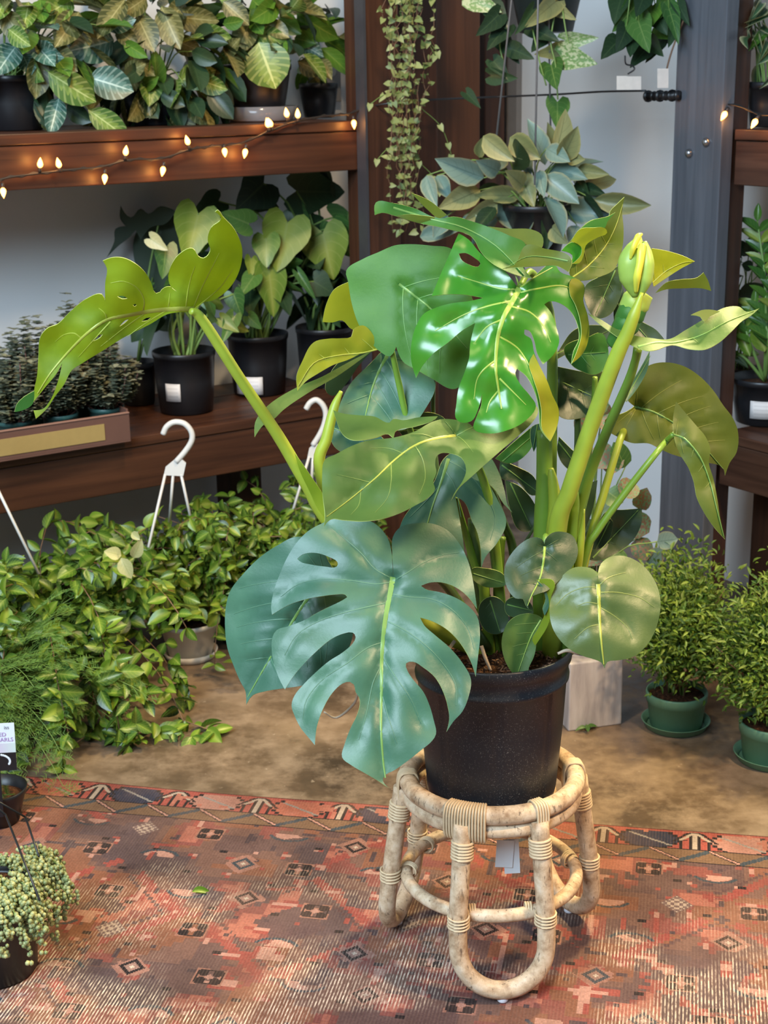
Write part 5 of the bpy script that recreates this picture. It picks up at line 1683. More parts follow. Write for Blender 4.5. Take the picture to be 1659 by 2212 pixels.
cb = empty('cable', 'black cable strung across the white corner to a ribbed connector', 'cable', PS(1200, 205, 3.2))
tube_obj('cord', [PT(792, 231, 3.93), PT(850, 222, 3.86), PT(940, 215, 3.86)] + [PS(x, y, 3.06) for x, y in ((1080, 209), (1200, 204), (1300, 198), (1395, 196))], 0.003, BLACKM, cb, 6, sub=5)
c0, c1 = PS(1396, 208, 3.035), PS(1466, 206, 3.02)
ax = (c1 - c0).normalized()
bm = bmesh.new()
add_tube(bm, [c0, c1], 0.011, 12)
for k in range(6):
    q = c0.lerp(c1, 0.04 + k * 0.185)
    add_tube(bm, [q, q + ax * 0.006], 0.0165 if k % 2 == 0 else 0.0135, 12)
bm_obj('connector', bm, BLACKM, cb)

# ------------------------------------------------------------------ lower left shelf: tray of succulents, philodendrons
ZL = 0.637
TRAYM = plain('brown_cardboard', (0.13, 0.060, 0.042), 0.7, var=0.1, scale=12)
GOLDM = plain('ochre_panel', (0.36, 0.25, 0.085), 0.6, var=0.08, scale=60)
tr = PT(285, 984, 3.90)
s_r, t_f = tr.dot(U1), 3.90
tray = empty('cardboard_tray', 'brown cardboard tray with an ochre front panel holding small succulents', 'tray', WS(s_r - 0.3, t_f, ZL))
tl_, td_, th_ = 0.62, 0.36, 0.085
ws_box('tray_bottom', s_r - tl_, s_r, t_f, t_f + td_, ZL + 0.001, ZL + 0.006, TRAYM, tray, 0.001)
ws_box('front_side', s_r - tl_, s_r, t_f, t_f + 0.006, ZL + 0.006, ZL + th_, TRAYM, tray, 0.001)
ws_box('back_side', s_r - tl_, s_r, t_f + td_ - 0.006, t_f + td_, ZL + 0.006, ZL + th_, TRAYM, tray, 0.001)
ws_box('end_side', s_r - 0.006, s_r, t_f + 0.006, t_f + td_ - 0.006, ZL + 0.006, ZL + th_ + 0.012, TRAYM, tray, 0.001)
ws_box('end_side', s_r - tl_, s_r - tl_ + 0.006, t_f + 0.006, t_f + td_ - 0.006, ZL + 0.006, ZL + th_, TRAYM, tray, 0.001)
sg_ = PT(228, 960, t_f).dot(U1)
ws_box('front_panel', s_r - tl_ + 0.05, sg_, t_f - 0.002, t_f - 0.0002, ZL + 0.017, ZL + th_ - 0.020, GOLDM, tray, 0.0005)
ws_box('top_lip', s_r - tl_, s_r, t_f - 0.003, t_f + 0.008, ZL + th_, ZL + th_ + 0.004, plain('tray_lip', (0.30, 0.16, 0.115), 0.7), tray, 0.001)

SV, SUVs, SF = leaf_verts('round', nu=2, nv=3, fold=0.1, arch=0.1)
sucs = []
for k, (px, py, tt, hh_, rr_, lab) in enumerate(((230, 888, 4.00, 0.18, 0.085, 'grey-green succulent nearest the right end of the cardboard tray'), (130, 890, 4.00, 0.20, 0.085, 'grey-green succulent second from the right end in the cardboard tray'), (30, 892, 4.00, 0.20, 0.085, 'grey-green succulent at the left edge of the picture in the cardboard tray'), (190, 830, 4.17, 0.34, 0.075, 'tallest succulent, at the back of the cardboard tray by the black pots'), (75, 830, 4.17, 0.26, 0.085, 'reddish succulent at the back left of the cardboard tray'))):
    p = PT(px, py, tt)
    th = empty('succulent', lab, 'plant', (p.x, p.y, ZL + 0.0075), 'succulents in the cardboard tray')
    r1 = 0.052
    pot_parts(th, th.location, 0.042, r1, 0.085, TEALP, 0.012, 28)
    rg = random.Random(20 + k)
    mats_ = []
    base = Vector(th.location) + Vector((0, 0, 0.07))
    for st in range(90):
        a, q = rg.uniform(0, 6.283), math.sqrt(rg.uniform(0.02, 1))
        tipp = base + Vector((math.cos(a) * rr_ * 1.25 * q, math.sin(a) * rr_ * 1.25 * q, hh_ * 1.12 * rg.uniform(0.35, 1.0) * (1 - 0.45 * q * q)))
        b0 = base + Vector((math.cos(a) * 0.03 * q, math.sin(a) * 0.03 * q, 0))
        mid_ = b0.lerp(tipp, 0.5) + Vector((math.cos(a), math.sin(a), 0)) * 0.012
        line = smooth_pts([b0, mid_, tipp], 7)
        if st < 14:
            tube_obj('stem', [b0, mid_, tipp], 0.0018, STEMR, th, 5, sub=3)
        for i, p_ in enumerate(line[5:]):
            for q2 in range(4):
                an = q2 * 1.571 + i * 0.785 + a
                d = Vector((math.cos(an), math.sin(an), rg.uniform(0.0, 0.5))).normalized()
                L = rg.uniform(0.015, 0.025)
                mats_.append(leaf_matrix(p_, p_ + d * L, L * 0.75, Vector((0, 0, 1)) + d * 0.3))
    join_cloud('leaves', SV, SUVs, SF, mats_, SUC, th, seed=k)

C3 = 1.843
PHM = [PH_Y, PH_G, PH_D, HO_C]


def price_label(parent, px0, py0, px1, py1, c, r, name='price_label'):
    """small printed label stuck on the front of a round pot"""
    c = Vector(c)
    d = ray((px0 + px1) / 2, (py0 + py1) / 2)
    d2 = Vector((d.x, d.y, 0)).normalized()
    oc = Vector((CAM.x - c.x, CAM.y - c.y, 0))
    bq = oc.dot(d2)
    disc = bq * bq - (oc.length_squared - r * r)
    k = (-bq - math.sqrt(max(disc, 0)))
    hit = Vector((CAM.x, CAM.y, 0)) + d2 * k
    kz = k / Vector((d.x, d.y, 0)).length
    z = CAMH + d.z * kz
    n = Vector((hit.x - c.x, hit.y - c.y, 0)).normalized()
    t = Vector((-n.y, n.x, 0))
    s_ = mpp(hit.y, z)
    w, h = (px1 - px0) * s_, (py1 - py0) * s_ * 1.05
    bm = bmesh.new()
    cols = []
    for i in range(7):
        a = (i / 6 - 0.5) * w / r
        nn = n * math.cos(a) + t * math.sin(a)
        q = Vector((c.x, c.y, z)) + nn * (r + 0.004)
        cols.append((bm.verts.new(q + Vector((0, 0, h / 2))), bm.verts.new(q - Vector((0, 0, h / 2)) - nn * 0.001)))
    for (a1, b1), (a2, b3) in zip(cols, cols[1:]):
        bm.faces.new((a1, b1, b3, a2))
    o = bm_obj(name, bm, LABELP, parent)
    md = o.modifiers.new('thick', 'SOLIDIFY')
    md.thickness = 0.0005
    return o


def phil(label, px, py, tt, r0, r1, h, leaves, d0, seed, filler=14, frad=(0.16, 0.12, 0.1), fz=0.36, lab=None, weights=(1, 3, 6, 0)):
    p = PT(px, py, tt)
    th = empty('potted_philodendron', label, 'plant', (p.x, p.y, ZL + 0.001))
    pot_parts(th, th.location, r0, r1, h, BLACKP)
    if lab:
        price_label(th, *lab, th.location, (r0 + r1) / 2 * 1.0)
    root = Vector(th.location) + Vector((0, 0, h * 0.82))
    hero_leaves(th, leaves, PT, d0, C3, 0, 380, 'heart', PHM, root, sr=0.0038, seed=seed, jit=0.03, back=0.02, fold=0.08, arch=0.12, nu=6, nv=8)
    if filler:
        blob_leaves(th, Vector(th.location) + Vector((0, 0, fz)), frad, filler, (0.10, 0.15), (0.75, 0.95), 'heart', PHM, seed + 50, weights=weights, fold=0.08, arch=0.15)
    for k in range(7):
        rg = random.Random(seed * 9 + k)
        q = root + Vector((rg.uniform(-.03, .03), rg.uniform(-.03, .01), 0))
        tube_obj('stem', [q, q + Vector((rg.uniform(-.03, .03), rg.uniform(-.02, .02), 0.10)), q + Vector((rg.uniform(-.07, .07), rg.uniform(-.04, .04), 0.20))], [0.006, 0.0045, 0.003], STEMG, th, 6, sub=4)
    return th


phil('lime heart-leaved philodendron in a labelled black pot beside the cardboard tray', 405, 905, 4.17, 0.083, 0.099, 0.195,
     [(790, 150, 745, 335, 190, 0), (860, 165, 800, 300, 110, 1), (600, 250, 665, 295, 65, 3), (660, 285, 650, 405, 100, 1), (930, 560, 885, 660, 70, 1), (990, 190, 890, 148, 110, 1), (930, 470, 960, 560, 90, 1), (700, 420, 640, 500, 80, 1), (820, 470, 850, 560, 80, 1), (880, 570, 950, 620, 60, 0)], 4.08, 11, 10, lab=(357, 830, 391, 867))
phil('yellow-green philodendron in the black pot with a wide white label', 562, 872, 4.27, 0.085, 0.102, 0.20,
     [(1145, 185, 1105, 375, 205, 0), (1060, 250, 1060, 360, 120, 0), (1180, 200, 1220, 300, 120, 0), (1285, 225, 1325, 415, 205, 0), (1330, 195, 1400, 330, 130, 1), (1390, 145, 1380, 215, 200, 1), (1490, 185, 1450, 325, 150, 0), (1560, 200, 1600, 280, 100, 0), (1070, 375, 1095, 562, 140, 0), (1188, 388, 1257, 492, 42, 1), (1010, 400, 960, 470, 80, 1), (1000, 330, 1000, 400, 60, 0), (1250, 420, 1330, 470, 120, 2), (920, 590, 990, 620, 60, 0), (990, 560, 1040, 610, 60, 1)], 4.14, 12, 16, lab=(507, 815, 568, 852))
phil('dark glossy-leaved plant in the rear black pot half hidden behind the monstera', 705, 830, 4.25, 0.085, 0.10, 0.20,
     [(1180, 60, 1380, 70, 190, 2), (1160, 130, 1230, 180, 110, 1), (1050, 30, 950, 130, 190, 2), (1000, 90, 1110, 130, 100, 2), (870, 100, 780, 140, 110, 2), (1250, 20, 1330, 90, 160, 2), (1340, 400, 1300, 500, 120, 2), (1200, 200, 1290, 170, 120, 2)], 4.25, 13, 30, (0.07, 0.03, 0.17), 0.36, weights=(0, 1, 6, 0))
dm = PT(300, 850, 4.36)
dm = empty('potted_monstera', 'small dark monstera at the back of the lower shelf against the wall', 'plant', (dm.x, dm.y, ZL + 0.001))
pot_parts(dm, dm.location, 0.05, 0.062, 0.14, BLACKP)
LOBED = [(560, 130), (520, 165), (480, 118), (478, 170), (500, 200), (460, 210), (455, 260), (424, 326), (470, 280), (520, 240), (540, 215), (560, 255), (600, 205), (660, 190), (700, 140), (640, 120), (590, 150)]
PH_DB = bigleaf('dark_monstera_leaf', (0.016, 0.036, 0.018), (0.028, 0.055, 0.024), 0.5, 0.05, (0.05, 0.08, 0.01), 0.4)
traced_leaf('F', LOBED, 4.72, (PH_DB, PH_DB), nv=0, parent=dm, edge=PH_DB, grid=16)
traced_leaf('F', [(680, 150), (600, 160), (540, 230), (530, 300), (560, 400), (640, 480), (720, 470), (760, 380), (750, 260)], 4.80, (PH_DB, PH_DB), nv=0, parent=dm, edge=PH_DB, grid=16)
traced_leaf('F', [(640, 480), (560, 420), (545, 520), (600, 600), (700, 610), (720, 520)], 4.78, (PH_DB, PH_DB), nv=0, parent=dm, edge=PH_DB, grid=16)
root = Vector(dm.location) + Vector((0, 0, 0.12))
for q in (PY(345, 470, 4.73), PY(330, 600, 4.80), PY(350, 660, 4.78)):
    tube_obj('stem', [root, root.lerp(q, 0.5) + Vector((0, 0, 0.04)), q], [0.005, 0.004, 0.003], STEMG, dm, 6, sub=4)

# ------------------------------------------------------------------ hanging baskets standing on the floor
def trailing(th, c, r, n, seed, spread=0.32, length=(0.3, 0.6), up=0.10, leafL=(0.034, 0.052), front_bias=0.3, weights=(6, 3, 0), zmin=0.012):
    rg = random.Random(seed)
    lst = []
    c = Vector(c)
    for k in range(n):
        a = rg.uniform(0, 6.283)
        if rg.random() < front_bias:
            a = rg.uniform(-2.8, -0.3)
        d = Vector((math.cos(a), math.sin(a), 0))
        p = c + d * r * rg.uniform(0.2, 0.95)
        v = d * rg.uniform(0.3, 1.0) * spread + Vector((0, 0, rg.uniform(0.3, 1.0) * up * 3))
        T_ = rg.uniform(*length)
        ln_ = 0
        pts = [p.copy()]
        while ln_ < T_:
            step = v.normalized() * rg.uniform(0.018, 0.034)
            p = p + step
            if p.z < zmin:
                p.z = zmin + rg.uniform(0, 0.015)
                v.z = 0.0
            v = v + Vector((rg.uniform(-.03, .03), rg.uniform(-.03, .03), -0.045))
            ln_ += 0.022
            pts.append(p.copy())
            side = Vector((-v.y, v.x, 0))
            side = side.normalized() if side.length > 1e-3 else Vector((1, 0, 0))
            for sg in (-1, 1):
                if rg.random() < 0.18:
                    continue
                dd = (side * sg * rg.uniform(.3, 1) + v.normalized() * 0.4 + Vector((rg.uniform(-.9, .9), rg.uniform(-.9, .6), rg.uniform(-.9, .8)))).normalized()
                L = rg.uniform(*leafL)
                nr = Vector((rg.uniform(-.9, .9), -0.5 + rg.uniform(-.8, .8), rg.uniform(.2, 1)))
                lst.append((leaf_matrix(p, p + dd * L, L * rg.uniform(0.5, 0.66), nr), rg.choices((0, 1, 2), weights)[0]))
        if k < 40:
            tube_obj('stem', pts[::2] if len(pts) > 5 else pts, 0.0014, STEMB, th, 5)
    leaves_capped(th, 'oval', [HO_A, HO_B, HO_C], lst, 300, seed, fold=0.12, arch=0.2)


def hanger(th, hook_px, Y, plate_px, arm_px, rim, mat=WHITEP, rpx=6.5):
    pts = [PY(x, y, Y) for x, y in hook_px]
    tube_obj('hook', pts, rpx * mpp(Y, 1.0), mat, th, 8, sub=5)
    pl = [PY(x, y, Y) for x, y in plate_px]
    bm = bmesh.new()
    fr = [bm.verts.new(p + Vector((0, -0.003, 0))) for p in pl]
    bk = [bm.verts.new(p + Vector((0, 0.003, 0))) for p in pl]
    bm.faces.new(fr)
    bm.faces.new(bk[::-1])
    for i in range(len(pl)):
        j = (i + 1) % len(pl)
        bm.faces.new((fr[i], fr[j], bk[j], bk[i]))
    bm_obj('hanger_plate', bm, mat, th, False)
    for (x0, y0, x1, y1, dy) in arm_px:
        tube_obj('hanger_arm', [PY(x0, y0, Y), PY(x1, y1, Y + dy)], 3.2 * mpp(Y, 0.6), mat, th, 6)


bc = PF(412, 1418)
b1_ = empty('hanging_basket', 'trailing variegated plant in a white basket with an upright white hook, set on the floor', 'plant', (bc.x, 4.10, 0.001))
lathe_obj('basket', b1_.location, [(0.055, 0), (0.062, 0.004), (0.085, 0.105), (0.092, 0.107), (0.092, 0.120), (0.088, 0.120), (0.080, 0.10)], WHITEP, b1_, 36)
lathe_obj('saucer', (b1_.location.x, b1_.location.y, 0.0005), [(0.066, 0.0), (0.072, 0.002), (0.082, 0.024), (0.079, 0.024), (0.068, 0.006)], WHITEP, b1_, 36)
soil_disc((b1_.location.x, b1_.location.y, 0.10), 0.08, b1_)
hanger(b1_, [(352, 938), (360, 922), (376, 912), (398, 915), (413, 932), (414, 952), (400, 975), (380, 998)], 4.05,
       [(386, 985), (402, 1000), (396, 1028), (354, 1026), (358, 1008)], [(357, 1024, 300, 1272, -0.03), (374, 1024, 365, 1138, 0.08), (391, 1024, 418, 1148, 0.05)], None)
trailing(b1_, Vector(b1_.location) + Vector((0, 0, 0.13)), 0.085, 40, 31, 0.26, (0.14, 0.30), 0.26, front_bias=0.0, weights=(5, 4, 0))
blob_leaves(b1_, Vector(b1_.location) + Vector((0.03, 0.02, 0.27)), (0.19, 0.12, 0.09), 200, (0.034, 0.050), (0.5, 0.66), 'oval', [HO_A, HO_B], 33, cap=0, stuffname='foliage_mass')
b2p = PF(62, 1510)
b2_ = empty('hanging_basket', 'overflowing trailing plant in a white-strutted basket at the left edge of the floor', 'plant', (b2p.x, 3.84, 0.001))
lathe_obj('basket', b2_.location, [(0.065, 0), (0.075, 0.004), (0.10, 0.135), (0.108, 0.137), (0.108, 0.150), (0.104, 0.150), (0.095, 0.13)], WHITEP, b2_, 36)
soil_disc((b2_.location.x, b2_.location.y, 0.13), 0.095, b2_)
for (x0, y0, x1, y1, yy) in ((-40, 985, 84, 1240, 3.74), (-40, 985, 10, 1350, 3.66), (-40, 985, -60, 1260, 3.86)):
    tube_obj('hanger_arm', [PY(x0, y0, 3.76), PY(x1, y1, yy)], 0.0042, WHITEP, b2_, 6)
tube_obj('hook', [PY(x, y, 3.76) for x, y in ((-40, 990), (-20, 950), (-10, 920), (-30, 895), (-60, 900), (-70, 920))], 0.0075, WHITEP, b2_, 8, sub=5)
trailing(b2_, Vector(b2_.location) + Vector((0.04, 0, 0.18)), 0.12, 70, 37, 0.33, (0.25, 0.60), 0.20, leafL=(0.038, 0.070), front_bias=0.55, weights=(7, 3, 0))
blob_leaves(b2_, Vector(b2_.location) + Vector((0.02, -0.08, 0.21)), (0.24, 0.14, 0.13), 300, (0.036, 0.056), (0.5, 0.66), 'oval', [HO_A, HO_B], 39, cap=0, stuffname='foliage_mass')
for k, (bx, by, tx, ty, w) in enumerate(((262, 1200, 228, 1190, 30), (288, 1205, 305, 1170, 28), (262, 1205, 282, 1250, 34), (285, 1150, 300, 1165, 18))):
    leaf_obj(b2_, leaf_mesh('oval', 0, fold=0.12, arch=0.2), HO_C, leaf_matrix(PY(bx, by, 3.70), PY(tx, ty, 3.68), w * 0.0012, roll=0.2))
b3p = PF(665, 1370)
b3_ = empty('hanging_basket', 'trailing plant with a white hook, farthest back behind the monstera', 'plant', (b3p.x, 4.36, 0.001))
lathe_obj('basket', b3_.location, [(0.055, 0), (0.062, 0.004), (0.085, 0.105), (0.092, 0.107), (0.092, 0.120), (0.088, 0.120), (0.080, 0.10)], WHITEP, b3_, 36)
soil_disc((b3_.location.x, b3_.location.y, 0.10), 0.08, b3_)
hanger(b3_, [(661, 884), (670, 870), (684, 864), (698, 876), (704, 895), (700, 918), (690, 940), (676, 962)], 4.30,
       [(682, 955), (690, 962), (686, 990), (664, 988), (668, 968)], [(668, 986, 627, 1122, -0.03), (684, 986, 690, 1110, 0.02), (676, 986, 668, 1130, 0.10)], None)
trailing(b3_, Vector(b3_.location) + Vector((0, 0, 0.18)), 0.085, 42, 41, 0.30, (0.16, 0.40), 0.20, weights=(7, 2, 0))
b4p = PF(520, 1400)
b4_ = empty('trailing_plant', 'low trailing plant in a dark pot between the white hook baskets', 'plant', (b4p.x, 4.22, 0.001))
pot_parts(b4_, b4_.location, 0.06, 0.08, 0.14, BLACKP)
trailing(b4_, Vector(b4_.location) + Vector((0, 0, 0.18)), 0.08, 46, 43, 0.30, (0.16, 0.42), 0.2, weights=(6, 4, 0))

# ------------------------------------------------------------------ feathery fern, bowl with plant tag, pearls at the left edge
fp = PF(-30, 1600)
fe = empty('asparagus_fern', 'feathery asparagus fern at the left edge of the rug', 'plant', (fp.x, fp.y, 0.001))
pot_parts(fe, fe.location, 0.07, 0.09, 0.15, BLACKP)
rg = random.Random(71)
NV = np.array([(-.5, 0, 0), (.5, 0, 0), (.35, .6, .05), (-.35, .6, .05), (.02, 1, 0), (-.02, 1, 0)], 'f')
NF = [(0, 1, 2, 3), (3, 2, 4, 5)]
nm_ = []
root = Vector(fe.location) + Vector((0, 0, 0.13))
for k in range(64):
    a = rg.uniform(-2.4, 0.9) if k % 5 else rg.uniform(0, 6.28)
    d = Vector((math.cos(a), math.sin(a), 0))
    el = rg.uniform(0.2, 1.2)
    L = rg.uniform(0.26, 0.46)
    p = root + d * 0.03
    v = d * math.cos(el) + Vector((0, 0, math.sin(el)))
    pts = [p.copy()]
    side = Vector((-d.y, d.x, 0))
    for s_ in range(16):
        p = p + v * (L / 16)
        v = (v + Vector((0, 0, -0.085)) + Vector((rg.uniform(-.04, .04), rg.uniform(-.04, .04), 0))).normalized()
        if p.z < 0.012:
            p.z = 0.012
        pts.append(p.copy())
        if s_ > 2:
            for sg in (-1, 1):
                bl = 0.055 * math.sin(math.pi * min(1, (s_ + 1) / 17)) + 0.012
                bd = (side * sg + v * 0.7 + Vector((0, 0, rg.uniform(-.2, .3)))).normalized()
                nm_.append(leaf_matrix(p, p + bd * bl, 0.0011, Vector((0, -0.3, 1))))
                for q in range(5):
                    bp_ = p + bd * bl * (0.2 + 0.17 * q)
                    for s2 in (-1, 1):
                        nd_ = (bd * 0.8 + v * s2 * 0.9 + Vector((0, 0, rg.uniform(-.4, .4)))).normalized()
                        nm_.append(leaf_matrix(bp_, bp_ + nd_ * rg.uniform(0.010, 0.018), 0.0017, Vector((0, -0.5, 1))))
    tube_obj('frond_stem', pts[::2], [0.0016 - 0.00012 * i for i in range(len(pts[::2]))], STEMG, fe, 5)
join_cloud('needles', NV, NV[:, :2] + [0.5, 0], NF, nm_, FERN, fe, seed=3)

bw = PF(0, 1772, 0.008)
bo = empty('bowl_pot', 'shallow black bowl pot with dark soil and a printed tag at the left edge', 'pot', (bw.x, bw.y, 0.008))
mp_ = mpp(bw.y, 0.05)
lathe_obj('bowl', bo.location, [(0.040, 0), (0.046, 0.003), (0.058, 0.05), (0.066, 0.075), (0.069, 0.085), (0.066, 0.085), (0.056, 0.055)], BLACKP, bo, 40)
soil_disc((bo.location.x, bo.location.y, 0.068), 0.060, bo)
rgf = random.Random(8)
fr_ = []
for k in range(9):
    p = Vector(bo.location) + Vector((rgf.uniform(-.02, .05), rgf.uniform(-.03, .03), 0.065))
    d = Vector((rgf.uniform(-.3, .6), -0.5, rgf.uniform(0.2, 0.9))).normalized()
    for s_ in range(10):
        p = p + d * 0.006
        for sg in (-1, 1):
            nd_ = (d + Vector((-d.z, 0, d.x)) * sg).normalized()
            fr_.append(leaf_matrix(p, p + nd_ * 0.013, 0.0017, Vector((0, -1, .5))))
join_cloud('sprigs', NV, NV[:, :2] + [0.5, 0], NF, fr_, FERN, bo, seed=9)

tgY = bw.y - 0.075
def tagpt(u, v):                                    # u 0..1 across, v 0..1 down the card
    a, b_ = PY(-62, 1566, tgY), PY(30, 1561, tgY)
    c_ = PY(-54, 1668, tgY + 0.0)
    return a + (b_ - a) * u + (c_ - a) * v
tgm = plain('tag_white', (0.76, 0.80, 0.84), 0.35, var=0.02)
tgp, nt, b = newmat('tag_violet_print', 0.35)
tcg = nd(nt, 'ShaderNodeTexCoord')
spg = nd(nt, 'ShaderNodeSeparateXYZ')
nt.links.new(tcg.outputs['Generated'], spg.inputs[0])
setcol(nt, b, mix(nt, spg.outputs[0], (0.62, 0.30, 0.66), (0.62, 0.72, 0.66)))
tgb = plain('tag_black_print', (0.012, 0.012, 0.014), 0.3)
tgt = plain('tag_violet_ink', (0.36, 0.20, 0.48), 0.4)
tgk = plain('tag_dark_ink', (0.10, 0.11, 0.16), 0.4)
tgo = empty('plant_tag', 'printed plant tag lettered in violet with a string of pearls picture, left edge', 'tag', tagpt(0.5, 1.0))


def quad(name, u0, v0, u1, v1, lift, mat):
    bm = bmesh.new()
    nrm = (tagpt(1, 0) - tagpt(0, 0)).cross(tagpt(0, 1) - tagpt(0, 0)).normalized()
    if nrm.y > 0:
        nrm = -nrm
    o_ = tagpt(u0, v0) + nrm * lift
    add_box(bm, o_, tagpt(u1, v0) - tagpt(u0, v0), tagpt(u0, v1) - tagpt(u0, v0), -nrm * 0.0006)
    return bm_obj(name, bm, mat, tgo, False)


quad('card', 0, 0, 1, 1, 0.0, tgm)
quad('violet_band', 0, 0.42, 1, 0.62, 0.0004, tgp)
quad('black_band', 0, 0.62, 1.0, 1.0, 0.0005, tgb)
xv = (tagpt(1, 0) - tagpt(0, 0)).normalized()
zv = (tagpt(0, 0) - tagpt(0, 1)).normalized()
yv = zv.cross(xv)
hC = (tagpt(0, 1) - tagpt(0, 0)).length
for body, u_, v_, s_, mt in (('iss', 0.88, 0.12, 0.075, tgk), ('RED', 0.80, 0.27, 0.085, tgt), ('PEARLS', 0.96, 0.38, 0.085, tgt)):
    M4 = Matrix((xv, zv, xv.cross(zv))).transposed().to_4x4()
    M4.translation = tagpt(u_, v_) - (tagpt(1, 0) - tagpt(0, 0)).cross(zv).normalized() * 0.0 + Vector((0, -0.0014, 0))
    text_obj('lettering', body, hC * s_ * 1.35, mt, tgo, M4)
bm = bmesh.new()
for k in range(11):
    a = -0.2 - 0.16 * k
    q = tagpt(0.55 + 0.30 * math.cos(a * 1.0 + 0.6), 0.80 - 0.20 * math.sin(a + 0.6) * -1 * 0.75) + Vector((0, -0.0016, 0))
    bmesh.ops.create_uvsphere(bm, u_segments=8, v_segments=6, radius=0.0028, matrix=Matrix.Translation(q) @ Matrix.Diagonal((1, 0.25, 1, 1)))
pr = bm_obj('pearl_print', bm, tgm, tgo)
pr['kind'] = 'stuff'
quad('stake', 0.40, 1.0, 0.60, 2.0, -0.0005, tgb)

pp = PF(0, 2150, 0.008)
pe = empty('string_of_pearls', 'string-of-pearls plant trailing over a black hanging pot at the lower left corner', 'plant', (pp.x - 0.030, pp.y + 0.09, 0.008))
mpv = mpp(pe.location.y, 0.1)
lathe_obj('pot', pe.location, [(0.072, 0), (0.080, 0.004), (0.086, 0.085), (0.089, 0.088), (0.095, 0.165), (0.101, 0.168), (0.101, 0.185), (0.097, 0.185), (0.090, 0.16)], BLACKP, pe, 48)
soil_disc((pe.location.x, pe.location.y, 0.165), 0.088, pe)
bm = bmesh.new()
bmesh.ops.create_icosphere(bm, subdivisions=1, radius=0.5)
bm.verts.ensure_lookup_table()
IV = np.array([tuple(v.co) for v in bm.verts], 'f')
IFc = [tuple(v.index for v in f.verts) for f in bm.faces]
bm.free()
rg = random.Random(91)
beads = []
pc0 = Vector(pe.location)
for k in range(95):
    a = rg.uniform(-1.75, 1.3)
    d = Vector((math.sin(a + 1.2), -math.cos(a + 1.2) * 1.0, 0)) if k % 2 else Vector((math.cos(rg.uniform(-2.2, 1.3)), math.sin(rg.uniform(-2.2, 1.3)), 0))
    rr_ = 0.10 * math.sqrt(rg.random())
    p = pc0 + Vector((d.x * rr_, d.y * rr_, 0.185 + 0.035 * (1 - rr_ / 0.10) + rg.uniform(0, 0.02)))
    v = Vector((d.x, d.y, 0.3))
    pts = [p.copy()]
    for s_ in range(rg.randint(7, 17)):
        v = (v + Vector((rg.uniform(-.25, .25), rg.uniform(-.25, .25), -0.22))).normalized()
        p = p + v * 0.0085
        rad_ = Vector((p.x - pc0.x, p.y - pc0.y, 0))
        if p.z < pc0.z + 0.185 and rad_.length < 0.106:
            p = p + rad_.normalized() * (0.106 - rad_.length)
        if p.z < pc0.z + 0.01:
            break
        pts.append(p.copy())
        for q in range(2):
            r_ = rg.uniform(0.0070, 0.0110)
            off = Vector((rg.uniform(-1, 1), rg.uniform(-1, 1), rg.uniform(-.6, 1))).normalized() * 0.007
            m = Matrix.Translation(p + off) @ Matrix.Rotation(rg.uniform(0, 6), 4, 'X') @ Matrix.Diagonal((r_, r_, r_ * 1.12, 1))
            beads.append(m)
    if len(pts) > 3 and k < 30:
        tube_obj('strand', pts, 0.0008, STEMG, pe, 4)
join_cloud('pearls', IV, IV[:, :2] + 0.5, IFc, beads, PEARL, pe, seed=5)
for (x0, y0, y0d, x1, y1, y1d) in ((12, 1760, 2.58, 86, 1945, 2.40), (55, 1765, 2.62, 84, 1850, 2.52), (-60, 1700, 2.62, 12, 1760, 2.58), (-60, 1700, 2.62, 55, 1765, 2.62)):
    tube_obj('hanger_wire', [PY(x0, y0, y0d), PY(x1, y1, y1d)], 0.0022, BLACKM, pe, 6)

# ------------------------------------------------------------------ hanging plants in the corner
C2 = 1.887
WIRE = plain('hanger_wire_grey', (0.22, 0.22, 0.23), 0.4, metallic=0.4)
hp = PY(1160, 470, 4.35)
sh = empty('hanging_plant', 'silver-green lance-leaved plant in a hanging pot in front of the white corner', 'plant', (hp.x, hp.y, hp.z - 0.10))
pot_parts(sh, sh.location, 0.07, 0.10, 0.14, BLACKP)
SIM = [SI_T, SI_G, PH_D]
hero_leaves(sh, [(500, 725, 312, 655, 110, 0), (485, 775, 325, 845, 100, 1), (555, 830, 425, 905, 90, 1), (645, 800, 475, 792, 75, 1), (560, 820, 655, 945, 115, 0), (498, 555, 615, 655, 90, 1), (590, 620, 515, 695, 80, 0), (608, 560, 722, 645, 100, 1), (620, 590, 692, 705, 90, 0), (815, 655, 884, 525, 92, 1), (755, 605, 845, 655, 80, 0), (765, 690, 915, 722, 85, 0), (880, 690, 1002, 710, 62, 1), (745, 715, 885, 825, 105, 0), (950, 812, 1178, 842, 92, 1), (825, 850, 1015, 872, 112, 0), (648, 698, 702, 838, 85, 1), (728, 695, 742, 795, 62, 0), (700, 830, 742, 945, 75, 1), (268, 715, 302, 835, 72, 0), (310, 715, 358, 805, 70, 0), (775, 925, 835, 990, 75, 1), (240, 965, 385, 938, 72, 0), (880, 735, 925, 805, 62, 2), (900, 760, 990, 790, 50, 2), (480, 640, 500, 560, 50, 1), (840, 640, 905, 650, 60, 1), (420, 880, 480, 960, 90, 0), (350, 880, 300, 960, 80, 0), (560, 700, 480, 660, 80, 0), (660, 760, 600, 700, 80, 1), (880, 920, 850, 990, 60, 0)],
            PY, 4.26, C2, 780, 0, 'lance', SIM, Vector(sh.location) + Vector((0, 0, 0.11)), seed=21, jit=0.06, fold=0.16, arch=0.12)
blob_leaves(sh, Vector(sh.location) + Vector((-0.02, 0, 0.17)), (0.20, 0.12, 0.10), 26, (0.11, 0.16), (0.38, 0.5), 'lance', SIM, 23, weights=(4, 3, 3))
tops = Vector((sh.location.x, sh.location.y, 2.56))
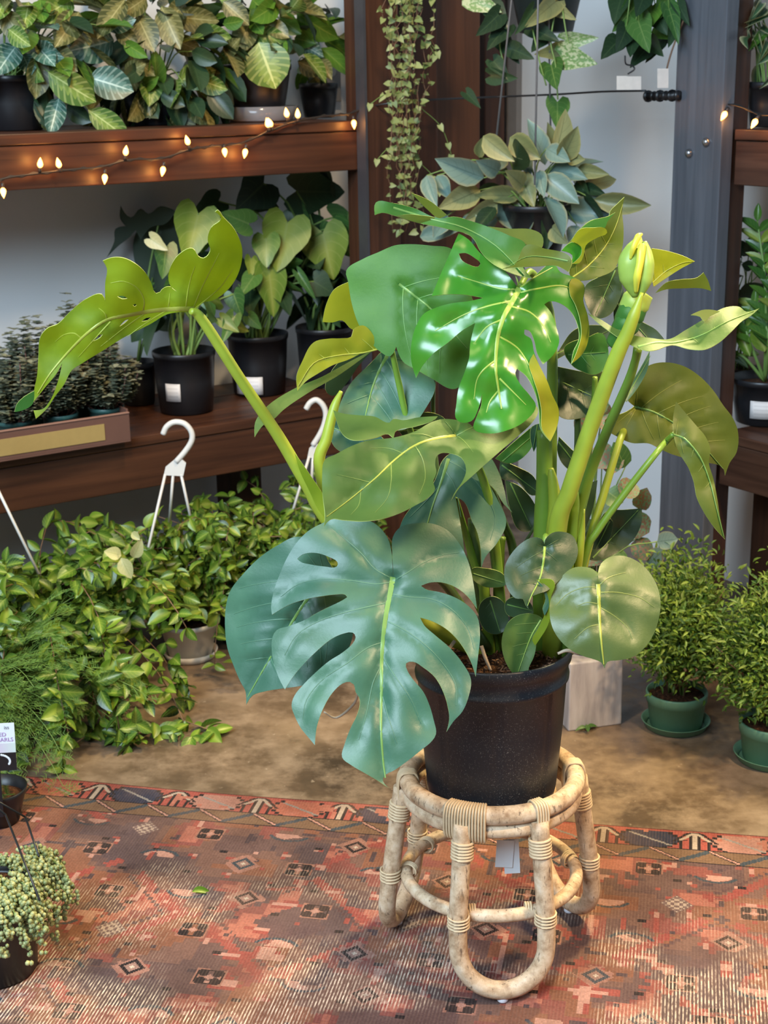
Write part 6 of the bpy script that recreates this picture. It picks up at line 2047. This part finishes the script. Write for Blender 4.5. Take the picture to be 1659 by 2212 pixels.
for (x, y, yy) in ((1072, 300, 4.35), (1155, 400, 4.22), (1190, 320, 4.45)):
    q = PY(x, y, yy)
    tube_obj('hanger_wire', [q, tops], 0.0028, WIRE, sh, 6)

pv = PY(1180, 40, 4.55)
po = empty('hanging_plant', 'pothos trailing from a dark green hanging pot at the top', 'plant', (pv.x, pv.y, pv.z - 0.04))
lathe_obj('pot', po.location, [(0.07, 0), (0.078, 0.003), (0.115, 0.17), (0.122, 0.172), (0.122, 0.19), (0.117, 0.19), (0.108, 0.16)], GREYP, po, 40)
soil_disc((po.location.x, po.location.y, po.location.z + 0.16), 0.105, po)
POM = [PO_V, PH_G, PH_D, SI_G]
hero_leaves(po, [(790, 8, 682, 105, 92, 3), (795, 30, 865, 78, 62, 3), (448, -5, 565, 45, 92, 0), (832, 165, 960, 158, 75, 0), (815, 230, 950, 255, 112, 0), (820, 205, 722, 220, 82, 3), (775, 265, 792, 350, 105, 1), (800, 415, 802, 512, 105, 1), (615, 200, 695, 235, 75, 2), (530, 308, 625, 322, 75, 2), (560, 60, 480, 140, 90, 2), (590, 110, 520, 190, 90, 2), (700, 120, 800, 160, 80, 2), (740, 160, 700, 200, 70, 2), (520, 20, 600, 110, 100, 2), (560, 150, 640, 250, 80, 2), (540, 250, 600, 320, 70, 2), (430, 380, 480, 430, 50, 2), (700, 40, 640, 130, 60, 2)],
            PY, 4.38, C2, 780, 0, 'heart', POM, None, seed=25, jit=0.03, fold=0.1, arch=0.15)
for pts in (((1200, 20, 4.42), (1190, 90, 4.40), (1200, 140, 4.39), (1205, 215, 4.38)), ((1090, 30, 4.44), (1080, 100, 4.42), (1100, 170, 4.41)), ((1150, 60, 4.40), (1165, 130, 4.38), (1180, 185, 4.38)), ((1215, 20, 4.42), (1225, 80, 4.40), (1240, 125, 4.39))):
    tube_obj('vine_stem', [PY(*p) for p in pts], 0.0022, STEMG, po, 6, sub=5)
for a in (0.4, 2.5, 4.6):
    tube_obj('hanger_wire', [Vector(po.location) + Vector((0.12 * math.cos(a), 0.12 * math.sin(a), 0.185)), Vector((po.location.x, po.location.y, 2.56))], 0.0024, WIRE, po, 6)

dv = PY(1400, 20, 4.30)
dk = empty('hanging_plant', 'dark round-leaved plant hanging beside the grey upright above two white tags', 'plant', (dv.x, dv.y, dv.z + 0.03))
pot_parts(dk, dk.location, 0.06, 0.085, 0.11, GREYP)
hero_leaves(dk, [(1125, 15, 1045, 115, 115, 1), (1185, 25, 1170, 115, 95, 4), (1130, 85, 1165, 195, 115, 1), (1045, 170, 985, 225, 95, 2), (1165, 200, 1105, 258, 85, 2), (1215, 110, 1275, 155, 85, 4), (1255, 35, 1295, 160, 75, 1), (1225, 150, 1175, 245, 65, 2), (1060, -5, 1030, 80, 100, 2), (1080, 120, 1050, 200, 90, 2), (1200, 60, 1240, 130, 90, 2), (1150, -10, 1130, 50, 90, 2), (1290, 10, 1330, 90, 60, 2), (1110, 150, 1100, 210, 90, 2), (1240, 0, 1210, 70, 80, 1), (1180, 170, 1220, 220, 70, 2), (1280, 100, 1260, 180, 60, 2)],
            PY, 4.22, C2, 780, 0, 'heart', [PO_V, PH_G, PH_D, SI_G, PR_G], Vector(dk.location) + Vector((0, 0, 0.09)), seed=27, jit=0.05, fold=0.12, arch=0.2)
for a in (0.4, 2.5, 4.6):
    tube_obj('hanger_wire', [Vector(dk.location) + Vector((0.083 * math.cos(a), 0.083 * math.sin(a), 0.107)), Vector((dk.location.x, dk.location.y, 2.56))], 0.0022, WIRE, dk, 6)
tube_obj('hook', [PY(x, y, 4.2) for x, y in ((1350, 120), (1352, 138), (1366, 142), (1370, 150), (1356, 160))], 0.0022, BLACKM, dk, 6, sub=5)
tube_obj('vine_stem', [PY(x, y, 4.2) for x, y in ((1478, 40), (1462, 80), (1448, 120), (1440, 150))], 0.0025, STEMB, dk, 6, sub=5)
CARD = plain('cream_card', (0.62, 0.56, 0.50), 0.6, var=0.12, scale=60)
for (x0, y0, x1, y1, lb) in ((1332, 164, 1355, 194, 'left one of the paired cream tags hanging on the corner hook'), (1355, 165, 1385, 194, 'wider one of the paired cream tags hanging on the corner hook'), (1420, 148, 1444, 190, 'pinkish tag hanging alone beside the grey upright')):
    a_, b_, c_ = PY(x0, y1, 4.195), PY(x1, y1, 4.195), PY(x0, y0, 4.195)
    o = box_obj('paper_tag', a_, b_ - a_, (0, 0.001, 0), c_ - a_, CARD, None, 0.0)
    tag(o, lb, 'tag', 'paper tags by the grey upright')

# trailing vine in front of the corner posts
vv = PT(885, -60, 3.80)
vn = empty('hanging_vine', 'long tangle of thin vines with tiny pale leaves hanging before the brown posts', 'plant', (vv.x, vv.y, 1.98))
pot_parts(vn, vn.location, 0.05, 0.07, 0.10, BLACKP)
box_obj('bracket', (vv.x - 0.09, vv.y - 0.08, 1.972), (0.18, 0, 0), (0, 0.16, 0), (0, 0, 0.008), BLACKM, vn)
rg = random.Random(101)
vm, TV = [], leaf_verts('heart', nu=2, nv=3, fold=0.1, arch=0.1)
for k in range(20):
    x = rg.gauss(888, 26)
    y = -80
    yend = rg.choice((520, 500, 450, 380, 300, 480))
    tt = 3.78 + rg.uniform(-0.05, 0.05)
    pts = [Vector(vn.location) + Vector((rg.uniform(-.05, .05), -0.06, 0.09))]
    tx = 880 + (x - 890) * 0.6
    while y < yend:
        f = (y + 80) / 600
        xx = x + (tx - x) * f + rg.uniform(-7, 7) + 12 * math.sin(y / 70 + k)
        p = PT(xx, y, tt)
        pts.append(p)
        y += 20
        for q in range(2):
            if rg.random() < 0.62 - 0.3 * max(0, f):
                d = Vector((rg.uniform(-1, 1), rg.uniform(-1, .4), rg.uniform(-.9, .5))).normalized()
                L = rg.uniform(0.012, 0.027)
                vm.append((leaf_matrix(p, p + d * L, L * 0.85, Vector((rg.uniform(-.6, .6), -1, rg.uniform(-.2, .8)))), 0))
    tube_obj('vine_stem', pts, 0.0010, STEMB, vn, 4)
for (pts) in (((905, 230), (950, 270), (968, 310), (975, 335)), ((870, 200), (830, 205), (800, 225)), ((880, 310), (840, 320), (815, 345)), ((940, 120), (925, 90), (945, 112)), ((905, 350), (935, 380), (950, 410))):
    P3 = [PT(x, y, 3.76) for x, y in pts]
    tube_obj('vine_stem', P3, 0.0012, STEMG, vn, 4, sub=4)
    for p in P3:
        vm.append((leaf_matrix(p, p + Vector((rg.uniform(-.02, .02), -0.01, -0.02)), 0.02, Vector((0, -1, .3))), 0))
leaves_capped(vn, 'heart', [VIN], vm, 300, 7, nu=2, nv=3, fold=0.1, arch=0.1)

# ------------------------------------------------------------------ right unit plants
vr = PS(1660, 262, 3.22)
va = empty('variegated_plant', 'cream-edged curly-leaved plant on the right upper shelf', 'plant', (vr.x, vr.y, 1.493))
pot_parts(va, va.location, 0.05, 0.065, 0.12, BLACKP)
CR = 5.27
hero_leaves(va, [(900, 80, 780, 160, 90, 0), (960, 120, 930, 240, 110, 0), (1030, 40, 980, 110, 90, 0), (880, 280, 1040, 200, 60, 0), (900, 320, 700, 440, 70, 0), (860, 300, 740, 380, 70, 0), (760, 60, 700, 120, 70, 0), (1080, 100, 1000, 190, 90, 0), (830, 20, 740, 60, 80, 0), (1060, 380, 960, 470, 120, 1), (960, 420, 1020, 560, 80, 0), (800, 380, 880, 460, 70, 0), (1090, 480, 1060, 560, 70, 0), (940, 360, 900, 460, 70, 0), (1040, 300, 1100, 360, 80, 0), (720, 180, 690, 240, 60, 0)],
            PS, 3.13, CR, 1450, 0, 'oval', [VAR, PR_G], Vector(va.location) + Vector((0, 0, 0.10)), seed=31, jit=0.02, back=0.03, fold=0.3, arch=0.5)
blob_leaves(va, Vector(va.location) + Vector((0, 0, 0.24)), (0.12, 0.12, 0.10), 40, (0.05, 0.08), (0.4, 0.5), 'oval', [VAR], 34, fold=0.3, arch=0.5)

zr = PS(1648, 898, 3.26)
zp = empty('zz_plant', 'upright lime-stemmed plant in the labelled black pot on the right lower shelf', 'plant', (zr.x, zr.y, 0.656))
pot_parts(zp, zp.location, 0.078, 0.098, 0.135, BLACKP)
price_label(zp, 1621, 868, 1672, 905, zp.location, 0.088)
rt = Vector(zp.location) + Vector((0, 0, 0.12))
mvz = [leaf_mesh('oval', k, fold=0.15, arch=0.15) for k in range(3)]
rg = random.Random(41)
for (pts, n_) in ((((1640, 800), (1655, 700), (1652, 600), (1645, 540), (1636, 478)), 9), (((1650, 800), (1670, 700), (1690, 600), (1705, 520)), 8), (((1630, 800), (1605, 770), (1580, 775), (1548, 782)), 4), (((1640, 800), (1620, 740), (1605, 700), (1580, 690)), 5), (((1655, 800), (1660, 740), (1650, 690), (1630, 660)), 6)):
    P3 = [rt] + [PS(x, y, 3.20) for x, y in pts[1:]]
    tube_obj('stem', P3, [0.006] + [0.004] * (len(P3) - 2) + [0.002], STEMG, zp, 6, sub=5)
    sm_ = smooth_pts(P3, 8)
    for i in range(n_):
        p = sm_[int((i + 2.5) / (n_ + 2.5) * (len(sm_) - 1))]
        tdir = (sm_[min(len(sm_) - 1, int((i + 3.0) / (n_ + 2.5) * (len(sm_) - 1)))] - p)
        tdir = tdir.normalized() if tdir.length > 1e-5 else Vector((0, 0, 1))
        for sg in (-1, 1):
            d = (CRI * sg * 0.9 + tdir * 0.8 + Vector((0, rg.uniform(-.6, .2), rg.uniform(-.2, .3)))).normalized()
            L = rg.uniform(0.055, 0.080)
            leaf_obj(zp, rg.choice(mvz), rg.choice((ZZ, ZZ, PR_G, PH_Y)), leaf_matrix(p, p + d * L, L * 0.42, Vector((0, -0.7, 0.6))))
    p = sm_[-1]
    leaf_obj(zp, mvz[0], ZZ, leaf_matrix(p, p + Vector((0, 0, 0.05)), 0.022))
for (bx, by, tx, ty, w, mi) in ((1620, 770, 1590, 700, 30, 0), (1640, 700, 1630, 650, 40, 0), (1652, 760, 1630, 690, 45, 0)):
    leaf_obj(zp, mvz[0], PH_Y, leaf_matrix(PS(bx, by, 3.2), PS(tx, ty, 3.18), w * 0.0012))
dr = PS(1590, 875, 3.44)
dz = empty('dark_leaf_plant', 'dark broad-leaved plant behind the right lower shelf pot', 'plant', (dr.x, dr.y, 0.656))
pot_parts(dz, dz.location, 0.05, 0.065, 0.10, BLACKP)
CZ = 4.095
hero_leaves(dz, [(420, 560, 250, 430, 130, 0), (480, 540, 350, 400, 120, 0), (520, 560, 480, 390, 130, 0), (430, 600, 170, 600, 60, 0), (430, 720, 160, 700, 70, 0), (520, 640, 420, 620, 100, 0), (400, 800, 180, 860, 90, 0), (460, 860, 170, 960, 120, 0), (480, 960, 300, 1000, 120, 0), (560, 720, 640, 600, 130, 0), (540, 900, 420, 1100, 130, 0), (340, 1480, 140, 1350, 60, 0), (300, 1490, 60, 1490, 40, 0), (400, 900, 640, 820, 160, 0), (380, 1120, 480, 1220, 130, 0)],
            PS, 3.38, CZ, 1500, 420, 'oval', [PH_D], Vector(dz.location) + Vector((0, 0, 0.08)), seed=45, jit=0.03, back=0.02, fold=0.1, arch=0.1)

# ------------------------------------------------------------------ right floor: block, bronze plant, aralia shrubs
STONE, nt, b = newmat('pale_stone', 0.6, 0.3)
setcol(nt, b, ramp(nt, noise(nt, 6.0, 4.0, 0.6, 'Object', (5, 5, 0.8)), [(0.3, (0.30, 0.27, 0.27)), (0.55, (0.46, 0.42, 0.41)), (0.7, (0.52, 0.49, 0.48))]))
q = PF(1343, 1565)
q0 = PF(1232, 1580)
qd = (q - q0)
qd.z = 0
qn = Vector((-qd.y, qd.x, 0)).normalized()
blk = box_obj('stone_block', q - qd.normalized() * 0.15, qd.normalized() * 0.15, qn * 0.15, (0, 0, 0.19), STONE, None, 0.004)
tag(blk, 'pale grey stone plinth on the concrete floor behind the black pot', 'plinth')
bgc = q - qd.normalized() * 0.075 + qn * 0.075
bg = empty('begonia', 'bronze and green round-leaved plant standing on the pale stone plinth', 'plant', (bgc.x, bgc.y, 0.1905))
pot_parts(bg, bg.location, 0.045, 0.058, 0.10, BLACKP)
hero_leaves(bg, [(1300, 1010, 1345, 985, 50, 0), (1290, 960, 1310, 1010, 60, 0), (1320, 1090, 1290, 1110, 45, 1), (1310, 1060, 1345, 1085, 50, 2), (1370, 1040, 1345, 1070, 50, 0), (1380, 1100, 1395, 1060, 40, 0), (1290, 1130, 1330, 1160, 60, 0), (1360, 1120, 1400, 1150, 60, 0), (1380, 1160, 1395, 1210, 50, 0), (1340, 1180, 1310, 1220, 60, 2), (1380, 1220, 1340, 1240, 50, 0), (1290, 1180, 1270, 1220, 60, 0), (1350, 1010, 1330, 960, 45, 2), (1310, 900, 1290, 870, 40, 0), (1300, 900, 1330, 930, 40, 0), (1270, 940, 1260, 890, 50, 0), (1400, 1220, 1430, 1190, 40, 1), (1420, 1170, 1460, 1165, 40, 1)],
            PY, bgc.y - 0.02, 1.0, 0, 0, 'round', [BRN, SI_T, PH_G], Vector(bg.location) + Vector((0, 0, 0.085)), seed=51, jit=0.05, back=0.02, fold=0.1, arch=0.15)
blob_leaves(bg, Vector(bg.location) + Vector((0, 0, 0.24)), (0.10, 0.08, 0.12), 40, (0.04, 0.06), (0.75, 1.0), 'round', [BRN, SI_T, PH_G, PH_D], 53, weights=(5, 1, 3, 4))

AV, AUV, AF = leaf_verts('oval', nu=2, nv=3, fold=0.15, arch=0.2)


def aralia(label, px, py, r1, h, crown, hz, seed, n):
    p = PF(px, py, 0.0)
    th = empty('aralia_shrub', label, 'plant', (p.x, p.y, 0.001), 'aralia shrubs in green pots')
    lathe_obj('saucer', th.location, [(r1 * 0.92, 0), (r1 * 0.98, 0.002), (r1 * 1.10, 0.020), (r1 * 1.12, 0.021), (r1 * 1.08, 0.021), (r1 * 0.95, 0.005)], GREENP, th, 40)
    c = Vector(th.location) + Vector((0, 0, 0.0052))
    lathe_obj('pot', c, [(r1 * 0.80, 0), (r1 * 0.84, 0.003), (r1 * 0.94, h * 0.72), (r1 * 0.985, h * 0.73), (r1, h - 0.004), (r1 * 0.985, h), (r1 * 0.94, h), (r1 * 0.90, h * 0.8)], GREENP, th, 40)
    soil_disc((c.x, c.y, c.z + h * 0.85), r1 * 0.90, th)
    rg = random.Random(seed)
    root = c + Vector((0, 0, h * 0.85))
    ms = []
    for k in range(n):
        a = rg.uniform(0, 6.283)
        el = rg.uniform(-0.25, 1.5)
        d = Vector((math.cos(a) * math.cos(el), math.sin(a) * math.cos(el), math.sin(el)))
        tipp = root + Vector((d.x * crown, d.y * crown, hz + d.z * crown * 1.15)) * 1.0
        tipp = root + (tipp - root) * rg.uniform(0.7, 1.05)
        midp = root.lerp(tipp, 0.45) + Vector((0, 0, 0.03))
        if k < 34:
            tube_obj('branch', [root + Vector((rg.uniform(-.02, .02), rg.uniform(-.02, .02), 0)), midp, tipp], [0.0035, 0.0022, 0.001], STEMB if k % 2 else STEMG, th, 5, sub=3)
        for j in range(26):
            cpt = root.lerp(tipp, rg.uniform(0.45, 1.05)) + Vector((rg.gauss(0, 1), rg.gauss(0, 1), rg.gauss(0, 1))) * 0.022
            dd = (d * 0.6 + Vector((rg.uniform(-1, 1), rg.uniform(-1, 1), rg.uniform(-.6, .9)))).normalized()
            L = rg.uniform(0.013, 0.026)
            ms.append(leaf_matrix(cpt, cpt + dd * L, L * 0.34, Vector((rg.uniform(-.5, .5), -0.5, 0.8))))
    join_cloud('leaflets', AV, AUV, AF, ms, ARA, th, seed=seed)
    return th


aralia('bushy aralia in a green pot and saucer beside the stone plinth', 1459, 1568, 0.080, 0.095, 0.155, 0.21, 61, 240)
aralia('bushy aralia in a green pot cut off by the right edge of the picture', 1664, 1640, 0.082, 0.10, 0.165, 0.20, 67, 250)

# ------------------------------------------------------------------ fallen leaves
fl = PF(435, 1930, 0.0085)
m = leaf_matrix(fl + Vector((-0.02, 0, 0.004)), fl + Vector((0.022, 0.006, 0.003)), 0.018, Vector((0, -0.4, 1)))
me = leaf_mesh('oval', 2, fold=0.2, arch=0.3)
o = bpy.data.objects.new('fallen_leaf', me)
COL.objects.link(o)
o.matrix_world = m
o.material_slots[0].link = 'OBJECT'
o.material_slots[0].material = HO_B
tag(o, 'single yellowish fallen leaf lying on the rug left of the stool', 'leaf')
sp_ = PF(1268, 1578, 0.002)
sg = empty('fallen_sprig', 'small fallen leafy sprig on the concrete in front of the stone plinth', 'leaf', sp_)
for dx, dy, L in ((-0.03, -0.01, 0.04), (0.01, 0.02, 0.035), (0.03, 0.012, 0.04), (0.0, -0.02, 0.03)):
    leaf_obj(sg, leaf_mesh('oval', 1, fold=0.2, arch=0.3), PH_G, leaf_matrix(sp_ + Vector((0, 0, 0.007)), sp_ + Vector((dx, dy, 0.012)), 0.014, Vector((0, -0.3, 1))))
